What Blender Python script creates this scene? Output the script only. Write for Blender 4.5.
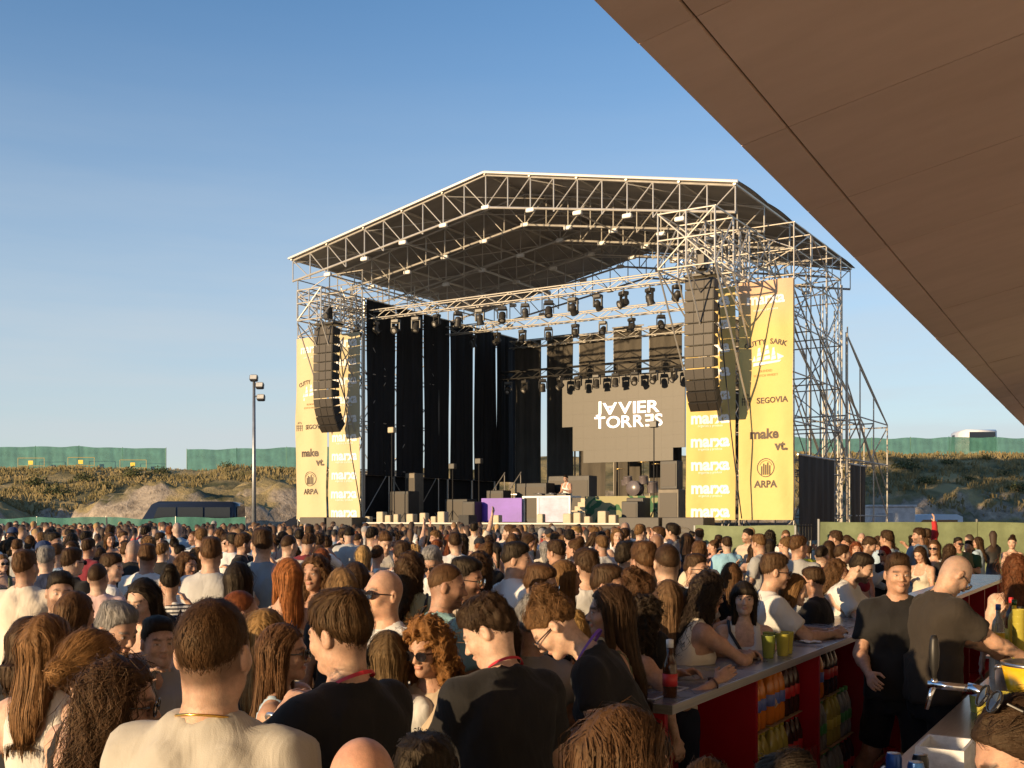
import bpy, math, random
import numpy as np
from mathutils import Matrix, Vector

R = math.radians
scene = bpy.context.scene
for o in list(bpy.data.objects):
    bpy.data.objects.remove(o)

# ------------------------------------------------------------------ camera
FPX = 1080.0
HC = 1.95
HZ = 517.0
cd = bpy.data.cameras.new('camera')
cam = bpy.data.objects.new('camera', cd)
scene.collection.objects.link(cam)
cam.location = (0, 0, HC)
cam.rotation_euler = (R(90), 0, 0)
cd.sensor_width = 36.0
cd.lens = 36.0 * FPX / 1024.0
cd.shift_y = (HZ - 384.0) / 1024.0
cd.clip_start = 0.05
cd.clip_end = 3000
scene.camera = cam

# ------------------------------------------------------------------ sky, sun, exposure
SUN_TRAVEL_AZ = 50.0      # degrees to the right of the view axis
SUN_EL = 9.0
world = bpy.data.worlds.new('World')
scene.world = world
world.use_nodes = True
wn = world.node_tree.nodes
wl = world.node_tree.links
bg = wn['Background']
sky = wn.new('ShaderNodeTexSky')
sky.sky_type = 'NISHITA'
sky.sun_disc = False
sky.sun_elevation = R(SUN_EL)
sky.sun_rotation = R(180 + SUN_TRAVEL_AZ)
sky.air_density = 1.0
sky.dust_density = 0.2
sky.ozone_density = 3.4
# thin high haze with faint cloud streaks low over the whole horizon
tcw = wn.new('ShaderNodeTexCoord')
sep = wn.new('ShaderNodeSeparateXYZ')
wl.new(tcw.outputs['Generated'], sep.inputs[0])
mpw = wn.new('ShaderNodeMapping')
mpw.inputs['Scale'].default_value = (1.6, 1.6, 14.0)
wl.new(tcw.outputs['Generated'], mpw.inputs[0])
nzw = wn.new('ShaderNodeTexNoise')
nzw.inputs['Scale'].default_value = 2.2
nzw.inputs['Detail'].default_value = 7
nzw.inputs['Roughness'].default_value = 0.55
wl.new(mpw.outputs[0], nzw.inputs['Vector'])
hzr = wn.new('ShaderNodeMapRange')
hzr.interpolation_type = 'SMOOTHSTEP'
hzr.inputs['From Min'].default_value = 0.46
hzr.inputs['From Max'].default_value = 0.0
hzr.inputs['To Min'].default_value = 0.0
hzr.inputs['To Max'].default_value = 0.86
wl.new(sep.outputs['Z'], hzr.inputs['Value'])
nr_ = wn.new('ShaderNodeMapRange')
nr_.inputs['From Min'].default_value = 0.35
nr_.inputs['From Max'].default_value = 0.7
nr_.inputs['To Min'].default_value = 0.82
nr_.inputs['To Max'].default_value = 1.12
wl.new(nzw.outputs['Fac'], nr_.inputs['Value'])
mulw = wn.new('ShaderNodeMath')
mulw.operation = 'MULTIPLY'
wl.new(hzr.outputs[0], mulw.inputs[0])
wl.new(nr_.outputs[0], mulw.inputs[1])
mixw = wn.new('ShaderNodeMix')
mixw.data_type = 'RGBA'
wl.new(mulw.outputs[0], mixw.inputs['Factor'])
wl.new(sky.outputs['Color'], mixw.inputs[6])
mixw.inputs[7].default_value = (2.75, 2.95, 3.1, 1)
wl.new(mixw.outputs[2], bg.inputs['Color'])
bg.inputs['Strength'].default_value = 0.15

sd = bpy.data.lights.new('sun', 'SUN')
sd.energy = 4.9
sd.angle = R(0.6)
sd.color = (1.0, 0.72, 0.41)
sun = bpy.data.objects.new('sun', sd)
scene.collection.objects.link(sun)
tr = Vector((math.sin(R(SUN_TRAVEL_AZ)) * math.cos(R(SUN_EL)),
             math.cos(R(SUN_TRAVEL_AZ)) * math.cos(R(SUN_EL)), -math.sin(R(SUN_EL))))
sun.rotation_euler = tr.to_track_quat('-Z', 'Y').to_euler()
sun.location = (-30, -30, 30)

scene.view_settings.view_transform = 'Standard'
scene.view_settings.look = 'None'
scene.view_settings.exposure = 0.6
scene.view_settings.gamma = 1.0
scene.view_settings.use_curve_mapping = False

COL = scene.collection
rnd = random.Random(7)
nrs = np.random.RandomState(11)

# ------------------------------------------------------------------ materials
MATS = {}


def nodes_of(name):
    m = bpy.data.materials.new(name)
    m.use_nodes = True
    nt = m.node_tree
    return m, nt.nodes, nt.links, nt.nodes['Principled BSDF']


def mat(name, col, rough=0.6, metal=0.0, var=0.25, scale=3.0, bump=0.0, bscale=40.0, spec=0.5,
        stretch=None, alpha=1.0, trans=0.0, emit=None, coat=0.0):
    """procedural material: base colour broken up by noise, fine relief by bump"""
    if name in MATS:
        return MATS[name]
    m, N, L, b = nodes_of(name)
    tc = N.new('ShaderNodeTexCoord')
    src = tc.outputs['Object']
    if stretch:
        mp = N.new('ShaderNodeMapping')
        mp.inputs['Scale'].default_value = stretch
        L.new(src, mp.inputs['Vector'])
        src = mp.outputs['Vector']
    if var > 0:
        nz = N.new('ShaderNodeTexNoise')
        nz.inputs['Scale'].default_value = scale
        nz.inputs['Detail'].default_value = 6
        nz.inputs['Roughness'].default_value = 0.65
        L.new(src, nz.inputs['Vector'])
        cr = N.new('ShaderNodeValToRGB')
        cr.color_ramp.elements[0].position = 0.3
        cr.color_ramp.elements[1].position = 0.72
        cr.color_ramp.elements[0].color = tuple(max(0, c * (1 - var)) for c in col) + (1,)
        cr.color_ramp.elements[1].color = tuple(min(1, c * (1 + var)) for c in col) + (1,)
        L.new(nz.outputs['Fac'], cr.inputs['Fac'])
        L.new(cr.outputs['Color'], b.inputs['Base Color'])
    else:
        b.inputs['Base Color'].default_value = tuple(col) + (1,)
    if bump > 0:
        n2 = N.new('ShaderNodeTexNoise')
        n2.inputs['Scale'].default_value = bscale
        n2.inputs['Detail'].default_value = 4
        L.new(src, n2.inputs['Vector'])
        bp = N.new('ShaderNodeBump')
        bp.inputs['Strength'].default_value = bump
        bp.inputs['Distance'].default_value = 0.02
        L.new(n2.outputs['Fac'], bp.inputs['Height'])
        L.new(bp.outputs['Normal'], b.inputs['Normal'])
    b.inputs['Roughness'].default_value = rough
    b.inputs['Metallic'].default_value = metal
    b.inputs['Specular IOR Level'].default_value = spec
    b.inputs['Alpha'].default_value = alpha
    b.inputs['Transmission Weight'].default_value = trans
    b.inputs['Coat Weight'].default_value = coat
    if emit:
        b.inputs['Emission Color'].default_value = tuple(emit[:3]) + (1,)
        b.inputs['Emission Strength'].default_value = emit[3]
    MATS[name] = m
    return m


def figure_mat(name, kind):
    """skin / cloth / hair: colour comes from the object's own colour, so meshes can be shared"""
    m, N, L, b = nodes_of(name)
    oi = N.new('ShaderNodeObjectInfo')
    tc = N.new('ShaderNodeTexCoord')
    if kind == 'stuff':
        at = N.new('ShaderNodeAttribute')
        at.attribute_name = 'paint'
        L.new(at.outputs['Color'], b.inputs['Base Color'])
        b.inputs['Roughness'].default_value = 0.7
        return m
    nz = N.new('ShaderNodeTexNoise')
    L.new(tc.outputs['Object'], nz.inputs['Vector'])
    mr = N.new('ShaderNodeMapRange')
    L.new(nz.outputs['Fac'], mr.inputs['Value'])
    mr.inputs['From Min'].default_value = 0.3
    mr.inputs['From Max'].default_value = 0.7
    mul = N.new('ShaderNodeVectorMath')
    mul.operation = 'SCALE'
    if kind == 'skin':
        nz.inputs['Scale'].default_value = 30
        nz.inputs['Roughness'].default_value = 0.72
        nz.inputs['Detail'].default_value = 5
        mr.inputs['To Min'].default_value = 0.74
        mr.inputs['To Max'].default_value = 1.18
        b.inputs['Subsurface Weight'].default_value = 0.18
        b.inputs['Subsurface Radius'].default_value = (1.0, 0.32, 0.16)
        b.inputs['Subsurface Scale'].default_value = 0.012
        at = N.new('ShaderNodeAttribute')
        at.attribute_name = 'paint'
        L.new(oi.outputs['Color'], mul.inputs[0])
        L.new(mr.outputs[0], mul.inputs['Scale'])
        mx = N.new('ShaderNodeMix')
        mx.data_type = 'RGBA'
        L.new(at.outputs['Alpha'], mx.inputs['Factor'])
        L.new(mul.outputs[0], mx.inputs[6])
        L.new(at.outputs['Color'], mx.inputs[7])
        L.new(mx.outputs[2], b.inputs['Base Color'])
        b.inputs['Roughness'].default_value = 0.5
        b.inputs['Specular IOR Level'].default_value = 0.4
        bn = N.new('ShaderNodeTexNoise')
        bn.inputs['Scale'].default_value = 380
        L.new(tc.outputs['Object'], bn.inputs['Vector'])
        bp = N.new('ShaderNodeBump')
        bp.inputs['Strength'].default_value = 0.25
        bp.inputs['Distance'].default_value = 0.004
        L.new(bn.outputs['Fac'], bp.inputs['Height'])
        L.new(bp.outputs['Normal'], b.inputs['Normal'])
    elif kind in ('cloth', 'stripe'):
        nz.inputs['Scale'].default_value = 6
        nz.inputs['Detail'].default_value = 6
        mr.inputs['To Min'].default_value = 0.93
        mr.inputs['To Max'].default_value = 1.05
        L.new(oi.outputs['Color'], mul.inputs[0])
        L.new(mr.outputs[0], mul.inputs['Scale'])
        out = mul.outputs[0]
        if kind == 'stripe':
            wv = N.new('ShaderNodeTexWave')
            wv.bands_direction = 'Z'
            wv.inputs['Scale'].default_value = 11
            wv.inputs['Distortion'].default_value = 0.6
            L.new(tc.outputs['Object'], wv.inputs['Vector'])
            gt = N.new('ShaderNodeMath')
            gt.operation = 'GREATER_THAN'
            gt.inputs[1].default_value = 0.62
            L.new(wv.outputs['Fac'], gt.inputs[0])
            mx = N.new('ShaderNodeMix')
            mx.data_type = 'RGBA'
            L.new(gt.outputs[0], mx.inputs['Factor'])
            L.new(out, mx.inputs[6])
            mx.inputs[7].default_value = (0.03, 0.03, 0.04, 1)
            out = mx.outputs[2]
        L.new(out, b.inputs['Base Color'])
        b.inputs['Roughness'].default_value = 0.85
        b.inputs['Specular IOR Level'].default_value = 0.2
        b.inputs['Sheen Weight'].default_value = 0.05
        mp = N.new('ShaderNodeMapping')
        mp.inputs['Scale'].default_value = (1.0, 1.0, 0.45)
        L.new(tc.outputs['Object'], mp.inputs['Vector'])
        bn = N.new('ShaderNodeTexNoise')
        bn.inputs['Scale'].default_value = 7.5
        bn.inputs['Detail'].default_value = 5
        bn.inputs['Roughness'].default_value = 0.42
        bn.inputs['Distortion'].default_value = 1.6
        L.new(mp.outputs[0], bn.inputs['Vector'])
        bp = N.new('ShaderNodeBump')
        bp.inputs['Strength'].default_value = 0.42
        bp.inputs['Distance'].default_value = 0.035
        wf = N.new('ShaderNodeTexNoise')
        wf.inputs['Scale'].default_value = 420
        L.new(tc.outputs['Object'], wf.inputs['Vector'])
        wa = N.new('ShaderNodeMath')
        wa.operation = 'MULTIPLY_ADD'
        wa.inputs[1].default_value = 0.05
        L.new(wf.outputs['Fac'], wa.inputs[0])
        L.new(bn.outputs['Fac'], wa.inputs[2])
        L.new(wa.outputs[0], bp.inputs['Height'])
        L.new(bp.outputs['Normal'], b.inputs['Normal'])
    elif kind == 'hair':
        at = N.new('ShaderNodeAttribute')
        at.attribute_name = 'shade'
        nz.inputs['Scale'].default_value = 30
        mr.inputs['To Min'].default_value = 0.7
        mr.inputs['To Max'].default_value = 1.25
        mm = N.new('ShaderNodeMath')
        mm.operation = 'MULTIPLY'
        L.new(at.outputs['Fac'], mm.inputs[0])
        L.new(mr.outputs[0], mm.inputs[1])
        L.new(oi.outputs['Color'], mul.inputs[0])
        L.new(mm.outputs[0], mul.inputs['Scale'])
        L.new(mul.outputs[0], b.inputs['Base Color'])
        b.inputs['Roughness'].default_value = 0.55
        b.inputs['Specular IOR Level'].default_value = 0.25
        b.inputs['Specular Tint'].default_value = (1.0, 0.8, 0.55, 1)
        hn = N.new('ShaderNodeTexNoise')
        hn.inputs['Scale'].default_value = 260
        hn.inputs['Detail'].default_value = 3
        hm_ = N.new('ShaderNodeMapping')
        hm_.inputs['Scale'].default_value = (1, 1, .35)
        L.new(tc.outputs['Object'], hm_.inputs['Vector'])
        L.new(hm_.outputs[0], hn.inputs['Vector'])
        hb_ = N.new('ShaderNodeBump')
        hb_.inputs['Strength'].default_value = 0.5
        hb_.inputs['Distance'].default_value = 0.004
        L.new(hn.outputs['Fac'], hb_.inputs['Height'])
        L.new(hb_.outputs['Normal'], b.inputs['Normal'])
    return m


# ------------------------------------------------------------------ object helpers
def tag(o, label=None, cat=None, group=None, kind=None):
    if label:
        o['label'] = label
    if cat:
        o['category'] = cat
    if group:
        o['group'] = group
    if kind:
        o['kind'] = kind
    return o


def empty(name, loc=(0, 0, 0), rz=0.0, label=None, cat=None, group=None):
    o = bpy.data.objects.new(name, None)
    o.empty_display_size = 0.1
    COL.objects.link(o)
    o.location = loc
    o.rotation_euler = (0, 0, rz)
    return tag(o, label, cat, group)


def mesh_np(name, V, F, mat=None, smooth=True):
    """V (n,3) array, F (m,3|4) array -> mesh data"""
    me = bpy.data.meshes.new(name)
    V = np.asarray(V, dtype=np.float32)
    F = np.asarray(F, dtype=np.int32)
    n = F.shape[1]
    me.vertices.add(len(V))
    me.vertices.foreach_set('co', V.ravel())
    me.loops.add(F.size)
    me.loops.foreach_set('vertex_index', F.ravel())
    me.polygons.add(len(F))
    me.polygons.foreach_set('loop_start', np.arange(0, F.size, n, dtype=np.int32))
    me.polygons.foreach_set('loop_total', np.full(len(F), n, dtype=np.int32))
    me.polygons.foreach_set('use_smooth', np.full(len(F), smooth, dtype=bool))
    me.update()
    me.validate()
    if mat:
        me.materials.append(mat)
    return me


def mesh_py(name, V, F, mat=None, smooth=False):
    me = bpy.data.meshes.new(name)
    me.from_pydata([tuple(v) for v in V], [], [tuple(f) for f in F])
    if smooth:
        for p in me.polygons:
            p.use_smooth = True
    me.update()
    if mat:
        me.materials.append(mat)
    return me


def ob(name, me, parent=None, loc=None, M=None, rz=None, color=None):
    o = bpy.data.objects.new(name, me)
    COL.objects.link(o)
    if parent is not None:
        o.parent = parent
    if M is not None:
        o.matrix_basis = M if isinstance(M, Matrix) else Matrix([list(map(float, r)) for r in M])
    if loc is not None:
        o.location = loc
    if rz is not None:
        o.rotation_euler = (0, 0, rz)
    if color is not None:
        o.color = tuple(color[:3]) + (1.0,)
    return o


class MB:
    """collects solid shapes into one mesh"""

    def __init__(s):
        s.V = []
        s.F = []

    def add(s, V, F):
        o = len(s.V)
        s.V += [tuple(v) for v in V]
        s.F += [tuple(i + o for i in f) for f in F]
        return s

    def box(s, x0, x1, y0, y1, z0, z1, bev=0.0):
        if bev <= 0:
            V = [(x, y, z) for z in (z0, z1) for y in (y0, y1) for x in (x0, x1)]
            F = [(0, 2, 3, 1), (4, 5, 7, 6), (0, 1, 5, 4), (2, 6, 7, 3), (0, 4, 6, 2), (1, 3, 7, 5)]
            return s.add(V, F)
        b = bev
        V = []
        for z, i in ((z0, b), (z0 + b, 0), (z1 - b, 0), (z1, b)):
            xa, xb, ya, yb = x0 + i, x1 - i, y0 + i, y1 - i
            V += [(xa + b, ya, z), (xb - b, ya, z), (xb, ya + b, z), (xb, yb - b, z),
                  (xb - b, yb, z), (xa + b, yb, z), (xa, yb - b, z), (xa, ya + b, z)]
        F = [tuple(range(7, -1, -1)), tuple(range(24, 32))]
        for r in range(3):
            for k in range(8):
                F.append((r * 8 + k, r * 8 + (k + 1) % 8, r * 8 + 8 + (k + 1) % 8, r * 8 + 8 + k))
        return s.add(V, F)

    def tube(s, pts, r, n=8, cap=True, closed=False):
        pts = [Vector(p) for p in pts]
        rs = r if isinstance(r, (list, tuple)) else [r] * len(pts)
        V = []
        m = len(pts)
        prev = None
        for i, p in enumerate(pts):
            if closed:
                t = pts[(i + 1) % m] - pts[i - 1]
            else:
                t = pts[min(i + 1, m - 1)] - pts[max(i - 1, 0)]
            t.normalize()
            if prev is None:
                a = t.orthogonal().normalized()
            else:
                a = (prev - t * prev.dot(t)).normalized()
            prev = a
            b = t.cross(a)
            for k in range(n):
                an = 2 * math.pi * k / n
                V.append(p + (a * math.cos(an) + b * math.sin(an)) * rs[i])
        F = []
        for i in range(m if closed else m - 1):
            j = (i + 1) % m
            for k in range(n):
                F.append((i * n + k, i * n + (k + 1) % n, j * n + (k + 1) % n, j * n + k))
        if cap and not closed:
            F.append(tuple(range(n - 1, -1, -1)))
            F.append(tuple(range((m - 1) * n, m * n)))
        return s.add(V, F)

    def lathe(s, prof, n=16, c=(0, 0, 0)):
        V = []
        for r, z in prof:
            for k in range(n):
                a = 2 * math.pi * k / n
                V.append((c[0] + r * math.cos(a), c[1] + r * math.sin(a), c[2] + z))
        F = []
        for i in range(len(prof) - 1):
            for k in range(n):
                F.append((i * n + k, i * n + (k + 1) % n, (i + 1) * n + (k + 1) % n, (i + 1) * n + k))
        F.append(tuple(range(n - 1, -1, -1)))
        F.append(tuple(range((len(prof) - 1) * n, len(prof) * n)))
        return s.add(V, F)

    def prism(s, poly, y0, y1):
        """polygon in x,z (ccw seen from -y) swept from y0 to y1"""
        n = len(poly)
        V = [(x, y0, z) for x, z in poly] + [(x, y1, z) for x, z in poly]
        F = [tuple(range(n)), tuple(range(2 * n - 1, n - 1, -1))]
        for i in range(n):
            j = (i + 1) % n
            F.append((j, i, n + i, n + j))
        return s.add(V, F)

    def build(s, name, mat=None, smooth=False):
        return mesh_py(name, s.V, s.F, mat, smooth)


UNIT = {}


def unit_tube(m, n=6):
    k = ('t', m.name, n)
    if k not in UNIT:
        UNIT[k] = MB().tube([(0, 0, 0), (0, 0, 1)], 1.0, n).build('tube', m, False)
    return UNIT[k]


def unit_box(m):
    k = ('b', m.name)
    if k not in UNIT:
        UNIT[k] = MB().box(-.5, .5, -.5, .5, -.5, .5).build('block', m)
    return UNIT[k]


def tube(name, p, q, r, m, parent=None, n=6):
    """one straight tube as an object sharing the unit tube"""
    p = Vector(p)
    q = Vector(q)
    d = q - p
    M = Matrix.Translation(p) @ d.to_track_quat('Z', 'Y').to_matrix().to_4x4() @ Matrix.Diagonal((r, r, d.length, 1))
    return ob(name, unit_tube(m, n), parent, M=M)


def block(name, x0, x1, y0, y1, z0, z1, m, parent=None):
    M = Matrix.Translation(((x0 + x1) / 2, (y0 + y1) / 2, (z0 + z1) / 2)) @ Matrix.Diagonal((x1 - x0, y1 - y0, z1 - z0, 1))
    return ob(name, unit_box(m), parent, M=M)


def text_mesh(body, size, m, bold=0.0, depth=0.004, align='CENTER', space=1.0):
    key = ('text', body, size, m.name, bold, depth, align, space)
    if key in UNIT:
        return UNIT[key].copy()
    c = bpy.data.curves.new('lettering', 'FONT')
    c.body = body
    c.size = size
    c.align_x = align
    c.align_y = 'CENTER'
    c.offset = bold * size
    c.extrude = depth
    c.space_character = space
    c.resolution_u = 3
    o = bpy.data.objects.new('lettering', c)
    COL.objects.link(o)
    bpy.context.view_layer.update()
    dg = bpy.context.evaluated_depsgraph_get()
    me = bpy.data.meshes.new_from_object(o.evaluated_get(dg))
    bpy.data.objects.remove(o)
    bpy.data.curves.remove(c)
    me.materials.clear()
    me.materials.append(m)
    UNIT[key] = me
    return me.copy()


def world_from_pixel(px, d):
    return ((px - 512.0) / FPX * d, d)


# stage frame: local x along the front edge (left to right), local y into the depth
SA = math.atan2(-0.531, 0.847)
SL = Vector((-8.53, 42.05, 0))
SU = Vector((math.cos(SA), math.sin(SA), 0))
SV = Vector((-math.sin(SA), math.cos(SA), 0))


def S(u, v, z=0.0):
    return SL + SU * u + SV * v + Vector((0, 0, z))


# bar frame: local x to the right of the counter edge, local y along the counter
BA = -R(31.1)
B0 = Vector((0.65, 4.60, 0))
KB0 = Vector((0.73, 5.17, 0))
BX = Vector((math.cos(BA), math.sin(BA), 0))
BY = Vector((-math.sin(BA), math.cos(BA), 0))


def B(x, y, z=0.0):
    return B0 + BX * x + BY * y + Vector((0, 0, z))

# ================================================================== figures: smooth-blended solids -> one mesh
def axis_pts(lo, hi, hc, f0=None, f1=None, hf=None):
    if f0 is None:
        n = max(3, int(math.ceil((hi - lo) / hc)) + 1)
        return np.linspace(lo, hi, n)
    f0 = max(lo, f0)
    f1 = min(hi, f1)
    parts = []
    if f0 - lo > 1e-6:
        parts.append(np.linspace(lo, f0, max(2, int(math.ceil((f0 - lo) / hc)) + 1))[:-1])
    parts.append(np.linspace(f0, f1, max(2, int(math.ceil((f1 - f0) / hf)) + 1)))
    if hi - f1 > 1e-6:
        parts.append(np.linspace(f1, hi, max(2, int(math.ceil((hi - f1) / hc)) + 1))[1:])
    return np.concatenate(parts)


def rc(a, b, ra, rb, k=0.02, op='u', cut1=False, cut0=False):
    a = np.asarray(a, float)
    b = np.asarray(b, float)
    ab = b - a
    L2 = max(1e-9, float(ab @ ab))
    rm = max(ra, rb)
    n = ab / math.sqrt(L2)

    def f(X, Y, Z):
        px, py, pz = X - a[0], Y - a[1], Z - a[2]
        t = np.clip((px * ab[0] + py * ab[1] + pz * ab[2]) / L2, 0, 1)
        d = np.sqrt((px - t * ab[0]) ** 2 + (py - t * ab[1]) ** 2 + (pz - t * ab[2]) ** 2) - (ra + (rb - ra) * t)
        if cut1:
            d = np.maximum(d, (X - b[0]) * n[0] + (Y - b[1]) * n[1] + (Z - b[2]) * n[2])
        if cut0:
            d = np.maximum(d, -((X - a[0]) * n[0] + (Y - a[1]) * n[1] + (Z - a[2]) * n[2]))
        return d
    return (f, np.minimum(a, b) - rm, np.maximum(a, b) + rm, k, op)


def tf(M, p):
    return M[:3, :3] @ np.asarray(p, float) + M[:3, 3]


def ell(M, c, r, k=0.02, op='u'):
    Mi = np.linalg.inv(M)
    A = Mi[:3, :3]
    t = Mi[:3, 3] - np.asarray(c, float)
    r = np.asarray(r, float)
    cw = tf(M, c)
    e = np.sqrt(((M[:3, :3] * r) ** 2).sum(1))

    def f(X, Y, Z):
        q = [(A[i, 0] * X + A[i, 1] * Y + A[i, 2] * Z + t[i]) / r[i] for i in range(3)]
        k0 = np.sqrt(q[0] ** 2 + q[1] ** 2 + q[2] ** 2) + 1e-9
        k1 = np.sqrt((q[0] / r[0]) ** 2 + (q[1] / r[1]) ** 2 + (q[2] / r[2]) ** 2) + 1e-9
        return k0 * (k0 - 1) / k1
    return (f, cw - e, cw + e, k, op)


def stack(M, tab, k=0.03, op='u', p=2.0):
    """stack of ellipses along local z: rows (z, half width, half depth, depth offset)"""
    T = np.asarray(tab, float)
    Mi = np.linalg.inv(M)
    A = Mi[:3, :3]
    t = Mi[:3, 3]
    am, bm = T[:, 1].max(), T[:, 2].max() + np.abs(T[:, 3]).max()
    cs = np.array([tf(M, (x, y, z)) for x in (-am, am) for y in (-bm, bm) for z in (T[0, 0], T[-1, 0])])

    def f(X, Y, Z):
        x = A[0, 0] * X + A[0, 1] * Y + A[0, 2] * Z + t[0]
        y = A[1, 0] * X + A[1, 1] * Y + A[1, 2] * Z + t[1]
        z = A[2, 0] * X + A[2, 1] * Y + A[2, 2] * Z + t[2]
        a = np.interp(z, T[:, 0], T[:, 1])
        b = np.interp(z, T[:, 0], T[:, 2])
        c = np.interp(z, T[:, 0], T[:, 3])
        q = (np.abs(x / a) ** p + np.abs((y - c) / b) ** p) ** (1 / p)
        d = (q - 1) * np.minimum(a, b)
        return np.maximum(d, np.maximum(T[0, 0] - z, z - T[-1, 0]))
    return (f, cs.min(0), cs.max(0), k, op)


def solve(prims, hc, fine=None, hf=None, clip=None, offset=0.0, warp=None, pad=0.0):
    us = [p for p in prims if p[4] == 'u']
    lo = np.min([p[1] for p in us], 0) - 2.5 * hc - pad
    hi = np.max([p[2] for p in us], 0) + 2.5 * hc + pad
    if clip is not None:
        lo = np.maximum(lo, clip[0])
        hi = np.minimum(hi, clip[1])
    ax = []
    for i in range(3):
        if fine is not None:
            ax.append(axis_pts(lo[i], hi[i], hc, fine[0][i], fine[1][i], hf))
        else:
            ax.append(axis_pts(lo[i], hi[i], hc))
    F = np.full(tuple(len(a) for a in ax), 0.3, dtype=np.float32)
    for f, l, h, k, op in prims:
        m = k + 2.2 * hc + pad
        i0 = [max(0, np.searchsorted(ax[i], l[i] - m) - 1) for i in range(3)]
        i1 = [min(len(ax[i]), np.searchsorted(ax[i], h[i] + m) + 1) for i in range(3)]
        if any(i1[i] <= i0[i] for i in range(3)):
            continue
        X = ax[0][i0[0]:i1[0], None, None]
        Y = ax[1][None, i0[1]:i1[1], None]
        Z = ax[2][None, None, i0[2]:i1[2]]
        sl = (slice(i0[0], i1[0]), slice(i0[1], i1[1]), slice(i0[2], i1[2]))
        d = f(X, Y, Z).astype(np.float32)
        G = F[sl]
        if op == 'u':
            hh = np.maximum(k - np.abs(G - d), 0) / k
            F[sl] = np.minimum(G, d) - hh * hh * k * 0.25
        elif op == 's':
            d = -d
            hh = np.maximum(k - np.abs(G - d), 0) / k
            F[sl] = np.maximum(G, d) + hh * hh * k * 0.25
        else:
            F[sl] = np.maximum(G, d)
    if offset:
        F -= offset
    if warp is not None:
        F += warp(ax[0][:, None, None], ax[1][None, :, None], ax[2][None, None, :]).astype(np.float32)
    F[0] = F[-1] = np.maximum(F[0], .01)
    F[:, 0] = np.maximum(F[:, 0], .01)
    F[:, -1] = np.maximum(F[:, -1], .01)
    F[:, :, 0] = np.maximum(F[:, :, 0], .01)
    F[:, :, -1] = np.maximum(F[:, :, -1], .01)
    return F, ax


def nets(F, ax):
    nx, ny, nz = F.shape
    s = F < 0
    c = np.zeros((nx - 1, ny - 1, nz - 1), np.int8)
    for i in (0, 1):
        for j in (0, 1):
            for k in (0, 1):
                c += s[i:nx - 1 + i, j:ny - 1 + j, k:nz - 1 + k]
    act = (c > 0) & (c < 8)
    I, J, K = np.nonzero(act)
    idx = np.full(act.shape, -1, np.int32)
    idx[I, J, K] = np.arange(len(I))
    P = np.zeros((len(I), 3))
    cnt = np.zeros(len(I))
    for axn in range(3):
        for u in (0, 1):
            for v in (0, 1):
                o = [0, 0, 0]
                oth = [q for q in range(3) if q != axn]
                o[oth[0]] = u
                o[oth[1]] = v
                e = list(o)
                e[axn] = 1
                a = F[I + o[0], J + o[1], K + o[2]]
                b = F[I + e[0], J + e[1], K + e[2]]
                m = (a < 0) != (b < 0)
                t = np.where(m, a / np.where(m, a - b, 1), 0)
                for q in range(3):
                    base = (I, J, K)[q] + o[q]
                    P[:, q] += np.where(m, base + (t if q == axn else 0), 0)
                cnt += m
    P /= cnt[:, None]
    V = np.stack([np.interp(P[:, q], np.arange(len(ax[q])), ax[q]) for q in range(3)], 1)
    Q = []
    for axn in range(3):
        sl0 = [slice(1, -1)] * 3
        sl1 = [slice(1, -1)] * 3
        sl0[axn] = slice(0, -1)
        sl1[axn] = slice(1, None)
        a = s[tuple(sl0)]
        b = s[tuple(sl1)]
        e = np.array(np.nonzero(a != b))
        ins = a[tuple(e)]
        off = np.ones(3, int)
        off[axn] = 0
        e = e + off[:, None]
        u, v = (axn + 1) % 3, (axn + 2) % 3

        def cell(du, dv):
            g = e.copy()
            g[u] += du
            g[v] += dv
            return idx[tuple(g)]
        q = np.stack([cell(-1, -1), cell(0, -1), cell(0, 0), cell(-1, 0)], 1)
        q[~ins] = q[~ins][:, ::-1]
        Q.append(q)
    return V, np.concatenate(Q)


def rot(rx=0, ry=0, rz=0):
    return np.array((Matrix.Rotation(rz, 3, 'Z') @ Matrix.Rotation(rx, 3, 'X') @ Matrix.Rotation(ry, 3, 'Y')))


def frame(Rm, t):
    M = np.eye(4)
    M[:3, :3] = Rm
    M[:3, 3] = t
    return M


I4 = np.eye(4)


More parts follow.
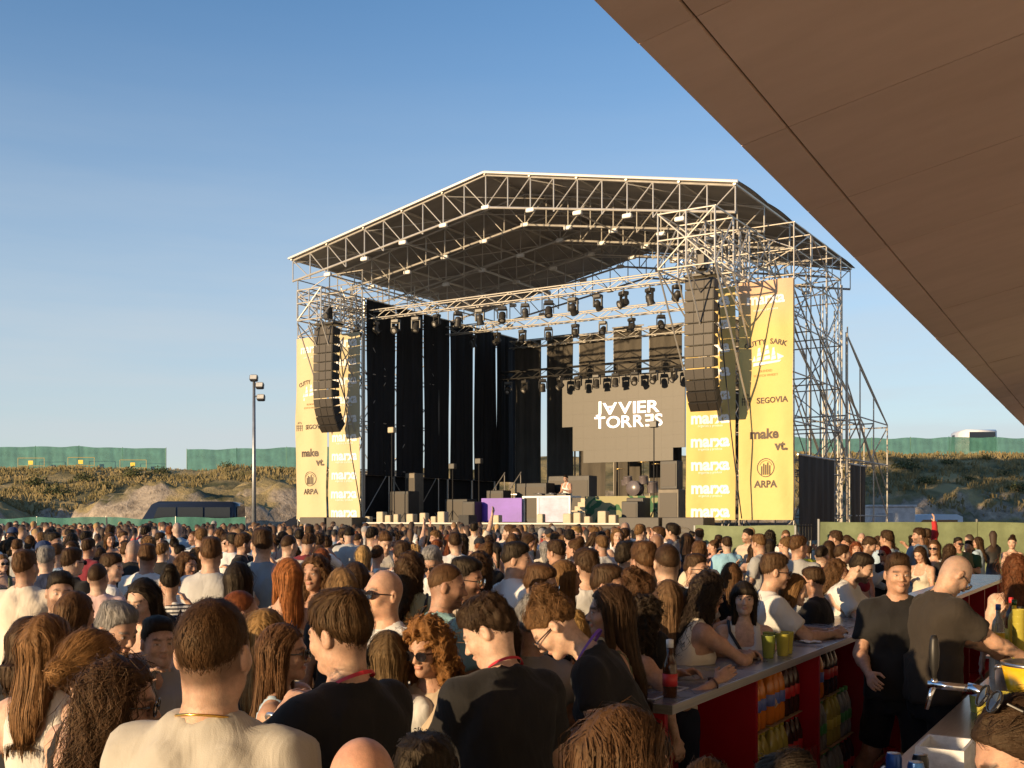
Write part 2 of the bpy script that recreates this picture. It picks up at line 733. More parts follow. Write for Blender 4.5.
def head_prims(M, f, beard=0.0):
    """head in the head frame M, face looks along +y; f: slimmer jaw for women"""
    j = 0.90 if f else 1.0
    P = [
        ell(M, (0, -.012, .125), (.076, .096, .098), .02),
        ell(M, (0, .022, .078), (.063 * j, .070, .088), .03),
        rc(tf(M, (.044 * j, .0, .036)), tf(M, (.006, .066, .006)), .026, .020, .02),
        rc(tf(M, (-.044 * j, .0, .036)), tf(M, (-.006, .066, .006)), .026, .020, .02),
        ell(M, (0, .072, .007), (.020 * j, .018, .017), .015),
        ell(M, (.037, .056, .070), (.026, .027, .026), .02),
        ell(M, (-.037, .056, .070), (.026, .027, .026), .02),
        ell(M, (0, .079, .121), (.050, .015, .011), .014),
        ell(M, (.032, .097, .101), (.019, .014, .011), .012, 's'),
        ell(M, (-.032, .097, .101), (.019, .014, .011), .012, 's'),
        ell(M, (.032, .0785, .100), (.0135, .0125, .0105), .003),
        ell(M, (-.032, .0785, .100), (.0135, .0125, .0105), .003),
        rc(tf(M, (0, .086, .108)), tf(M, (0, .108, .070)), .0075, .0115 * j, .012),
        ell(M, (.0115, .099, .064), (.0085, .0095, .0075), .007),
        ell(M, (-.0115, .099, .064), (.0085, .0095, .0075), .007),
        ell(M, (0, .0905, .0405), (.0225, .0085, .0048), .004),
        ell(M, (0, .0895, .0325), (.0200, .0085, .0055), .004),
        ell(M, (.0825, -.016, .092), (.0095, .019, .031), .006),
        ell(M, (-.0825, -.016, .092), (.0095, .019, .031), .006),
        ell(M, (.091, -.009, .094), (.006, .009, .016), .005, 's'),
        ell(M, (-.091, -.009, .094), (.006, .009, .016), .005, 's'),
    ]
    return P


def ik(s, t, pole, l1, l2):
    s, t, pole = (np.asarray(q, float) for q in (s, t, pole))
    d = t - s
    L = np.linalg.norm(d)
    n = d / L
    L = min(L, (l1 + l2) * 0.995)
    t = s + n * L
    a = (l1 * l1 - l2 * l2 + L * L) / (2 * L)
    h = math.sqrt(max(0, l1 * l1 - a * a))
    p = pole - n * (pole @ n)
    p /= np.linalg.norm(p) + 1e-9
    return s + n * a + p * h, t


# right-arm targets (mirrored for the left): wrist, elbow pole, finger curl
ARMS = {
    'down': ((.27, .06, .86), (.4, -1, 0), .35),
    'bent': ((.20, .30, 1.04), (.5, -.6, -1), .5),
    'cup': ((.13, .33, 1.20), (.6, -.3, -1), .75),
    'chest': ((.02, .27, 1.24), (.8, -.2, -1), .6),
    'phone': ((.06, .33, 1.28), (.6, -.3, -1), .7),
    'face': ((.10, .23, 1.47), (.7, .2, -1), .6),
    'raised': ((.24, .38, 1.45), (.5, .1, -1), .3),
    'up': ((.30, .16, 1.93), (1, .3, 0), .25),
    'hip': ((.235, -.02, 1.00), (1, -.35, 0), .45),
    'bar': ((.04, .40, 1.13), (1, .1, -.6), .5),
    'barfwd': ((.10, .40, 1.13), (.8, .0, -.8), .55),
    'serve': ((.18, .50, 1.12), (.6, -.4, -.8), .8),
    'pocket': ((.24, .10, .90), (.7, -1, 0), .5),
    'back': ((.12, -.16, .98), (1, -.6, 0), .5),
}


def rig(sp):
    f = sp.get('sex', 'm') == 'f'
    lean, tilt, twist = R(sp.get('lean', 0)), R(sp.get('tilt', 0)), R(sp.get('twist', 0))
    C = frame(rot(-lean, tilt, twist), (0, -.005, 1.07))
    w = 0.150 if f else 0.172
    hy, hp, hr = (R(a) for a in sp.get('head', (0, 0, 0)))
    nk = tf(C, (0, .008 + .03 * (lean > .2), .478))
    H = frame(C[:3, :3] @ rot(-hp, hr, hy), nk)
    H[:3, :3] *= 0.918 if f else 0.958
    J = {'C': C, 'H': H, 'f': f, 'w': w}
    sh = .33 if f else .338
    for sgn, nm in ((1, 'R'), (-1, 'L')):
        a = sp.get('arm' + nm, 'down')
        if isinstance(a, str):
            t, pole, curl = ARMS[a]
            t = (t[0] * sgn * (.9 if f else 1), t[1], t[2])
            pole = (pole[0] * sgn, pole[1], pole[2])
            if a in ('down', 'hip', 'back', 'pocket') and abs(lean) > .1:
                t = tuple(np.array(t) + (tf(C, (sgn * w, 0, sh)) - np.array((sgn * w, -.005, 1.07 + sh))) * .8)
        else:
            t, pole, curl = a
        s = tf(C, (sgn * w, -.005, sh))
        l1, l2 = (.27, .235) if f else (.29, .255)
        e, wr = ik(s, t, pole, l1, l2)
        J[nm] = (s, e, wr, curl, sgn)
    return J


def torso_prims(J, bulk=1.0):
    C, f, w = J['C'], J['f'], J['w']
    g = bulk
    if f:
        tab = [(-.06, .135, .10, 0), (.03, .122 * g, .092 * g, 0), (.12, .132 * g, .10, 0), (.22, .148, .105, .0), (.30, .148, .095, -.005),
               (.35, .105, .072, -.012), (.40, .05, .045, -.018)]
        pel = [(.80, .165, .115, -.01), (.90, .172, .120, -.012), (1.0, .155 * g, .105 * g, 0), (1.08, .128 * g, .094 * g, 0)]
    else:
        tab = [(-.06, .150 * g, .112 * g, 0), (.05, .152 * g, .114 * g, .004), (.15, .165, .120, .004), (.25, .172, .120, .0), (.315, .168, .106, -.006),
               (.36, .118, .08, -.014), (.41, .06, .055, -.02)]
        pel = [(.80, .162, .115, -.01), (.90, .165, .118, -.01), (1.0, .155 * g, .115 * g, 0), (1.08, .150 * g, .112 * g, 0)]
    P = [stack(I4, pel, .05), stack(C, tab, .05, p=2.3)]
    for s in (1, -1):
        P.append(rc(tf(C, (.030 * s, -.028, .400)), tf(C, ((w - .02) * s, -.012, .345 if not f else .333)), .040 if not f else .030, .047 if not f else .036, .05))
        P.append(ell(C, (w * s, -.005, .332), (.060, .062, .064) if not f else (.047, .05, .052), .04))
        if f:
            P.append(ell(C, (.068 * s, .082, .205), (.062, .055, .060), .035))
        else:
            P.append(ell(C, (.08 * s, .085, .265), (.085, .04, .06), .05))
            P.append(ell(C, (.075 * s, -.09, .27), (.07, .03, .09), .05))
    return P


def arm_prims(J, nm, upto=1.0):
    s, e, wr, curl, sgn = J[nm]
    f = J['f']
    g = .82 if f else 1.0
    P = [rc(s, e, .052 * g, .041 * g, .035),
         ell(frame(np.eye(3), (0, 0, 0)), s * .62 + e * .38, (.05 * g, .05 * g, .05 * g), .04)]
    m = e * .7 + wr * .3
    P += [rc(e, m, .040 * g, .042 * g, .03), rc(m, wr, .042 * g, .026 * g, .03)]
    return P


def hand_mesh(J, nm, h, pn=None):
    s, e, wr, curl, sgn = J[nm]
    g = .90 if J['f'] else 1.0
    z = (wr - e) / np.linalg.norm(wr - e)
    if pn is None:
        pn = np.array((-sgn * .8, .1, -.6))
    y = np.asarray(pn, float) - z * (np.asarray(pn, float) @ z)
    y /= np.linalg.norm(y) + 1e-9
    x = np.cross(y, z)
    up = np.array((-.2 * sgn, .6, .8))
    ts = 1 if x @ up >= 0 else -1
    P = [rc(wr - z * .045, wr + z * .01, .027 * g, .024 * g, .015)]
    M = frame(np.stack([x, y, z], 1), wr)
    P.append(ell(M, (0, .004, .048 * g), (.040 * g, .015 * g, .050 * g), .012))
    for i, L in enumerate((.066, .076, .072, .056)):
        a = wr + z * (.084 * g) + x * (i - 1.5) * .0205 * g * -ts
        c = curl * 1.15
        d1 = z * math.cos(c) + y * math.sin(c)
        d2 = z * math.cos(2.1 * c) + y * math.sin(2.1 * c)
        b = a + d1 * L * .55 * g
        q = b + d2 * L * .5 * g
        P += [rc(a - z * .02, a, .0095 * g, .0092 * g, .006), rc(a, b, .0092 * g, .0084 * g, .004), rc(b, q, .0084 * g, .0070 * g, .003)]
    a = wr + z * .022 * g + x * ts * .026 * g + y * .008
    d = z * .62 + x * ts * .62 + y * (.25 + curl * .5)
    d /= np.linalg.norm(d)
    b = a + d * .045 * g
    d2 = z * .85 + x * ts * .1 + y * (.2 + curl * .7)
    d2 /= np.linalg.norm(d2)
    P += [rc(a, b, .014 * g, .0105 * g, .010), rc(b, b + d2 * .035 * g, .0105 * g, .008 * g, .004)]
    F, ax = solve(P, h)
    return nets(F, ax)


def neck_prims(J):
    C, H, f = J['C'], J['H'], J['f']
    r = .046 if f else .057
    return [rc(tf(C, (0, -.022, .36)), tf(H, (0, -.022, .06)), r * 1.08, r, .035)]


def leg_pts(sp):
    st = sp.get('stance')
    if st:
        return st
    return {s: (np.array((.085 * s, -.005, .90)), np.array((.10 * s, .03, .49)), np.array((.115 * s, -.015, .09)))
            for s in (1, -1)}


def join_geo(parts):
    V, F, n = [], [], 0
    for v, f in parts:
        V.append(v)
        F.append(f + n)
        n += len(v)
    return np.concatenate(V), np.concatenate(F)


SKIN_M = figure_mat('skin', 'skin')
CLOTH_M = figure_mat('cloth', 'cloth')
STRIPE_M = figure_mat('striped_cloth', 'stripe')
HAIR_M = figure_mat('hair', 'hair')
STUFF_M = figure_mat('crowd_figures', 'stuff')
RES = {'hi': (.0185, .0052, .0068), 'midhi': (.021, .0060, .0080), 'mid': (.024, .0074, .0102), 'low': (.021, .0085, .0)}


def paint_head(V, H, hc, brow=True, beard=0.0, stubble=0.0, lips=1.0, makeup=0.0):
    """rgba per vertex: natural colour of brows, lips, eyes, beard, cropped scalp"""
    Hi = np.linalg.inv(H)
    q = V @ Hi[:3, :3].T + Hi[:3, 3]
    x, y, z = np.abs(q[:, 0]), q[:, 1], q[:, 2]
    out = np.zeros((len(V), 4), np.float32)
    hc = np.asarray(hc[:3])

    def put(m, col, a):
        out[m, :3] = col
        out[m, 3] = a if np.isscalar(a) else a[m]
    inhead = (z > -.03) & (z < .25) & (np.abs(q[:, 0]) < .1) & (np.abs(y) < .13)
    if stubble > 0:
        lim = hairline(y) - .030
        m = inhead & (z > lim) & (x < .081)
        a = np.clip((z - lim) / .036, 0, 1) * stubble
        put(m, hc * .9, a)
    if beard > 0:
        m = inhead & (y > -.005) & (z < .062 - np.clip((.05 - y), 0, .05) * -.6) & ~((x < .02) & (np.abs(z - .037) < .009) & (y > .08))
        m &= ~((z > .048) & (x < .028) & (y > .088)) & ~((x < .034) & (z > .056))
        put(m, hc * .8, np.full(len(V), beard))
    if brow:
        zb = .1205 + .004 * np.sin(np.clip((x - .012) / .042, 0, 1) * math.pi)
        m = inhead & (y > .06) & (x > .013) & (x < .052) & (np.abs(z - zb) < .0048)
        put(m, hc * .55, .85)
    m = inhead & (y > .082) & (x < .0225) & (z > .027) & (z < .0455)
    put(m, np.array((.42, .15, .12)), .55 * lips)
    d = np.sqrt(((x - .032) / .0135) ** 2 + ((z - .0995) / .0066) ** 2)
    m = inhead & (y > .075) & (d < .95)
    put(m, np.array((.62, .58, .54)), .9)
    m2 = m & ((x - .032) ** 2 + (z - .0995) ** 2 < .0060 ** 2)
    put(m2, np.array((.03, .018, .012)), 1.0)
    m3 = inhead & (y > .068) & (d >= .9) & (d < 1.25) & (z > .1)
    put(m3, np.array((.06, .035, .025)), .6 + .35 * makeup)
    return out


def add_paint(me, col):
    at = me.attributes.new('paint', 'FLOAT_COLOR', 'POINT')
    at.data.foreach_set('color', np.asarray(col, np.float32).ravel())


def body_mesh(sp, J, res):
    hb, hh, hd = RES[res]
    H = J['H']
    prims = torso_prims(J) + neck_prims(J) + arm_prims(J, 'R') + arm_prims(J, 'L')
    lo_z = .84
    if sp.get('shorts'):
        for s, (a, b, c) in leg_pts(sp).items():
            g = .9 if J['f'] else 1
            prims += [rc(a, b, .085 * g, .058 * g, .03), rc(b, b * .65 + c * .35, .055 * g, .058 * g, .03), rc(b * .65 + c * .35, c, .057 * g, .036 * g, .03)]
        lo_z = -.2
    nkp = tf(H, (0, -.022, .02))
    F, ax = solve(prims, hb, clip=(np.array((-2, -2, lo_z)), np.array((2, 2, 3))))
    parts = [nets(F, ax)]
    hcn = tf(H, (0, 0, .10))
    F, ax = solve(head_prims(H, J['f']) + neck_prims(J), hh, clip=(np.minimum(hcn - .155, nkp - .12), hcn + .15))
    parts.append(nets(F, ax))
    if hd:
        for nm in ('R', 'L'):
            parts.append(hand_mesh(J, nm, hd, sp.get('palm' + nm)))
    V, Q = join_geo(parts)
    me = mesh_np('body', V, Q, SKIN_M)
    pc = paint_head(V, H, sp.get('hair_col', (.05, .03, .02)), True, sp.get('beard', 0), sp.get('stubble', 0),
                    1.0 if J['f'] else .5, 1.0 if J['f'] else 0.0)
    if sp.get('tattoo'):
        for nm in ('R', 'L'):
            s_, e_, w_, c_, g_ = J[nm]
            t = ((V - e_) @ (w_ - e_)) / float((w_ - e_) @ (w_ - e_))
            dd = np.linalg.norm(V - (e_ + t[:, None] * (w_ - e_)), axis=1)
            pat = np.sin(V[:, 0] * 130) * np.sin(V[:, 1] * 120 + 1) + np.sin(V[:, 2] * 150) * np.sin(V[:, 0] * 90)
            m = (t > .02) & (t < .55) & (dd < .06) & (pat > .1)
            pc[m] = (.05, .05, .055, .7)
    add_paint(me, pc)
    return me


def folds(seed, amp):
    r = np.random.RandomState(seed)
    ph = r.rand(8) * 6.28

    def w(X, Y, Z):
        a = np.sin(X * 19 + Z * 11 + ph[0] + 1.6 * np.sin(Z * 7 + Y * 5 + ph[1]))
        b = np.sin(X * -23 + Z * 15 + Y * 13 + ph[2] + 1.4 * np.sin(X * 9 + ph[3]))
        c = np.sin(Y * 27 + X * 12 + Z * 21 + ph[4] + 1.2 * np.sin(X * 14 - Z * 9 + ph[5]))
        d = np.sin(X * 47 + Z * 33 + ph[6]) * np.sin(Z * 39 - Y * 31 + ph[7])
        return amp * (-(1 - np.abs(a)) ** 2 * 1.2 - (1 - np.abs(b)) ** 2 + .6 * c * b + .35 * d + .35)
    return w


def top_mesh(sp, J, res):
    hb = RES[res][0] * .92
    kind = sp.get('top', 'tee')
    C, f = J['C'], J['f']
    off = .011 if kind in ('tee', 'shirt', 'rolled', 'polo') else .006
    P = torso_prims(J, 1.0)
    hem = sp.get('hem', .86 if kind in ('tee', 'shirt', 'rolled', 'polo') else .93)
    if kind in ('tee', 'shirt', 'rolled', 'polo') and not f:
        P.append(stack(I4, [(.82, .178, .128, -.008), (.95, .176, .128, -.004), (1.1, .165, .122, 0)], .06))
    for nm in ('R', 'L'):
        s, e, wr, curl, sgn = J[nm]
        g = .82 if f else 1.0
        if kind in ('tee', 'polo'):
            c = s + (e - s) * (.66 if not f else .45)
            P.append(rc(s, c, .057 * g, .060 * g, .04, cut1=True))
        elif kind == 'rolled':
            P += [rc(s, e, .057 * g, .052 * g, .04), rc(e, e * .72 + wr * .28, .052 * g, .055 * g, .03, cut1=True)]
        elif kind == 'shirt':
            P += [rc(s, e, .057 * g, .050 * g, .04), rc(e, e * .06 + wr * .94, .050 * g, .036 * g, .04, cut1=True)]
    nk0, nk1 = tf(C, (0, -.02, .33)), tf(J['H'], (0, -.022, .06))
    d = (nk1 - nk0) / np.linalg.norm(nk1 - nk0)
    if kind in ('shirt', 'rolled', 'polo'):
        P.append(rc(tf(C, (0, -.020, .375)), tf(C, (0, -.020, .436)), .068 if not f else .058, .062 if not f else .052, .008, cut1=True))
        cutr = .056 if not f else .046
    else:
        cutr = .064 if not f else .070
    if kind in ('tee',):
        P.append(ell(C, (0, .012, .455), (.078, .092, .060) if not f else (.082, .095, .075), .008, 's'))
    Ci = np.linalg.inv(C)
    P.append((lambda X, Y, Z: (hem - Z) + 0 * X + 0 * Y, np.array((-2, -2, -1)), np.array((2, 2, hem)), .01, 'i'))
    P.append(rc(nk0 + d * .085, nk1 + d * .15, cutr, cutr, .008, 's'))
    if kind in ('shirt', 'rolled', 'polo'):
        P.append(ell(C, (0, .085, .40), (.032, .07, .065), .01, 's'))
    if kind in ('tank', 'strap', 'crop'):
        thin = kind == 'strap'

        def cut(X, Y, Z):
            x = np.abs(Ci[0, 0] * X + Ci[0, 1] * Y + Ci[0, 2] * Z + Ci[0, 3])
            y = Ci[1, 0] * X + Ci[1, 1] * Y + Ci[1, 2] * Z + Ci[1, 3]
            z = Ci[2, 0] * X + Ci[2, 1] * Y + Ci[2, 2] * Z + Ci[2, 3]
            base = np.where(y > 0, .245, .215 if thin else .27)
            inner = z - base - np.clip((x - .05) * 1.2, 0, .05)
            sx = .085
            strap = np.maximum(np.abs(x - sx) - (.008 if thin else .022), z - .45)
            arm = np.maximum(x - (.135 if f else .15), z - .24)
            low = np.maximum(z - .20, x - .30)
            return np.minimum(np.minimum(np.maximum(inner, arm), strap), np.minimum(low, np.maximum(inner, x - .118)))
        P.append((cut, np.array((-2, -2, -1)), np.array((2, 2, 3)), .01, 'i'))
    amp = {'tee': .0044, 'shirt': .0062, 'rolled': .0066, 'polo': .003}.get(kind, .0015)
    F, ax = solve(P, hb, offset=off, warp=folds(sp.get('seed', 1), amp), pad=.012,
                  clip=(np.array((-2, -2, hem - .05)), np.array((2, 2, 3))))
    return mesh_np('top', *nets(F, ax), CLOTH_M)


def trousers_mesh(sp, J, kind='jeans', h=.02):
    P = [stack(I4, [(.77, .150, .112, -.01), (.84, .166, .120, -.01), (.90, .168, .120, -.01), (1.02, .150, .108, 0)], .05)]
    for s, (a, b, c) in leg_pts(sp).items():
        if kind == 'shorts':
            P.append(rc(a, a * .12 + b * .88, .098, .088, .03, cut1=True))
        elif kind == 'skirt':
            P.append(rc(a, a * .4 + b * .6, .105, .125, .06, cut1=True))
        else:
            P += [rc(a, b, .092, .068, .03), rc(b, c, .066, .056, .03)]
    F, ax = solve(P, h, offset=.008, warp=folds(5, .004), pad=.01)
    return mesh_np('trousers', *nets(F, ax), CLOTH_M)


def shoe_mesh(c, ang=0.0, h=.014):
    M = frame(rot(0, 0, ang), (c[0], c[1], 0))
    P = [ell(M, (0, .13, .045), (.045, .07, .04), .03), ell(M, (0, -.02, .05), (.038, .055, .05), .03),
         rc(tf(M, (0, -.02, .05)), tf(M, (0, .13, .04)), .042, .042, .02), rc(tf(M, (0, -.01, .06)), tf(M, (0, -.01, .12)), .042, .046, .02, cut1=True)]
    P.append((lambda X, Y, Z: (.012 - Z) + 0 * X + 0 * Y, np.array((-2, -2, -1)), np.array((2, 2, .05)), .01, 'i'))
    F, ax = solve(P, h)
    return mesh_np('shoe', *nets(F, ax), CLOTH_M)


# ------------------------------------------------------------------ hair
def hairline(y):
    return np.interp(y, (-.13, -.085, -.035, .010, .046, .062, .12), (.030, .036, .058, .078, .145, .160, .196))


HAIR = {
    # thickness, curtain length (0 = none), curl, volume, extra
    'crop': dict(t=.006, n=.0012, flow=.020, messy=.35),
    'short': dict(t=.012, n=.003, top=.008, flow=.045),
    'textured': dict(t=.014, n=.006, top=.017, flow=.06, messy=.4),
    'medium': dict(t=.020, n=.006, top=.013, low=.016, flow=.08, messy=.25),
    'curlytop': dict(t=.022, n=.011, top=.020, low=.006, flow=.06, messy=.9),
    'long': dict(t=.010, n=.0045, curtain=.36, vol=.95, flow=.26),
    'longer': dict(t=.011, n=.005, curtain=.44, vol=1.0, flow=.30),
    'bob': dict(t=.015, n=.004, curtain=.24, vol=1.05, flow=.22),
    'wavy': dict(t=.016, n=.009, curtain=.42, vol=1.12, flow=.28, wave=.010),
    'curly': dict(t=.026, n=.016, curtain=.44, vol=1.38, flow=.16, wave=.022, messy=.5),
    'curlybob': dict(t=.032, n=.016, curtain=.26, vol=1.45, flow=.14, wave=.020, messy=.5),
    'bun': dict(t=.013, n=.004, bun=(0, -.085, .215, .045), flow=.12),
    'lowbun': dict(t=.016, n=.006, bun=(0, -.125, .105, .042), flow=.12, messy=.2),
    'messybun': dict(t=.022, n=.012, bun=(0, -.07, .225, .055), flow=.12, wave=.012, messy=.6),
    'ponytail': dict(t=.012, n=.003, pony=1, flow=.22),
    'bangs': dict(t=.013, n=.004, curtain=.42, vol=1.0, flow=.28, bangs=1),
    'swept': dict(t=.016, n=.006, top=.016, low=.006, flow=.08, messy=.16),
}
HAIRC = {}


def hair_mesh(style, h, strands=0, seed=0, width=.0016, cut=None):
    key = (style, h, strands, seed, width)
    if key in HAIRC:
        return HAIRC[key]
    p = HAIR[style]
    t = p['t']
    low = p.get('low', 0)
    longs = bool(p.get('curtain'))
    P = [ell(I4, (0, -.014, .125), (.076 + t * .75, .096 + t, .098 + t) if longs else (.0765 + t * .5, .097 + t * .75, .098 + t * .9), .01)]

    def region(X, Y, Z):
        lim = hairline(Y) - low + (.016 if style == 'crop' else .004)
        return (lim - Z) * .75 + 0 * X
    P.append((region, np.array((-1, -1, -1)), np.array((1, 1, 1)), .01, 'i'))
    if p.get('top'):
        q = p['top']
        P.append(ell(I4, (0, .030, .198), (.056, .050, .016 + q), .035))
        P.append(ell(I4, (.006, -.03, .205), (.062, .068, .014 + q), .035))
    if not longs:
        for s in (1, -1):
            P.append(ell(I4, (.096 * s, -.012, .078), (.030, .027, .044), .008, 's'))
    if p.get('curtain'):
        L, v = p['curtain'], p['vol']
        e = .12 - L
        P.append(stack(I4, [(e, .028 * v, .016, -.138), (e + .05, .055 * v, .026 * v, -.135), (e + .12, .076 * v, .038 * v, -.118),
                            (min(-.02, e + .2), .084 * v, .050 * v, -.082), (.05, .083 * v, .078, -.040), (.13, .079 + t, .092, -.02)], .04))
        for s in (1, -1):
            P.append(rc((.072 * s * v ** .5, .008, .10), (.074 * s * v ** .5, .006, max(-.08, e + .1)), .019 * v, .018 * v, .03))
        P.append(ell(I4, (0, .105, .045), (.066, .085, .115), .012, 's'))
    if p.get('bangs'):
        P.append(ell(I4, (0, .074, .158), (.062, .024, .034), .02))
        P.append((lambda X, Y, Z: np.where(Y > .05, .128 - Z, -1.0) + 0 * X, np.array((-1, -1, -1)), np.array((1, 1, 1)), .01, 'i'))
    if p.get('bun'):
        b = p['bun']
        P.append(ell(I4, b[:3], (b[3] * 1.1, b[3], b[3]), .02))
    if p.get('pony'):
        pts = [(0, -.105, .16), (0, -.15, .12), (0, -.16, .0), (0, -.15, -.12), (0, -.14, -.2)]
        rr = [.026, .032, .034, .028, .012]
        for i in range(4):
            P.append(rc(pts[i], pts[i + 1], rr[i], rr[i + 1], .02))
    r = np.random.RandomState(seed + 17)
    ph = r.rand(10) * 6.28
    n = p['n']
    wv = p.get('wave', 0)

    def warp(X, Y, Z):
        an = np.arctan2(X, -(Y + .02))
        g = np.sin(an * 17 + ph[0] + 2 * np.sin(Z * 18 + ph[1])) * .5 + np.sin(an * 31 + Z * 20 + ph[2]) * .3
        if wv:
            g = g * .5 + np.sin(X * 95 + ph[3] + 2 * np.sin(Z * 50 + ph[4])) * np.sin(Z * 85 + Y * 60 + ph[5] + 1.5 * np.sin(X * 60)) * .9 \
                + np.sin(Y * 105 + Z * 40 + ph[6]) * .4
        elif p.get('messy'):
            g = g * .6 + np.sin(X * 80 + Y * 60 + ph[7] + 2 * np.sin(Z * 60)) * .7 * np.sin(Y * 75 + ph[8] + Z * 30)
        g = n * g
        if not longs:
            lim = hairline(Y) - low + (.016 if style == 'crop' else .004)
            q = np.clip((Z - lim) / .075, 0, 1)
            g = g * q + (t * .85 + .001) * (1 - q * q * (3 - 2 * q)) * np.clip((.05 - Y) / .05, 0, 1)
        return g
    F, ax = solve(P, h, warp=warp, pad=.02, clip=(np.array((-.3, -.3, -.5)), np.array((.3, .2, .4))))
    V, Q = nets(F, ax)
    sh = np.full(len(V), .95, np.float32) + .25 * r.rand(len(V)).astype(np.float32)
    parts = [(V, Q)]
    if strands:
        G = np.gradient(F, *[a for a in ax])
        h0 = [a[0] for a in ax]
        inv = [(len(a) - 1) / (a[-1] - a[0]) for a in ax]

        def samp(A, p_):
            u = [np.clip((p_[:, i] - h0[i]) * inv[i], 0, A.shape[i] - 1.001) for i in range(3)]
            b = [w.astype(int) for w in u]
            w_ = [u[i] - b[i] for i in range(3)]
            o = 0
            for i in (0, 1):
                for j in (0, 1):
                    for k in (0, 1):
                        o = o + A[b[0] + i, b[1] + j, b[2] + k] * (w_[0] if i else 1 - w_[0]) * (w_[1] if j else 1 - w_[1]) * (w_[2] if k else 1 - w_[2])
            return o
        pick = r.randint(0, len(V), strands)
        pos = V[pick] + r.randn(strands, 3) * .002
        off = np.abs(r.randn(strands)) * .0022 + .0006
        off[r.rand(strands) < .06] += .006
        ang_ = np.arctan2(pos[:, 0], -(pos[:, 1] + .02))
        bri = np.clip(1.0 + .15 * r.randn(strands) + .14 * np.sin(ang_ * 9 + ph[9]) * np.sin(ang_ * 23 + ph[8]), .35, 2.0)
        flow = p['flow'] * (.6 + .7 * r.rand(strands))
        ns = 6 if p['flow'] > .12 else 3
        st = flow / ns
        crown = np.array((.01, -.055, .235))
        rphase = r.rand(strands) * 6.28
        rthr = r.rand(strands) * .012 - .006
        messy = p.get('messy', 0)
        rdir = r.randn(strands, 3) * messy
        Wd = width * (.7 + .6 * r.rand(strands)) * (.6 if style == 'crop' else 1)
        path, sides = [], []
        for k in range(ns + 1):
            nn = np.stack([samp(g, pos) for g in G], 1)
            nn /= np.linalg.norm(nn, axis=1)[:, None] + 1e-6
            d = samp(F, pos)
            pos = pos - nn * np.clip(d - off, -.01, .01)[:, None]
            rad = pos - crown
            rad /= np.linalg.norm(rad, axis=1)[:, None] + 1e-6
            if longs:
                rad = np.stack([np.sign(pos[:, 0] - .008) * 1.0, np.full(strands, -.25), np.zeros(strands)], 1)
            wgt = np.clip((.21 - pos[:, 2]) / .09, 0, 1)[:, None]
            D = rad * (1 - wgt) + np.array((0, -.08, -1)) * wgt + rdir * .6
            if p.get('top') is not None and not messy > .5:
                D = D + np.array((.25, .5, .15)) * np.clip((pos[:, 2] - .19) / .03, 0, 1)[:, None]
            if p.get('bun'):
                bv = np.array(p['bun'][:3]) - pos
                D = bv / (np.linalg.norm(bv, axis=1)[:, None] + 1e-6) + rdir * .4
            if p.get('pony'):
                bv = np.array((0, -.11, .16)) - pos
                up = np.clip((pos[:, 1] + .1) / .03, 0, 1)[:, None]
                D = D * (1 - up) + up * bv / (np.linalg.norm(bv, axis=1)[:, None] + 1e-6)
            T = D - nn * (D * nn).sum(1)[:, None]
            T /= np.linalg.norm(T, axis=1)[:, None] + 1e-6
            side = np.cross(T, nn)
            if wv:
                T = T + side * (np.sin(rphase + k * 1.5) * 1.1)[:, None]
                T /= np.linalg.norm(T, axis=1)[:, None]
            if not longs and not p.get('bun') and not p.get('pony'):
                T = T * (region(pos[:, 0], pos[:, 1], pos[:, 2]) < rthr)[:, None]
            if longs:
                T = T * (pos[:, 2] > .12 - p['curtain'] - .025)[:, None]
            path.append(pos.copy())
            sides.append(side)
            pos = pos + T * st[:, None]
        PV = np.zeros((ns + 1, 2, strands, 3))
        for k in range(ns + 1):
            wdt = Wd * (1.0 if k < ns - 1 else (.6 if k == ns - 1 else .1))
            PV[k, 0] = path[k] - sides[k] * wdt[:, None]
            PV[k, 1] = path[k] + sides[k] * wdt[:, None]
        SVt = PV.reshape(-1, 3)
        ii = np.arange(strands)
        SF = []
        for k in range(ns):
            a = (k * 2) * strands + ii
            SF.append(np.stack([a, a + strands, a + 3 * strands, a + 2 * strands], 1))
        parts.append((SVt, np.concatenate(SF)))
        sh = np.concatenate([sh * .8, np.tile(bri, (ns + 1) * 2).astype(np.float32)])
    V, Q = join_geo(parts)
    me = mesh_np('hair', V, Q, HAIR_M)
    at = me.attributes.new('shade', 'FLOAT', 'POINT')
    at.data.foreach_set('value', sh.astype(np.float32))
    HAIRC[key] = me
    return me


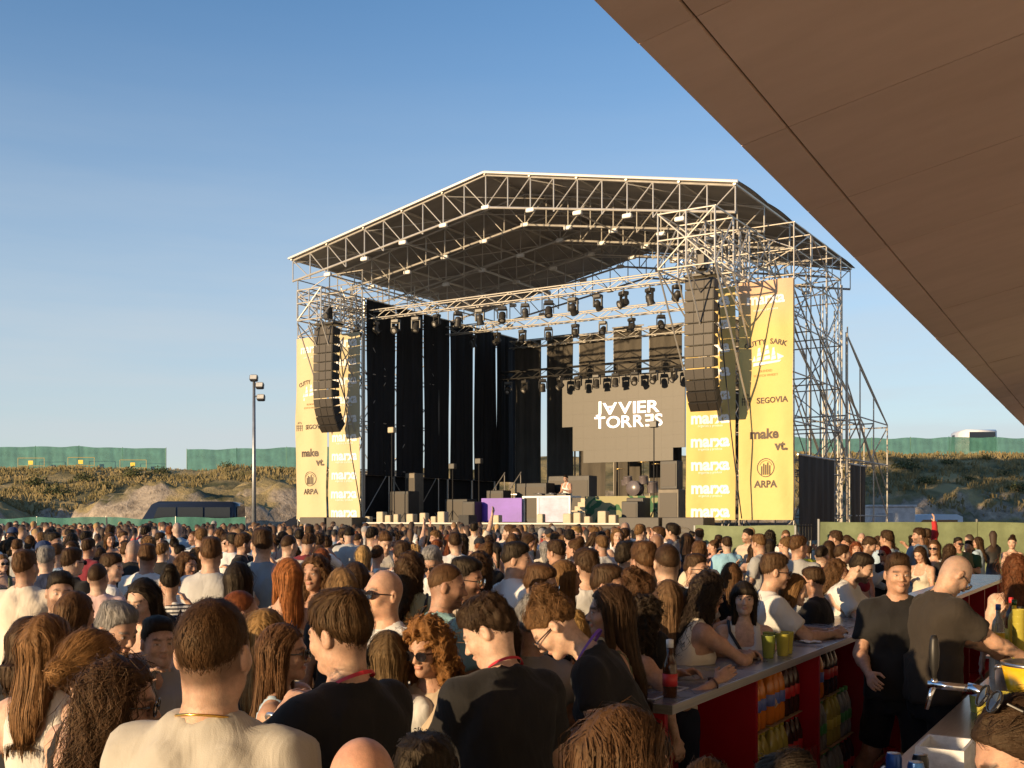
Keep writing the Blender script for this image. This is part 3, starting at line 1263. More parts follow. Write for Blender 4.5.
# ------------------------------------------------------------------ accessories (head frame)
def glasses_mesh(kind='sun'):
    key = ('glasses', kind)
    if key in UNIT:
        return UNIT[key]
    mb = MB()
    lens = MB()
    for s in (1, -1):
        ring = []
        for k in range(16):
            a = 2 * math.pi * k / 16
            x = .033 * s + .0265 * math.cos(a)
            z = .100 + (.0205 if math.sin(a) > 0 else .0225) * math.sin(a)
            y = .108 - .11 * (abs(x) - .01) ** 1.0 * .35
            ring.append((x, y, z))
        mb.tube(ring, .0026, 6, closed=True)
        c = (.033 * s, .1035, .100)
        V = [c] + ring + [(c[0], c[1] - .004, c[2])] + [(x, y - .002, z) for x, y, z in ring]
        F = []
        for k in range(16):
            a, b = 1 + k, 1 + (k + 1) % 16
            F.append((0, a, b) if s > 0 else (0, b, a))
            F.append((17, b + 17, a + 17))
        lens.add(V, F)
        mb.tube([(.058 * s, .094, .106), (.074 * s, .07, .106), (.083 * s, -.005, .103), (.081 * s, -.03, .088)], .0028, 6)
    mb.tube([(-.008, .110, .104), (0, .112, .106), (.008, .110, .104)], .0024, 6)
    fm = mb.build('sunglasses', mat('spectacle_frame', (.012, .011, .011), .25, var=.1))
    lm = lens.build('lens', mat('dark_lens', (.012, .010, .012), .06, var=0, spec=.8) if kind == 'sun' else
                    mat('clear_lens', (.9, .9, .9), .03, var=0, trans=1.0))
    UNIT[key] = (fm, lm)
    return UNIT[key]


def ring_mesh(name, C, r1, r2, z, tilt, rad, m, cy=-.02):
    pts = []
    for k in range(28):
        a = 2 * math.pi * k / 28
        x, y = r1 * math.cos(a), r2 * math.sin(a)
        pts.append(tuple(tf(C, (x, cy + y, z + tilt * y))))
    if rad < .005:
        return MB().tube(pts, rad, 6, closed=True).build(name, m, True)
    # flat woven band
    c = sum((Vector(p) for p in pts), Vector()) / len(pts)
    up = Vector(C[:3, 2])
    V, F = [], []
    for p in pts:
        p = Vector(p)
        o = (p - c)
        o -= up * o.dot(up)
        o.normalize()
        for a, b in ((.0012, -1), (.0012, 1), (-.0012, 1), (-.0012, -1)):
            V.append(p + o * a + (up * .8 + o * -.5) * b * rad)
    n = len(pts)
    for i in range(n):
        j = (i + 1) % n
        for k in range(4):
            F.append((i * 4 + k, i * 4 + (k + 1) % 4, j * 4 + (k + 1) % 4, j * 4 + k))
    return mesh_py(name, V, F, m)


GEO = {}


def geo(sp, res):
    """body + clothes meshes for one pose, cached"""
    key = sp.get('key')
    if key and (key, res) in GEO:
        return GEO[(key, res)]
    J = rig(sp)
    g = {'J': J, 'body': body_mesh(sp, J, res)}
    g['tops'] = {}
    GEO[(key or id(sp), res)] = g
    return g


LEGS = {}
SHOES = {}


def make_person(sp, loc, yaw, k, label, group=None, res='mid', strands=0, name='person'):
    """one person: Empty at the feet > body, top, trousers, shoes, hair, worn things"""
    g = geo(sp, res)
    J = g['J']
    root = empty(name, loc, yaw, label, 'person', group)
    root.scale = (k, k, k)
    ob('body', g['body'], root, color=sp['skin'])
    tk = (sp.get('top', 'tee'), sp.get('seed', 1), sp.get('hem'))
    if tk not in g['tops']:
        g['tops'][tk] = top_mesh(sp, J, res)
    t = ob('top', g['tops'][tk], root, color=sp['top_col'])
    if sp.get('stripe'):
        t.data = t.data.copy()
        t.data.materials[0] = STRIPE_M
    lk = (sp.get('legs', 'jeans'), sp.get('key') if sp.get('stance') else None, J['f'])
    if lk not in LEGS:
        LEGS[lk] = trousers_mesh(sp, J, lk[0])
    nm = {'jeans': 'trousers', 'shorts': 'shorts', 'skirt': 'skirt'}[lk[0]]
    ob(nm, LEGS[lk], root, color=sp.get('legs_col', (.03, .04, .07)))
    sk = lk[1]
    if sk not in SHOES:
        SHOES[sk] = [shoe_mesh(c) for s, (a, b, c) in leg_pts(sp).items()]
    for m in SHOES[sk]:
        ob('shoe', m, root, color=sp.get('shoe_col', (.55, .53, .5)))
    H = Matrix([list(map(float, r)) for r in J['H']])
    hs = sp.get('hair', 'short')
    if hs != 'bald':
        hres = {'hi': .0070, 'midhi': .0085, 'mid': .0105, 'low': .012}[res]
        hm = hair_mesh(hs, hres, strands, sp.get('hseed', 0), .0012 if res == 'hi' else .0017)
        ob('hair', hm, root, M=H, color=sp['hair_col'])
    if sp.get('glasses'):
        fm, lm = glasses_mesh(sp['glasses'])
        HH = H @ Matrix.Translation((0, -.002, -.004))
        if sp.get('glasses_up'):
            HH = H @ Matrix.Translation((0, .022, .078)) @ Matrix.Rotation(R(50), 4, 'X') @ Matrix.Scale(1.16, 4)
        fo = ob('sunglasses' if sp['glasses'] == 'sun' else 'spectacles', fm, root, M=HH)
        ob('lens', lm, fo)
    if sp.get('cap'):
        if 'capm' not in UNIT:
            cm = MB()
            cm.lathe([(.094, .0), (.096, .02), (.088, .06), (.062, .092), (.02, .106), (.004, .107)], 20, (0, -.012, .145))
            V_ = []
            for a_ in range(9):
                an = R(20 + 140 * a_ / 8)
                V_ += [(.090 * math.cos(an), -.012 + .094 * math.sin(an), .152), (.086 * math.cos(an), -.005 + (.094 + .075 * math.sin(an) ** .7) * math.sin(an), .140)]
            n_ = len(V_)
            V_ += [(x_, y_, z_ - .004) for x_, y_, z_ in V_]
            F_ = []
            for a_ in range(8):
                q_ = a_ * 2
                F_ += [(q_, q_ + 1, q_ + 3, q_ + 2), (q_ + n_, q_ + 2 + n_, q_ + 3 + n_, q_ + 1 + n_), (q_ + 1, q_ + 1 + n_, q_ + 3 + n_, q_ + 3)]
            cm.add(V_, F_)
            UNIT['capm'] = cm.build('cap', CLOTH_M, True)
        ob('cap', UNIT['capm'], root, M=H, color=sp['cap'])
    if sp.get('lanyard'):
        m = ring_mesh('lanyard', J['C'], .070, .078, .432, -.50, .0065, mat('lanyard_' + sp['lanyard'], {'red': (.45, .02, .03), 'purple': (.16, .06, .35)}[sp['lanyard']], .6))
        ob('lanyard', m, root)
    if sp.get('chain'):
        m = ring_mesh('neck_chain', J['C'], .071, .072, .432, -.3, .0032, mat('gold_chain', (.8, .5, .12), .25, 1.0, var=.1))
        ob('neck_chain', m, root)
    if sp.get('watch'):
        s, e, wr, c, sg = J[sp['watch']]
        z = Vector(wr - e).normalized()
        pts = []
        a = z.orthogonal().normalized()
        b = z.cross(a)
        for q in range(18):
            an = q * 2 * math.pi / 18
            pts.append(Vector(wr) - z * .03 + (a * math.cos(an) + b * math.sin(an)) * .033)
        ob('wristwatch' if sp.get('watch_metal', 1) else 'bracelet', MB().tube(pts, .0085 if sp.get('watch_metal', 1) else .005, 6, closed=True).build('wristband', mat('watch_steel', (.6, .6, .62), .3, .9) if sp.get('watch_metal', 1) else mat('bracelet_thread', (.08, .04, .03), .7), True), root)
    if sp.get('strapbag'):
        C = J['C']
        sg = sp['strapbag']
        pts = [tf(C, p) for p in ((.17 * -sg, -.135, -.05), (.02 * -sg, -.152, .16), (.10 * sg, -.10, .34), (.105 * sg, -.02, .412), (.10 * sg, .08, .345), (.0, .165 if J['f'] else .145, .18), (-.16 * sg, .12, -.05))]
        ob('bag_strap', MB().tube(pts, .011, 6).build('bag_strap', mat('black_strap', (.02, .018, .018), .6), True), root)
    return root, J


def place(sp, px, ytop, d, yaw, label, res='mid', strands=0, H=None, group='people in the concert crowd', name='person'):
    """stand a person so that the top of the head is seen at px, ytop from the camera, d metres away"""
    g = geo(sp, res)
    J = g['J']
    t = {'crop': .007, 'bald': 0}.get(sp.get('hair', 'short'), .018)
    top = tf(J['H'], (0, -.01, .223 + t))
    zt = HC - (ytop - HZ) * d / FPX
    k = H / 1.765 if H else zt / top[2]
    X, Y = world_from_pixel(px, d)
    c, s = math.cos(yaw), math.sin(yaw)
    hx, hy = top[0] * k, top[1] * k
    loc = (X - (c * hx - s * hy), Y - (s * hx + c * hy), 0)
    HERO_HEADS.append((px, ytop, d))
    PEOPLE_XY.append((loc[0], loc[1]))
    return make_person(sp, loc, yaw, k, label, group, res, strands, name)


HERO_HEADS = []
PEOPLE_XY = []

# ================================================================== the ground and the hill
def vnoise(x, y, seed=0, oct=4):
    """smooth value noise on arrays"""
    r = np.random.RandomState(seed)
    T = r.rand(64, 64)
    o = 0
    a = 1.0
    tot = 0
    for k in range(oct):
        xi, yi = np.floor(x).astype(int), np.floor(y).astype(int)
        fx, fy = x - xi, y - yi
        fx = fx * fx * (3 - 2 * fx)
        fy = fy * fy * (3 - 2 * fy)
        g = lambda i, j: T[(xi + i) % 64, (yi + j) % 64]
        o = o + a * ((g(0, 0) * (1 - fx) + g(1, 0) * fx) * (1 - fy) + (g(0, 1) * (1 - fx) + g(1, 1) * fx) * fy)
        tot += a
        a *= .5
        x, y = x * 2.03 + 7.1, y * 2.03 + 3.7
    return o / tot


m_ground = mat('dusty_ground', (.33, .28, .22), .95, var=.35, scale=.6, bump=.4, bscale=12)
tag(ob('ground', MB().box(-1500, 1500, -400, 2500, -.5, 0).build('ground', m_ground)), kind='structure')


def hill_h(x, y):
    left = x < 5
    base = 64 + 6 * (vnoise(x * .05, x * 0 + 3, 4) - .5)
    top = np.where(x < 0, 5.6, 6.6) + .8 * (vnoise(x * .03 + 9, y * .03, 5) - .5)
    rise = np.clip((y - base) / 15.0, 0, 1)
    # lower part a steep rocky cut, then a gentler grassy slope
    prof = np.where(rise < .25, rise / .25 * .48, .48 + (rise - .25) / .75 * .52)
    h = prof * top
    # rock outcrop on the left, standing forward of the slope
    dx, dy = (x + 18.5) / 9.0, (y - 67) / 6.0
    bump_ = np.clip(1 - dx * dx - dy * dy, 0, 1)
    h = np.maximum(h, bump_ ** .35 * 4.3 * (.75 + .45 * vnoise(x * .22, y * .22, 8)))
    dx, dy = (x + 35) / 7.0, (y - 66) / 5.0
    bump_ = np.clip(1 - dx * dx - dy * dy, 0, 1)
    h = np.maximum(h, bump_ ** .5 * 3.6)
    rough = (vnoise(x * .45, y * .45, 9) - .5) * 2.4 + (np.abs(vnoise(x * 1.3, y * 1.3, 10) - .5) * 2 - .4) * .9
    h = h + rough * np.where(h > .3, 1, 0) * np.where(rise < .35, .8, .22)
    return h * np.clip((y - 55) / 4, 0, 1) - .05


xs = np.concatenate([np.linspace(-160, -62, 20)[:-1], np.linspace(-62, 66, 330), np.linspace(66, 200, 30)[1:]])
ys = np.concatenate([np.linspace(56, 96, 110), np.linspace(96, 400, 30)[1:]])
Xg, Yg = np.meshgrid(xs, ys, indexing='ij')
Zg = hill_h(Xg, Yg)
Vh = np.stack([Xg, Yg, Zg], -1).reshape(-1, 3)
ni, nj = Xg.shape
ii, jj = np.meshgrid(np.arange(ni - 1), np.arange(nj - 1), indexing='ij')
q0 = (ii * nj + jj).ravel()
Fh = np.stack([q0, q0 + nj, q0 + nj + 1, q0 + 1], 1)


def hill_mat():
    m, N, L, b = nodes_of('hill_earth')
    ge = N.new('ShaderNodeNewGeometry')
    sx = N.new('ShaderNodeSeparateXYZ')
    L.new(ge.outputs['Normal'], sx.inputs[0])
    tc = N.new('ShaderNodeTexCoord')
    n1 = N.new('ShaderNodeTexNoise')
    n1.inputs['Scale'].default_value = .45
    n1.inputs['Detail'].default_value = 8
    L.new(tc.outputs['Object'], n1.inputs['Vector'])
    n2 = N.new('ShaderNodeTexNoise')
    n2.inputs['Scale'].default_value = 2.2
    n2.inputs['Detail'].default_value = 8
    n2.inputs['Roughness'].default_value = .7
    L.new(tc.outputs['Object'], n2.inputs['Vector'])
    rock = N.new('ShaderNodeValToRGB')
    rock.color_ramp.elements[0].position = .32
    rock.color_ramp.elements[0].color = (.17, .14, .11, 1)
    rock.color_ramp.elements[1].position = .7
    rock.color_ramp.elements[1].color = (.50, .42, .33, 1)
    L.new(n2.outputs['Fac'], rock.inputs[0])
    gr = N.new('ShaderNodeValToRGB')
    gr.color_ramp.elements[0].position = .35
    gr.color_ramp.elements[0].color = (.09, .09, .045, 1)
    gr.color_ramp.elements[1].position = .62
    gr.color_ramp.elements[1].color = (.36, .28, .14, 1)
    L.new(n1.outputs['Fac'], gr.inputs[0])
    ad = N.new('ShaderNodeMath')
    ad.operation = 'MULTIPLY_ADD'
    ad.inputs[1].default_value = .5
    L.new(n1.outputs['Fac'], ad.inputs[0])
    L.new(sx.outputs['Z'], ad.inputs[2])
    mr = N.new('ShaderNodeMapRange')
    mr.inputs['From Min'].default_value = .98
    mr.inputs['From Max'].default_value = 1.12
    L.new(ad.outputs[0], mr.inputs['Value'])
    mx = N.new('ShaderNodeMix')
    mx.data_type = 'RGBA'
    L.new(mr.outputs[0], mx.inputs['Factor'])
    L.new(rock.outputs[0], mx.inputs[6])
    L.new(gr.outputs[0], mx.inputs[7])
    L.new(mx.outputs[2], b.inputs['Base Color'])
    bp = N.new('ShaderNodeBump')
    bp.inputs['Strength'].default_value = .8
    bp.inputs['Distance'].default_value = .25
    L.new(n2.outputs['Fac'], bp.inputs['Height'])
    L.new(bp.outputs['Normal'], b.inputs['Normal'])
    b.inputs['Roughness'].default_value = .95
    b.inputs['Specular IOR Level'].default_value = .1
    return m


tag(ob('hill', mesh_np('hill', Vh, Fh, hill_mat(), True)), kind='structure')

# dry grass on the upper slope: uncountable
ng = 40000
gx = np.concatenate([nrs.uniform(-58, -14, ng // 2), nrs.uniform(14, 62, ng // 2)])
gy = nrs.uniform(66, 92, ng)
gz = hill_h(gx, gy)
ok = (gz > 2.0) & (vnoise(gx * .35, gy * .35, 21) > .40)
ok &= ~((np.abs(gx + 18.5) < 8.5) & (gy < 74))
gx, gy, gz = gx[ok], gy[ok], gz[ok]
n = len(gx)
hh = nrs.uniform(.10, .36, n) * (.7 + .6 * vnoise(gx * .2, gy * .2, 22))
an = nrs.uniform(0, 6.28, n)
GV, GF = [], []
for k in range(2):
    a = an + k * 1.57
    w = nrs.uniform(.04, .11, n)
    lean = nrs.uniform(-.15, .15, (n, 2))
    p0 = np.stack([gx - np.cos(a) * w * .5, gy - np.sin(a) * w * .5, gz - .08], 1)
    p1 = np.stack([gx + np.cos(a) * w * .5, gy + np.sin(a) * w * .5, gz - .08], 1)
    p2 = np.stack([gx + np.cos(a) * w * .9 + lean[:, 0], gy + lean[:, 1], gz + hh], 1)
    p3 = np.stack([gx - np.cos(a) * w * .2 + lean[:, 0], gy + lean[:, 1], gz + hh * .8], 1)
    GV.append(np.concatenate([p0, p1, p2, p3]))
    i = np.arange(n) + k * 4 * n
    GF.append(np.stack([i, i + n, i + 2 * n, i + 3 * n], 1))
m_grass = mat('dry_grass', (.36, .27, .13), .9, var=.45, scale=.5, spec=.1)
for nd in m_grass.node_tree.nodes:
    if nd.type == 'VALTORGB':
        nd.color_ramp.elements[0].color = (.10, .095, .045, 1)
        nd.color_ramp.elements[1].color = (.36, .27, .13, 1)
tag(ob('dry_grass', mesh_np('dry_grass', np.concatenate(GV), np.concatenate(GF), m_grass, False)),
    'dry golden grass covering the hillside behind the stage', 'grass', kind='stuff')

# shrubs that can be told apart on the slopes
BUSH = []
m_leaf = mat('olive_leaf', (.075, .085, .035), .8, var=.5, scale=1.5, spec=.15)
m_twig = mat('twig_bark', (.12, .09, .06), .9)
for k in range(3):
    n_ = 320
    p_ = nrs.randn(n_, 3)
    p_ /= np.linalg.norm(p_, axis=1)[:, None]
    p_ *= (nrs.rand(n_, 1) ** .4) * np.array((.75, .75, .5)) * (.75 + .5 * nrs.rand(n_, 1))
    p_[:, 2] = np.abs(p_[:, 2]) * 1.3 + .08
    a_ = nrs.randn(n_, 3)
    a_ /= np.linalg.norm(a_, axis=1)[:, None]
    b_ = np.cross(a_, nrs.randn(n_, 3))
    b_ /= np.linalg.norm(b_, axis=1)[:, None]
    sz = nrs.uniform(.05, .11, (n_, 1))
    V_ = np.concatenate([p_ - a_ * sz, p_ + b_ * sz * .5, p_ + a_ * sz, p_ - b_ * sz * .5])
    q_ = np.arange(n_)
    BUSH.append(mesh_np('foliage', V_, np.stack([q_, q_ + n_, q_ + 2 * n_, q_ + 3 * n_], 1), m_leaf, False))
TWIG = MB().tube([(0, 0, -.2), (.05, 0, .2), (.12, .04, .5)], [.03, .022, .01], 6).tube([(0, 0, 0), (-.1, .05, .3), (-.22, .02, .5)], [.022, .016, .008], 6).build('stem', m_twig, True)
ORD = ('first', 'second', 'third', 'fourth', 'fifth', 'sixth', 'seventh', 'eighth', 'ninth', 'tenth')
for sd_, pts in (('left', ((12, 73), (38, 75), (58, 72), (84, 76), (105, 74), (133, 77), (160, 79), (228, 80), (280, 79))),
                 ('right', ((905, 74), (925, 70), (948, 76), (968, 72), (985, 78), (1004, 74), (1018, 70)))):
    for k, (px, yy) in enumerate(pts):
        xx = (px - 512) / FPX * yy
        zz = float(hill_h(np.array([xx]), np.array([float(yy)]))[0])
        r_ = empty('shrub', (xx, yy, zz - .05), nrs.uniform(0, 6), 'olive green shrub on the %s hillside, %s from the left' % (sd_, ORD[k]), 'shrub', 'shrubs on the hillside')
        sc_ = nrs.uniform(.6, 1.25)
        r_.scale = (sc_ * nrs.uniform(.9, 1.3), sc_, sc_ * nrs.uniform(.7, 1.05))
        ob('foliage', BUSH[k % 3], r_)
        ob('stem', TWIG, r_)

# ------------------------------------------------------------------ fences
m_net = mat('green_netting', (.085, .23, .19), .8, var=.3, scale=1.2, bump=.3, bscale=8, spec=.15, alpha=.70)
m_net2 = mat('pale_green_netting', (.19, .225, .125), .85, var=.28, scale=1.6, bump=.5, bscale=5, spec=.1, alpha=.96)
m_post = mat('galvanised_post', (.42, .42, .40), .45, .6, var=.2)
m_postg = mat('green_post', (.12, .22, .14), .6)


def net_mesh(L, h, seed, m, wavy=.05, sag=.1, nx=40, nz=8):
    r = np.random.RandomState(seed)
    ph = r.rand(6) * 6.28
    u = np.linspace(0, L, nx)
    w = np.linspace(0, 1, nz)
    U, W = np.meshgrid(u, w, indexing='ij')
    y = wavy * (np.sin(U * 2.3 + ph[0]) * .5 + np.sin(U * 5.1 + ph[1] + W * 2) * .35 + np.sin(U * 11 + ph[2] + W) * .18)
    zt = h - sag * np.sin(np.pi * U / L) ** 2 * (.5 + .5 * np.sin(U * 1.3 + ph[3]))
    V = np.stack([U, y, W * zt], -1).reshape(-1, 3)
    V2 = V + np.array((0, .006, 0))
    a, b_ = np.meshgrid(np.arange(nx - 1), np.arange(nz - 1), indexing='ij')
    q = (a * nz + b_).ravel()
    F = np.stack([q, q + nz, q + nz + 1, q + 1], 1)
    return mesh_np('netting', np.concatenate([V, V2]), np.concatenate([F, F[:, ::-1] + len(V)]), m, True)


def fence(name, pts, h, label, m, group=None, zf=None, step=3.5, mp=None, over=.08, wavy=.05, sag=.1):
    p0 = Vector(pts[0])
    root = empty(name, p0, 0, label, 'fence', group)
    mp = mp or m_post
    k = 0
    for a, b_ in zip(pts[:-1], pts[1:]):
        a, b_ = Vector(a), Vector(b_)
        n_ = max(1, round((b_ - a).length / step))
        for i in range(n_):
            s0 = a + (b_ - a) * (i / n_)
            s1 = a + (b_ - a) * ((i + 1) / n_)
            z0 = float(zf(s0.x, s0.y)) if zf else 0.0
            z1 = float(zf(s1.x, s1.y)) if zf else 0.0
            d = s1 - s0
            me = net_mesh(d.length, h, k * 7 + int(abs(p0.x) * 10), m, wavy, sag)
            for v in me.vertices:
                v.co.z += (z1 - z0) * v.co.x / d.length
            ob('net_panel', me, root, M=Matrix.Translation((s0.x - p0.x, s0.y - p0.y, z0 + .03)) @ Matrix.Rotation(math.atan2(d.y, d.x), 4, 'Z'))
            tube('post', (s0.x - p0.x, s0.y - p0.y + .04, z0 - .3), (s0.x - p0.x, s0.y - p0.y + .04, z0 + h + over), .03, mp, root)
            k += 1
        tube('post', (s1.x - p0.x, s1.y - p0.y + .04, z1 - .3), (s1.x - p0.x, s1.y - p0.y + .04, z1 + h + over), .03, mp, root)
    return root


hz = lambda x, y: float(hill_h(np.array([x]), np.array([y]))[0])
fence('netting_fence', [(-52, 83, 0), (-40, 83, 0), (-26.6, 83, 0)], 1.9, 'long green netting fence along the hilltop, left of the gap', m_net, 'green fences on the hilltop', hz, 3.4, m_postg)
fence('netting_fence', [(-25.0, 83, 0), (-13.5, 83, 0)], 1.9, 'short green netting fence on the hilltop between the gap and the stage', m_net, 'green fences on the hilltop', hz, 3.6, m_postg)
fence('netting_fence', [(22, 84, 0), (34, 84, 0), (52, 84, 0)], 1.75, 'green netting fence on the hilltop right of the stage below the white van', m_net, 'green fences on the hilltop', hz, 3.4, m_postg)
fence('netting_fence', [(-30, 47.5, 0), (-11.6, 47, 0)], 1.92, 'dark green netting fence standing behind the crowd in front of the minibus', m_net, None, None, 3.3, m_post, .05, .07)
fence('netting_fence', [(4.1, 24.2, 0), (6.15, 23.4, 0)], 1.74, 'sunlit pale green barrier fence below the right yellow banner', m_net2, None, None, 3.4, m_post, .02, .05, .04)
fence('netting_fence', [(7.45, 26.2, 0), (11.2, 26.0, 0), (15, 25.6, 0), (20, 25.2, 0)], 1.80, 'long pale green barrier fence behind the people beyond the bar', m_net2, None, None, 3.6, m_post, .10, .05, .04)
# bar gate between the two barrier fences
gt = empty('barrier_gate', (6.45, 25.2, 0), R(25), 'black barred gate between the two pale green barrier fences', 'gate')
m_blk = mat('black_steel', (.03, .028, .026), .45, .5)
for i in range(9):
    tube('bar', (i * .085, 0, .05), (i * .085, 0, 1.78), .012, m_blk, gt)
for z in (.1, 1.74):
    tube('rail', (-.03, 0, z), (.72, 0, z), .018, m_blk, gt)

# yellow site frames in front of the hilltop fence
for i, px in enumerate((18, 68, 120)):
    x, y = world_from_pixel(px, 82)
    r_ = empty('site_barrier', (x, y, hz(x, y)), 0, 'yellow metal barrier frame against the hilltop fence, %s from the left edge' % ('first', 'second', 'third')[i], 'barrier', 'yellow barriers on the hilltop')
    my = mat('yellow_paint', (.55, .36, .06), .5)
    for a, b_ in (((0, 0, 0), (0, 0, .95)), ((2, 0, 0), (2, 0, .95)), ((0, 0, .95), (2, 0, .95)), ((0, 0, .35), (2, 0, .35))):
        tube('rail', a, b_, .018, my, r_)
    block('sign_plate', .8, 1.15, -.04, -.02, .45, .75, mat('yellow_plate', (.8, .55, .05), .5), r_)

# ------------------------------------------------------------------ vehicles
m_glass = mat('vehicle_glass', (.012, .014, .018), .06, var=0, spec=.7)
m_tyre = mat('tyre', (.02, .02, .02), .85)
m_rim = mat('wheel_rim', (.35, .35, .36), .35, .8)


def wheel(root, x, y, r=.36, w=.24):
    t = MB()
    prof = [(r * .62, -w / 2), (r * .95, -w / 2), (r, -w * .35), (r, w * .35), (r * .95, w / 2), (r * .62, w / 2)]
    t.lathe(prof, 20)
    me = t.build('wheel', m_tyre, True)
    wo = ob('wheel', me, root, M=Matrix.Translation((x, y, r)) @ Matrix.Rotation(R(90), 4, 'X'))
    ob('rim', MB().lathe([(.02, -w / 2 - .005), (r * .6, -w / 2 - .005), (r * .63, 0), (r * .6, w / 2 + .005), (.02, w / 2 + .005)], 14).build('rim', m_rim, True), wo)


def van(name, loc, rz, L, W, H, col, label, cat, big_windows=True, nose=.9, group=None):
    """front towards -x"""
    root = empty(name, loc, rz, label, cat, group)
    m_b = mat('paint_%s' % name + str(col), col, .28, var=.08, coat=.5)
    r = .36
    prof = [(0, .35), (0, .95), (.12, 1.12), (nose, 1.35), (nose + .85, H - .12), (nose + 1.2, H), (L - .35, H), (L - .08, H - .12), (L, 1.2), (L, .35)]
    cx = sum(p[0] for p in prof) / len(prof)
    V, F = [], []
    ins = ((0, .10), (.10, 0), (W - .10, 0), (W, .10))
    n_ = len(prof)
    for y, i in ins:
        for x, z in prof:
            sc = 1 - i * .35
            V.append((cx + (x - cx) * (1 - i * .25), y, .35 + (z - .35) * sc))
    for k in range(3):
        for j in range(n_):
            a, b_ = k * n_ + j, k * n_ + (j + 1) % n_
            F.append((a, b_, b_ + n_, a + n_))
    F.append(tuple(range(n_ - 1, -1, -1)))
    F.append(tuple(range(3 * n_, 4 * n_)))
    ob('body', mesh_py('body', V, F, m_b), root)
    # side windows, each pane proud of the body
    x0, x1 = nose + .75, L - .3
    k = max(2, int((x1 - x0) / 1.15)) if big_windows else 1
    if not big_windows:
        x1 = x0 + .95
    for sy in (-.014, W + .014):
        for i in range(k):
            a = x0 + (x1 - x0) * i / k + .05
            b_ = x0 + (x1 - x0) * (i + 1) / k - .05
            zt, zb = H - .32, 1.32
            lead = .38 if i == 0 else 0
            poly = [(a - lead * .2, zb), (b_, zb), (b_, zt), (a + lead, zt)]
            ob('window', MB().prism(poly, sy - .012, sy + .012).build('window', m_glass), root)
    # windscreen and rear window
    for (xa, za, xb, zb_, nm) in ((nose + .06, 1.42, nose + .80, H - .18, 'windscreen'), (L - .005, 1.35, L - .05, H - .25, 'rear_window')):
        dx = -.03 if nm == 'windscreen' else .03
        Vw = [(xa + dx, .16, za), (xa + dx, W - .16, za), (xb + dx, W - .2, zb_), (xb + dx, .2, zb_)]
        Vw += [(x - dx * .7, y, z - .004) for x, y, z in Vw]
        ob(nm, mesh_py(nm, Vw, [(0, 1, 2, 3), (7, 6, 5, 4), (0, 4, 5, 1), (1, 5, 6, 2), (2, 6, 7, 3), (3, 7, 4, 0)], m_glass), root)
    for y in (.22, W - .5):
        block('headlight', -.015, .1, y, y + .28, .72, .9, mat('headlight', (.7, .7, .68), .15), root)
        block('tail_light', L - .05, L + .015, y, y + .14, .8, 1.15, mat('tail_light', (.3, .01, .01), .2), root)
    for x in (.95, L - 1.0):
        for y in (.10, W - .10):
            wheel(root, x, y)
    ob('bumper', MB().box(-.06, .12, .05, W - .05, .3, .52, .03).build('bumper', mat('bumper', (.03, .03, .03), .6)), root)
    return root


van('minibus', (-20.6, 56.5, 0), 0, 6.2, 2.0, 2.78, (.012, .016, .03), 'long dark blue minibus parked below the rock outcrop', 'minibus')
van('parked_car', (-13.0, 55.0, 0), R(4), 4.6, 1.8, 2.05, (.02, .02, .022), 'dark parked car between the lamp post and the left banner', 'car')
van('delivery_van', (38.7, 97, hz(40, 91)), R(-90), 5.2, 2.6, 3.25, (.75, .75, .74), 'white van on the hilltop behind the right fence', 'van', False)
van('parked_car', (19.9, 58, 0), R(-8), 4.2, 1.8, 2.12, (.62, .64, .66), 'pale car parked behind the scaffold at the foot of the right hill', 'car')
cab = empty('site_cabin', (17.9, 54, 0), R(-6), 'white site cabin behind the lower right scaffold', 'cabin')
mw = mat('white_cabin_sheet', (.62, .64, .66), .5)
ob('wall', MB().box(0, 2.2, 0, 2.4, .15, 2.45, .04).build('wall', mw), cab)
ob('roof', MB().box(-.06, 2.26, -.06, 2.46, 2.45, 2.56, .02).build('roof', mw), cab)
block('door', .3, 1.1, -.03, .01, .2, 2.15, mat('cabin_door', (.45, .47, .5), .5), cab)

# ------------------------------------------------------------------ lamp post
x, y = world_from_pixel(254, 47)
lp = empty('lamp_post', (x, y, 0), 0, 'tall grey steel lamp post with floodlights standing left of the stage', 'lamp post')
m_lp = mat('grey_steel', (.33, .34, .35), .4, .7)
ob('pole', MB().tube([(0, 0, 0), (0, 0, 4), (0, 0, 7.9)], [.10, .085, .06], 12).build('pole', m_lp, True), lp)
block('base_plate', -.2, .2, -.2, .2, 0, .04, m_lp, lp)
tube('bracket', (-.05, 0, 7.75), (.4, 0, 7.75), .03, m_lp, lp)
tube('bracket', (0, 0, 7.2), (.38, 0, 7.2), .03, m_lp, lp)
for dx, z in ((.28, 7.62), (.33, 7.1), (.02, 7.95)):
    hd = ob('floodlight', MB().box(-.17, .17, -.12, .12, -.1, .16, .03).build('floodlight', mat('lamp_housing', (.06, .06, .065), .5)), lp, M=Matrix.Translation((dx, -.12, z)) @ Matrix.Rotation(R(-20), 4, 'X'))
    ob('glass', MB().box(-.14, .14, -.135, -.118, -.07, .12).build('glass', mat('lamp_glass', (.5, .5, .48), .1)), hd)

# ------------------------------------------------------------------ concrete canopy over the bar
CA = -R(29.2)
CN = Vector((math.cos(CA), math.sin(CA), 0))
CV = Vector((-math.sin(CA), math.cos(CA), 0))
can = empty('concrete_canopy', (0, 0, 0), CA, 'large overhanging concrete canopy roof above the bar', 'canopy')


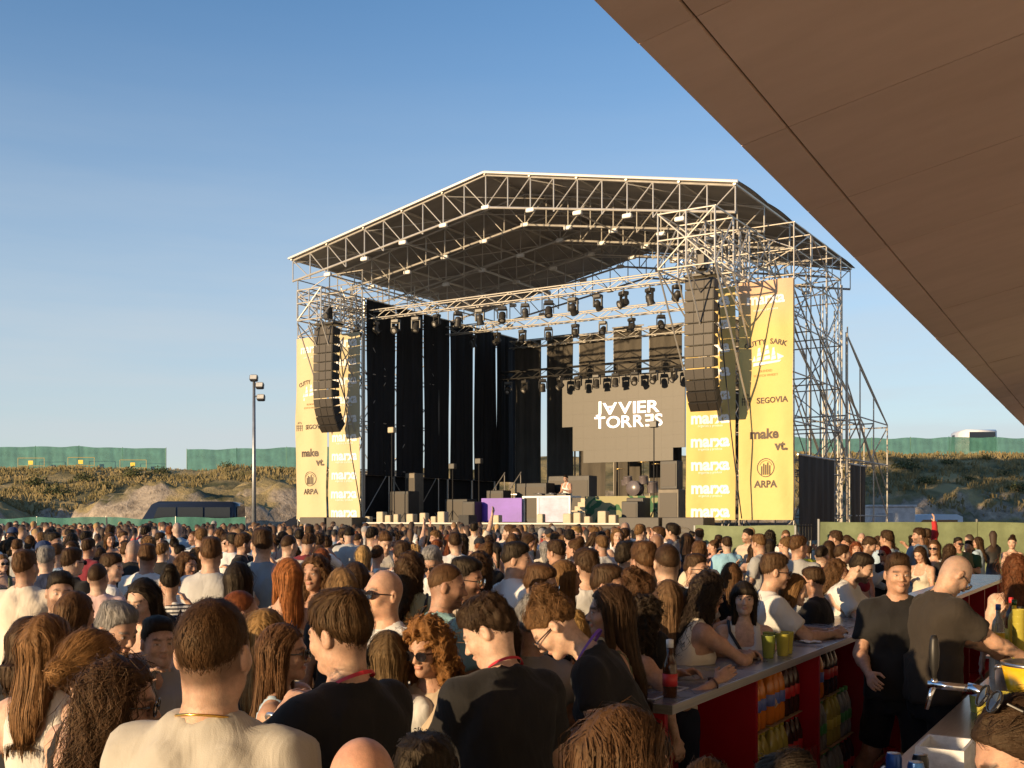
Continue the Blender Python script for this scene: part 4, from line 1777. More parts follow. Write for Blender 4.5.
def conc_mat():
    m, N, L, b = nodes_of('canopy_concrete')
    tc = N.new('ShaderNodeTexCoord')
    oi = N.new('ShaderNodeObjectInfo')
    n1 = N.new('ShaderNodeTexNoise')
    n1.inputs['Scale'].default_value = 1.1
    n1.inputs['Detail'].default_value = 9
    n1.inputs['Roughness'].default_value = .62
    mp = N.new('ShaderNodeMapping')
    mp.inputs['Scale'].default_value = (.6, 1.6, 1)
    L.new(tc.outputs['Object'], mp.inputs[0])
    L.new(mp.outputs[0], n1.inputs['Vector'])
    cr = N.new('ShaderNodeValToRGB')
    cr.color_ramp.elements[0].position = .3
    cr.color_ramp.elements[0].color = (.70, .515, .42, 1)
    cr.color_ramp.elements[1].position = .72
    cr.color_ramp.elements[1].color = (.80, .60, .50, 1)
    L.new(n1.outputs['Fac'], cr.inputs[0])
    mr = N.new('ShaderNodeMapRange')
    mr.inputs['To Min'].default_value = .93
    mr.inputs['To Max'].default_value = 1.05
    L.new(oi.outputs['Random'], mr.inputs['Value'])
    sc = N.new('ShaderNodeVectorMath')
    sc.operation = 'SCALE'
    L.new(cr.outputs[0], sc.inputs[0])
    L.new(mr.outputs[0], sc.inputs['Scale'])
    L.new(sc.outputs[0], b.inputs['Base Color'])
    n2 = N.new('ShaderNodeTexNoise')
    n2.inputs['Scale'].default_value = 55
    n2.inputs['Detail'].default_value = 5
    L.new(tc.outputs['Object'], n2.inputs['Vector'])
    bp = N.new('ShaderNodeBump')
    bp.inputs['Strength'].default_value = .18
    bp.inputs['Distance'].default_value = .01
    L.new(n2.outputs['Fac'], bp.inputs['Height'])
    L.new(bp.outputs['Normal'], b.inputs['Normal'])
    b.inputs['Roughness'].default_value = .85
    return m


m_conc = conc_mat()
CSL = .22
cz = lambda c: HC + 3.2 + CSL * (c + 2.83)
rows = [(-2.83, -2.42), (-2.42, .6), (.6, 3.6)]
PAN = {}
y0 = -11.6
k = 0
while y0 < 52:
    for ri, (c0, c1) in enumerate(rows):
        key = ri
        g_ = .006
        if key not in PAN:
            V = []
            for yy in (g_, 2.3 - g_):
                for c in (c0 + .012, c1 - .012):
                    V += [(c, yy, cz(c)), (c, yy, cz(c) + .2)]
            F = [(0, 4, 6, 2), (1, 3, 7, 5), (0, 2, 3, 1), (4, 5, 7, 6), (0, 1, 5, 4), (2, 6, 7, 3)]
            PAN[key] = mesh_py('panel', V, F, m_conc)
        ob('panel', PAN[key], can, loc=(0, y0, nrs.uniform(-.004, .004)))
    y0 += 2.3
    k += 1
V = []
for yy in (-11.6, 53.0):
    for c in (-2.80, 3.6):
        V += [(c, yy, cz(c) + .03), (c, yy, cz(c) + .55)]
ob('roof_slab', mesh_py('roof_slab', V, [(0, 4, 6, 2), (1, 3, 7, 5), (0, 2, 3, 1), (4, 5, 7, 6), (0, 1, 5, 4), (2, 6, 7, 3)], mat('joint_concrete', (.15, .11, .085), .9)), can)
bw = empty('bounce_wall', (0, 0, 0), CA, 'concrete building wall carrying the canopy behind the bar', 'wall')  # out of view; placed close and pale to bounce light under the canopy
ob('wall', MB().box(3.62, 4.1, -11.6, 53, 0, 7.6).build('wall', mat('pale_bounce_render', (.78, .74, .68), .85, var=.06)), bw)

# ================================================================== the bar
m_red = mat('red_panel', (.30, .004, .012), .35, var=.15, scale=2, coat=.2)
m_top = None


def counter_mat():
    m, N, L, b = nodes_of('printed_counter')
    tc = N.new('ShaderNodeTexCoord')
    n1 = N.new('ShaderNodeTexNoise')
    n1.inputs['Scale'].default_value = 1.6
    n1.inputs['Detail'].default_value = 8
    n1.inputs['Distortion'].default_value = 1.5
    L.new(tc.outputs['Object'], n1.inputs['Vector'])
    cr = N.new('ShaderNodeValToRGB')
    e = cr.color_ramp.elements
    e[0].position = .3
    e[0].color = (.06, .065, .085, 1)
    e[1].position = .7
    e[1].color = (.30, .29, .30, 1)
    x_ = e.new(.5)
    x_.color = (.14, .15, .18, 1)
    L.new(n1.outputs['Fac'], cr.inputs[0])
    L.new(cr.outputs[0], b.inputs['Base Color'])
    mr = N.new('ShaderNodeMapRange')
    mr.inputs['To Min'].default_value = .14
    mr.inputs['To Max'].default_value = .4
    L.new(n1.outputs['Fac'], mr.inputs['Value'])
    L.new(mr.outputs[0], b.inputs['Roughness'])
    return m


m_top = counter_mat()
BZ = 1.15
BL = 12.0
bar = empty('bar_counter', B0, BA, 'long red bar counter with grey top running away to the right', 'bar counter')
nb = 10
for i in range(nb):
    a, b_ = BL * i / nb, BL * (i + 1) / nb
    ob('counter_top', MB().box(-.48, .03, a + .002, b_ - .002, BZ - .035, BZ, .006).build('counter_top', m_top), bar)
    block('front_panel', -.45, -.42, a + .004, b_ - .004, .03, BZ - .036, m_red, bar)
    block('divider', -.418, 0, a + .001 if i else .0, a + .035, .03, BZ - .036, m_red, bar)
    block('shelf', -.417, -.02, a + .036, b_ - .002, .06, .085, m_red, bar)
block('divider', -.418, 0, BL - .034, BL, .03, BZ - .036, m_red, bar)
m_alu = mat('aluminium_edge', (.55, .55, .56), .35, .9)
block('edge_trim', .031, .040, 0, BL, BZ - .038, BZ + .002, m_alu, bar)
block('edge_trim', -.48, .040, -.010, -.001, BZ - .038, BZ + .002, m_alu, bar)
for i in (0, 1):
    block('lower_panel', -.02, -.005, .05 + 1.2 * i, 1.18 + 1.2 * i, .03, .55, m_red, bar)
# printed mat lying on the near end of the counter
mt = empty('bar_mat', B(-.24, .28, BZ + .001), BA, 'pale rectangular print on the near end of the bar top', 'bar mat')
m_prt = mat('pale_print', (.45, .45, .46), .35)
for a in ((-.16, .16, -.20, -.185), (-.16, .16, .185, .20), (-.16, -.145, -.185, .185), (.145, .16, -.185, .185)):
    block('edge', a[0], a[1], a[2], a[3], .0, .003, m_prt, mt)
for y_ in (3.6, 6.1):
    me = text_mesh('marxa', .26, m_prt, .01, .001)
    lt = ob('lettering', me, bar, M=Matrix.Translation((-.2, y_, BZ + .0025)) @ Matrix.Rotation(R(90), 4, 'Z'))

# transverse second bar at the far right end
b2 = empty('bar_counter', B(1.6, 12.2), BA, 'short red bar end beyond the bartenders at the right edge', 'bar counter')
block('front_panel', 0, 1.8, 0, .03, .02, 1.08, m_red, b2)
block('side_panel', -.03, -.001, 0, .6, .02, 1.08, m_red, b2)
ob('counter_top', MB().box(-.05, 1.85, -.04, .65, 1.081, 1.115, .006).build('counter_top', m_top), b2)

# ------------------------------------------------------------------ back counter with tap
KX0, KX1 = 1.08, 1.95
BK = empty('back_counter', KB0 + BX * KX0 + BY * -2.2, BA, 'steel back counter behind the bartenders in the lower right corner', 'counter')
m_steel = mat('brushed_steel', (.5, .5, .51), .3, .95, var=.15, scale=14, stretch=(8, .6, 1))
KZ = .93
ob('counter_top', MB().box(0, KX1 - KX0, 0, 11.6, KZ - .04, KZ, .008).build('counter_top', m_steel), BK)
for i in range(5):
    block('cabinet_panel', .04, KX1 - KX0 - .04, i * 2.3 + .01, i * 2.3 + 2.29, .05, KZ - .041, mat('grey_cabinet', (.20, .20, .21), .5), BK)


def K(x, y, z=0):
    return KB0 + BX * (KX0 + x) + BY * y + Vector((0, 0, KZ + z))


m_chrome = mat('chrome', (.75, .75, .76), .12, 1.0, var=.05)
tp = K(.40, .04)
tap = empty('beer_tap', tp, BA + R(10), 'chrome beer tap with black handle on the back counter', 'beer tap')
tap.scale = (.85, .85, .88)
ob('column', MB().tube([(0, 0, 0), (0, 0, .20), (-.02, 0, .28), (-.08, 0, .335), (-.16, 0, .35)], [.035, .033, .032, .03, .028], 14).build('column', m_chrome, True), tap)
ob('tap_arm', MB().tube([(-.12, 0, .35), (-.34, 0, .36)], .018, 12).build('tap_arm', m_chrome, True), tap)
ob('spout', MB().tube([(-.31, 0, .36), (-.33, 0, .30), (-.345, 0, .24)], [.014, .012, .010], 10).build('spout', m_chrome, True), tap)
hnd = ob('handle', MB().lathe([(.010, 0), (.012, .04), (.022, .07), (.026, .14), (.020, .20), (.012, .22)], 12).build('handle', m_blk, True), tap, loc=(-.31, 0, .375))
ob('collar', MB().lathe([(.014, -.015), (.016, .0), (.014, .012)], 12).build('collar', m_chrome, True), hnd)

m_cup = mat('yellow_plastic_cup', (.66, .58, .10), .25, var=.1, alpha=.80, trans=.35)
m_cupg = mat('green_plastic_cup', (.40, .46, .10), .25, var=.1, alpha=.80, trans=.35)


def cup_mesh(m):
    mb = MB()
    mb.lathe([(.028, 0), (.030, .004), (.039, .125), (.041, .128), (.038, .128), (.028, .010), (.001, .009)], 18)
    return mb.build('cup', m, True)


CUP = cup_mesh(m_cup)
CUPG = cup_mesh(m_cupg)
DRK = MB().lathe([(.0275, .010), (.0345, .085), (.001, .086)], 16).build('drink', mat('drink', (.55, .40, .04), .1, trans=.3), True)


def cup(loc, label, g=False, group='plastic cups'):
    r_ = empty('plastic_cup', loc, 0, label, 'cup', group)
    ob('cup_wall', CUPG if g else CUP, r_)
    ob('drink', DRK, r_)
    return r_


def bottle(name, loc, label, prof, m, cap_m, lab_m=None, lab=None, group=None, cap_h=.02):
    r_ = empty(name, loc, rnd.uniform(0, 6), label, 'bottle', group)
    ob('glass', MB().lathe(prof, 18).build('glass', m, True), r_)
    rr, zz = prof[-1][0], prof[-1][1]
    ob('cap', MB().lathe([(rr + .003, zz - .015), (rr + .003, zz + cap_h), (rr * .6, zz + cap_h + .002)], 14).build('cap', cap_m, True), r_)
    if lab:
        ob('bottle_label', MB().lathe([(lab[0], lab[1]), (lab[0] + .0012, lab[1]), (lab[0] + .0012, lab[2]), (lab[0], lab[2])], 18).build('bottle_label', lab_m, True), r_)
    return r_


m_brown = mat('brown_glass', (.09, .03, .008), .08, var=.1, trans=.5)
m_greeng = mat('green_glass', (.03, .12, .03), .08, var=.1, trans=.5)
m_clearg = mat('clear_glass', (.7, .72, .68), .06, var=.05, trans=.75)
m_white = mat('white_cap', (.75, .74, .70), .5)
m_redl = mat('red_label', (.5, .03, .03), .5)
m_ylab = mat('yellow_label', (.72, .48, .03), .45)
BEER = [(.030, 0), (.032, .006), (.032, .125), (.028, .15), (.0155, .185), (.0135, .235)]
bottle('beer_bottle', B(-.06, .20, BZ), 'brown beer bottle with white cap standing on the near bar corner', BEER, m_brown, m_white, m_redl, (.0325, .05, .105))
# cups standing on the bar: three by the woman with the black strap, others further along
for i, (x_, y_) in enumerate(((-.10, 1.72), (-.06, 1.86), (-.15, 1.90), (-.07, 1.98))):
    cup(B(x_, y_, BZ), 'yellow-green plastic cup on the bar, %s of the four standing together' % ('nearest', 'second', 'third', 'farthest')[i], i % 2 == 0, 'cups on the bar')
for i, (x_, y_) in enumerate(((-.10, 7.4), (-.16, 7.5), (-.08, 7.62))):
    cup(B(x_, y_, BZ), 'greenish plastic cup on the bar behind the young bartender, %s of three' % ('left', 'middle', 'right')[i], True, 'cups behind the bartender')

# ------------------------------------------------------------------ soda packs under the counter
SODA = [(.030, 0), (.040, .012), (.042, .06), (.037, .11), (.041, .17), (.039, .22), (.020, .275), (.0125, .295), (.0125, .31)]
SM = {}
for nm, c, t_ in (('orange', (.75, .22, .02), .25), ('lemon', (.62, .52, .10), .4), ('clear', (.55, .56, .52), .6), ('cola', (.06, .02, .012), .15)):
    SM[nm] = (MB().lathe(SODA, 12).build('soda_bottle', mat('soda_' + nm, c, .15, var=.1, trans=t_), True),
              MB().lathe([(.016, .295), (.016, .322), (.010, .323)], 10).build('cap', mat('cap_' + nm, {'orange': (.7, .25, .02), 'lemon': (.65, .5, .05), 'clear': (.1, .35, .12), 'cola': (.5, .02, .02)}[nm], .4), True),
              MB().lathe([(.0405, .105), (.0425, .108), (.0425, .168), (.0412, .17)], 12).build('bottle_label', mat('soda_label_' + nm, {'orange': (.10, .14, .4), 'lemon': (.6, .5, .08), 'clear': (.08, .3, .1), 'cola': (.45, .02, .02)}[nm], .4), True))


def soda_pack(x_, y_, z_, kind, label):
    r_ = empty('soda_pack', B(x_, y_, z_), BA, label, 'soda pack', 'soda packs under the bar')
    r_.scale = (1.08, 1.08, 1.02)
    b_, c_, l_ = SM[kind]
    for i in range(3):
        for j in range(2):
            o = ob('soda_bottle', b_, r_, loc=((j - .5) * .088, (i - 1) * .088, 0))
            ob('cap', c_, o)
            ob('bottle_label', l_, o)
    ob('wrap_base', MB().box(-.09, .09, -.135, .135, -.006, -.001).build('wrap_base', mat('cardboard', (.32, .22, .13), .8)), r_)


for bay, pos, y_, cols in (('second', 'near', 1.55, ('clear', 'lemon', 'orange')), ('second', 'middle', 1.90, ('lemon', 'lemon', 'orange')), ('second', 'far', 2.2, ('clear', 'cola', 'cola')),
                      ('third', 'near', 2.75, ('clear', 'clear', 'orange')), ('third', 'middle', 3.1, ('clear', 'lemon', 'cola')), ('third', 'far', 3.4, ('cola', 'clear')),
                      ('fourth', 'near', 4.0, ('clear', 'clear')), ('fourth', 'far', 4.35, ('cola', 'lemon'))):
    for t_, cc in enumerate(cols):
        nmz = {'orange': 'orange', 'lemon': 'yellow lemon', 'clear': 'clear', 'cola': 'dark cola'}[cc]
        soda_pack(-.14 - .02 * t_, y_, -.0 + .092 + t_ * .334, cc, '%s soda pack, %s of the %s stack in the %s bay under the bar' % (nmz, ('bottom', 'middle', 'top')[t_], pos, bay))

# floor behind the bar
fl = ob('bar_floor', MB().box(.02, 1.04, -3, 13, 0, .02).build('bar_floor', mat('plywood_floor', (.30, .22, .17), .8, var=.3, scale=3, bump=.15)), loc=B0, rz=BA)
tag(fl, kind='structure')
rg = empty('cardboard_sheet', B(.22, 3.35, .022), BA + R(25), 'torn pale cardboard sheet on the floor beside the bar', 'cardboard')
ob('sheet', MB().prism([(-.18, 0), (.2, 0), (.22, .008), (.1, .05), (-.02, .012), (-.2, .03)], -.2, .16).build('sheet', mat('pale_card', (.5, .38, .28), .8)), rg)

# ------------------------------------------------------------------ things on the back counter
BKT = K(.36, 1.72)
bk = empty('ice_bucket', BKT, BA, 'yellow ice bucket with steel rim on the back counter', 'bucket')
ob('bucket_wall', MB().lathe([(.115, 0), (.12, .01), (.165, .21), (.150, .205), (.105, .02), (.001, .02)], 28).build('bucket_wall', mat('yellow_enamel', (.78, .46, .01), .3, coat=.4), True), bk)
ob('rim', MB().lathe([(.163, .206), (.170, .209), (.170, .226), (.150, .226), (.150, .205)], 28).build('rim', m_steel, True), bk)
for s in (1, -1):
    ob('handle', MB().tube([(.150 * s, -.04, .20), (.19 * s, -.04, .19), (.19 * s, .04, .19), (.150 * s, .04, .20)], .008, 8).build('handle', m_steel, True), bk)
LIQ = [(.036, 0), (.039, .008), (.039, .18), (.032, .215), (.015, .245), (.0135, .30)]
TALL = [(.034, 0), (.037, .008), (.037, .21), (.030, .25), (.0145, .275), (.013, .325)]
spots = [(.26, 1.30, 'liquor_bottle', LIQ, m_clearg, mat('blue_cap', (.03, .08, .3), .4), m_ylab, 'clear bottle with blue cap and yellow label, leftmost on the back counter'),
         (.34, 1.42, 'liquor_bottle', TALL, m_ylab, m_greeng, None, 'yellow bottle with green neck second from left on the back counter'),
         (.40, 1.20, 'liquor_bottle', LIQ, m_ylab, m_blk, m_redl, 'yellow bottle with red label and black cap beside the cup tower'),
         (.52, 1.45, 'liquor_bottle', LIQ, m_brown, m_redl, m_ylab, 'brown bottle with red cap and yellow label at the right edge'),
         (.60, 1.25, 'liquor_bottle', TALL, m_greeng, m_ylab, m_ylab, 'green bottle with yellow label at the right edge'),
         (.30, 1.62, 'liquor_bottle', TALL, m_brown, m_redl, m_ylab, 'dark bottle with red cap behind the yellow bottles'),
         (.46, 1.70, 'liquor_bottle', TALL, m_ylab, m_ylab, None, 'all-yellow tall bottle at the back of the bottle group')]
shf = empty('bottle_riser', K(.0, 2.45), BA, 'low steel riser under the bottles on the back counter', 'shelf')
block('shelf_top', .0, .6, .15, .8, .125, .14, m_steel, shf)
for a in (.02, .55):
    for b_ in (.18, .76):
        block('leg', a, a + .03, b_ - .015, b_ + .015, 0, .124, m_steel, shf)
for x_, y_, nm, pr, m, cm, lm, lb in spots:
    bottle(nm, K(x_ - .20, y_ + 1.42, .141), lb, pr, m, cm, lm, (pr[2][0] + .0005, .05, .14) if lm else None, 'bottles on the back counter')
# tower of stacked cups
for i in range(9):
    r_ = empty('plastic_cup', K(.22, 2.35, i * .042), 0, 'yellow cup in the tower by the bucket, %s from the bottom' % ('first', 'second', 'third', 'fourth', 'fifth', 'sixth', 'seventh', 'eighth', 'ninth')[i], 'cup', 'nested tower of yellow cups')
    ob('cup_wall', CUP, r_)
cup(K(.13, 1.28), 'yellow-green cup on the back counter left of the bucket', True, 'cups on the back counter')
cup(K(.20, 1.02), 'yellow-green cup standing directly in front of the ice bucket', False, 'cups on the back counter')
cup(K(.27, 1.2), 'yellow cup below the ice bucket by the tap', False, 'cups on the back counter')
bx_ = empty('plastic_crate', K(.22, -.22), BA, 'white plastic crate on the back counter left of the tap', 'crate')
mpl = mat('white_plastic', (.62, .62, .62), .45)
for a in ((-.09, .09, -.14, -.125, 0, .12), (-.09, .09, .125, .14, 0, .12), (-.09, -.078, -.124, .124, 0, .12), (.078, .09, -.124, .124, 0, .12), (-.077, .077, -.124, .124, 0, .01)):
    block('side', *a, mpl, bx_)
trb = empty('bottle_tray', K(.14, -.62), BA, 'steel tray holding cap tins at the bottom right', 'tray')
ob('tray', MB().box(-.12, .12, -.22, .22, 0, .012, .004).build('tray', m_steel), trb)
for i in range(4):
    block('rim', -.12 if i != 1 else .11, .12 if i != 0 else -.11, *( (-.22, .22) if i < 2 else ((-.22, -.21) if i == 2 else (.21, .22))), .0125, .04, m_steel, trb)
for i, (x_, y_, c) in enumerate(((.09, -.55, (.02, .08, .3)), (.18, -.52, (.02, .02, .02)), (.19, -.66, (.03, .12, .35)))):
    r_ = empty('drink_can', K(x_, y_, .013), 0, ('blue can', 'black can', 'second blue can')[i] + ' in the steel tray at the bottom right', 'can', 'cans in the tray')
    ob('can_wall', MB().lathe([(.024, 0), (.030, .008), (.030, .095), (.026, .108), (.026, .112)], 16).build('can_wall', mat('can_%d' % i, c, .3, .4), True), r_)
    ob('lid', MB().lathe([(.025, .110), (.025, .1125), (.010, .1125)], 16).build('lid', m_alu, True), r_)

m_nap = mat('paper_napkin', (.72, .71, .68), .8, var=.1)
for i, (x_, y_, a_) in enumerate(((-.30, .95, 20), (-.12, 2.6, 50), (-.25, 3.1, 10), (-.15, 4.4, 70))):
    r_ = empty('paper_napkin', B(x_, y_, BZ + .001), BA + R(a_), 'crumpled white napkin on the bar top, %s from the near end' % ('first', 'second', 'third', 'fourth')[i], 'napkin', 'napkins on the bar')
    V_, F_ = [], []
    for a in range(6):
        for b_ in range(6):
            V_.append(((a - 2.5) * .024, (b_ - 2.5) * .024, .004 + .012 * abs(math.sin(a * 2.1 + i) * math.cos(b_ * 1.7 + i * 2))))
    V_ += [(x, y, z - .003) for x, y, z in V_]
    for a in range(5):
        for b_ in range(5):
            q = a * 6 + b_
            F_ += [(q, q + 6, q + 7, q + 1), (q + 36, q + 37, q + 43, q + 42)]
    ob('paper', mesh_py('paper', V_, F_, m_nap), r_)

# ================================================================== the stage
m_tube = mat('scaffold_tube', (.50, .46, .40), .42, .65, var=.25, scale=2)
m_truss = mat('aluminium_truss', (.55, .52, .47), .42, .6, var=.2, scale=2)
m_black = mat('matt_black', (.022, .021, .020), .7, var=.3)
m_drape = mat('black_drape', (.018, .017, .017), .85, var=.35, scale=1.0, stretch=(3, 3, .3), spec=.25)
m_drapeb = mat('sunlit_black_drape', (.085, .075, .062), .85, var=.3, scale=1.0, stretch=(2, 2, .4), spec=.15)  # black cloth with the tan of sunlight put into its colour


def at_stage(name, u, v, z, label, cat, group=None, rz=0.0):
    return empty(name, S(u, v, z), SA + rz, label, cat, group)


# ------------------------------------------------------------------ roof
RW, RD, EZ, AZ = 18.0, 13.0, 11.98, 13.80
roof = at_stage('stage_roof', 0, 0, 0, 'big gabled stage roof on pale lattice trusses with dark sheet covering', 'stage roof')


def roof_z(u):
    return AZ - (AZ - EZ) * abs(u - RW / 2) / (RW / 2)


NT, NP = 6, 20
TD = 1.12
for i in range(NT):
    v = RD * i / (NT - 1)
    ch = MB()
    top = [(RW * k / NP, v, roof_z(RW * k / NP) - .05) for k in range(NP + 1)]
    dep = [TD * (.72 + .28 * min(1, min(k, NP - k) / 2.0)) for k in range(NP + 1)]
    bot = [(p[0], v, p[2] - dep[k]) for k, p in enumerate(top)]
    ch.tube([top[0], top[NP // 2], top[NP]], .044, 8)
    ch.tube([bot[0], bot[NP // 2], bot[NP]], .044, 8)
    tr_ = ob('roof_truss', ch.build('roof_truss', m_truss), roof)
    for k in range(NP + 1):
        tube('vertical', bot[k], top[k], .023, m_truss, tr_)
    for k in range(NP):
        if k < NP // 2:
            tube('diagonal', top[k], bot[k + 1], .021, m_truss, tr_)
        else:
            tube('diagonal', top[k + 1], bot[k], .021, m_truss, tr_)
    for k in range(2, NP, 2):
        g_ = MB().box(-.16, .16, -.07, .07, -.07, .07, .02).build('gusset', mat('white_gusset', (.72, .70, .66), .45)) if ('gus',) not in UNIT else UNIT[('gus',)]
        UNIT[('gus',)] = g_
        ob('gusset', g_, tr_, loc=bot[k])
# longitudinal purlins and bracing between the trusses
for k in range(0, NP + 1, 2):
    u = RW * k / NP
    tube('purlin', (u, -.1, roof_z(u) - .02), (u, RD + .1, roof_z(u) - .02), .045, m_truss, roof)
for k in (2, 6, 14, 18):
    u = RW * k / NP
    tube('tie', (u, 0, roof_z(u) - TD - .05), (u, RD, roof_z(u) - TD - .05), .03, m_truss, roof)
for i in range(NT - 1):
    for k in (0, 4, 8, 12, 16):
        u0, u1 = RW * k / NP, RW * (k + 4) / NP
        v0, v1 = RD * i / (NT - 1), RD * (i + 1) / (NT - 1)
        tube('wind_brace', (u0, v0, roof_z(u0) - .15), (u1, v1, roof_z(u1) - .15), .022, m_truss, roof)
m_roof = mat('grey_roof_sheet', (.36, .33, .29), .8, var=.25, scale=.5, stretch=(.3, 2, 1), bump=.2, bscale=3)
for i in range(NT - 1):
    v0, v1 = RD * i / (NT - 1) - (.10 if i == 0 else -.01), RD * (i + 1) / (NT - 1) + (.3 if i == NT - 2 else -.01)
    for sd_ in (0, 1):
        for half in (0, 1):
            nu = 14
            V, F = [], []
            ua, ub = (0.0 - .12, 4.5) if half == 0 else (4.5, 9.0)
            for a in range(nu + 1):
                u = ua + (ub - ua) * a / nu
                uu = u if sd_ == 0 else RW - u
                for b_ in range(9):
                    v = v0 + (v1 - v0) * b_ / 8
                    z = roof_z(uu) + .06 + .05 * math.sin(math.pi * b_ / 8) + .012 * math.sin(u * 9)
                    V.append((uu, v, z))
            n_ = len(V)
            V += [(x_, y_, z_ + .02) for x_, y_, z_ in V]
            for a in range(nu):
                for b_ in range(8):
                    q = a * 9 + b_
                    f_ = (q, q + 1, q + 10, q + 9)
                    F.append(f_ if sd_ == 0 else f_[::-1])
                    f_ = (q + n_, q + 9 + n_, q + 10 + n_, q + 1 + n_)
                    F.append(f_ if sd_ == 0 else f_[::-1])
            ob('roof_sheet', mesh_py('roof_sheet', V, F, m_roof, True), roof)
me_e = mat('white_edge_rail', (.75, .73, .70), .4, .3)
tube('edge_rail', (-.12, -.12, EZ + .02), (RW / 2, -.12, AZ + .02), .05, me_e, roof)
tube('edge_rail', (RW / 2, -.12, AZ + .02), (RW + .12, -.12, EZ + .02), .05, me_e, roof)


# ------------------------------------------------------------------ scaffold towers
def scaff(root, us, vs, zs, r=.027, braces=True, skip=None):
    zt = zs[-1]
    for u in us:
        for v in vs:
            tube('standard', (u, v, 0), (u, v, zt), r * 1.1, m_tube, root)
    for z in zs[1:]:
        for v in vs:
            for a, b_ in zip(us[:-1], us[1:]):
                tube('ledger', (a, v, z), (b_, v, z), r, m_tube, root)
        for u in us:
            for a, b_ in zip(vs[:-1], vs[1:]):
                tube('ledger', (u, a, z), (u, b_, z), r, m_tube, root)
    if braces:
        for i, (z0, z1) in enumerate(zip(zs[:-1], zs[1:])):
            for u in (us[0], us[-1]):
                for j, (a, b_) in enumerate(zip(vs[:-1], vs[1:])):
                    p, q = ((a, b_) if (i + j) % 2 else (b_, a))
                    tube('brace', (u, p, z0), (u, q, z1), r * .85, m_tube, root)
            for v in (vs[0], vs[-1]):
                for j, (a, b_) in enumerate(zip(us[:-1], us[1:])):
                    p, q = ((a, b_) if (i + j) % 2 else (b_, a))
                    tube('brace', (p, v, z0), (q, v, z1), r * .85, m_tube, root)


ZS = [0, 2, 4, 6, 8, 9.5, 11.0]
tl = at_stage('scaffold_tower', 0, 0, 0, 'left scaffold tower carrying the left loudspeaker array and banners', 'scaffold tower', 'scaffold towers of the stage')
scaff(tl, [-1.2, .5, 2.2], [1.55, 3.2, 4.9, 6.6], [0, 1.9, 3.8, 5.7, 7.6, 9.3, 10.1, 10.9, 11.6], .022)
tr2 = at_stage('scaffold_tower', 0, 0, 0, 'tall right scaffold tower behind the two yellow banners', 'scaffold tower', 'scaffold towers of the stage')
scaff(tr2, [15.8, 17.55, 19.3], [1.55, 3.3, 5.05, 6.8], [0, 1.9, 3.4, 4.9, 6.4, 7.9, 9.4, 10.2, 11.0], .022)
# stepped buttress running back from the right tower
bt = at_stage('scaffold_tower', 0, 0, 0, 'stepped open scaffold buttress to the right of the stage', 'scaffold tower', 'scaffold towers of the stage')
vv = [7.1, 9.0, 11.0, 13.2]
hs = [8.4, 7.4, 6.5, 5.6]
for u in (17.55, 18.5, 19.4):
    for v, h in zip(vv, hs):
        tube('standard', (u, v, 0), (u, v, h), .028, m_tube, bt)
    for (a, ha), (b_, hb_) in zip(zip(vv, hs), zip(vv[1:], hs[1:])):
        tube('brace', (u, a, ha), (u, b_, hb_), .026, m_tube, bt)
        tube('brace', (u, a, ha - 2), (u, b_, hb_ - 2.6), .026, m_tube, bt)
        tube('brace', (u, a, 0), (u, b_, 2), .024, m_tube, bt)
        for z in (2, 4, 5.6):
            tube('ledger', (u, a, z), (u, b_, z), .026, m_tube, bt)
    tube('brace', (u, 7.1, 8.4), (u, 13.2, 5.6), .026, m_tube, bt)
    tube('brace', (u, 7.1, 6.8), (u, 13.2, 2.0), .026, m_tube, bt)
for v, h in zip(vv, hs):
    for z in (2, 4, 5.5):
        tube('ledger', (17.55, v, z), (19.4, v, z), .026, m_tube, bt)
    tube('brace', (17.55, v, 2), (19.4, v, 5.5), .024, m_tube, bt)
for u, h in ((18.0, 10.6), (18.5, 9.8), (19.0, 9.2), (19.45, 8.6)):
    tube('brace', (u, 1.8, h + .4), (u, 7.1, h - 3), .026, m_tube, bt)
    tube('standard', (u, 7.1, 0), (u, 7.1, h), .028, m_tube, bt)

# cantilever frames in front of the towers, from which the arrays hang
for uc, lb in ((1.0, 'left cantilever frame above the left hanging loudspeaker array'), (17.0, 'right cantilever frame above the right hanging loudspeaker array')):
    cf = at_stage('rigging_frame', 0, 0, 0, lb, 'rigging frame', 'cantilever rigging frames')
    us, vs, zs = ([uc - .9, uc, uc + .9], [-1.4, .1, 1.5, 3.4], [9.35, 10.2, 11.0]) if uc > 9 else ([uc - .3, uc + .3, uc + .9], [-.5, .6, 1.5, 3.4], [9.45, 10.1, 10.6])
    for u in us:
        for z in zs:
            tube('ledger', (u, vs[0], z), (u, vs[-1], z), .028, m_truss, cf)
        for v in vs:
            tube('standard', (u, v, zs[0]), (u, v, zs[-1]), .028, m_truss, cf)
        for a, b_ in zip(vs[:-1], vs[1:]):
            tube('brace', (u, a, zs[0]), (u, b_, zs[-1]), .024, m_truss, cf)
        tube('brace', (u, vs[0], 9.35), (u, 1.5, 5.2), .028, m_truss, cf)
        tube('brace', (u, .1, 9.35), (u, 1.5, 7.2), .028, m_truss, cf)
        tube('brace', (u, vs[0], 9.35), (u, 3.4, 6.8), .024, m_truss, cf)
    for v in vs:
        for z in zs:
            tube('ledger', (us[0], v, z), (us[-1], v, z), .028, m_truss, cf)
        tube('brace', (us[0], v, zs[-1]), (us[-1], v, zs[0]), .026, m_truss, cf)
    tube('brace', (us[0], vs[0], zs[0]), (us[-1], vs[0], zs[-1]), .026, m_truss, cf)

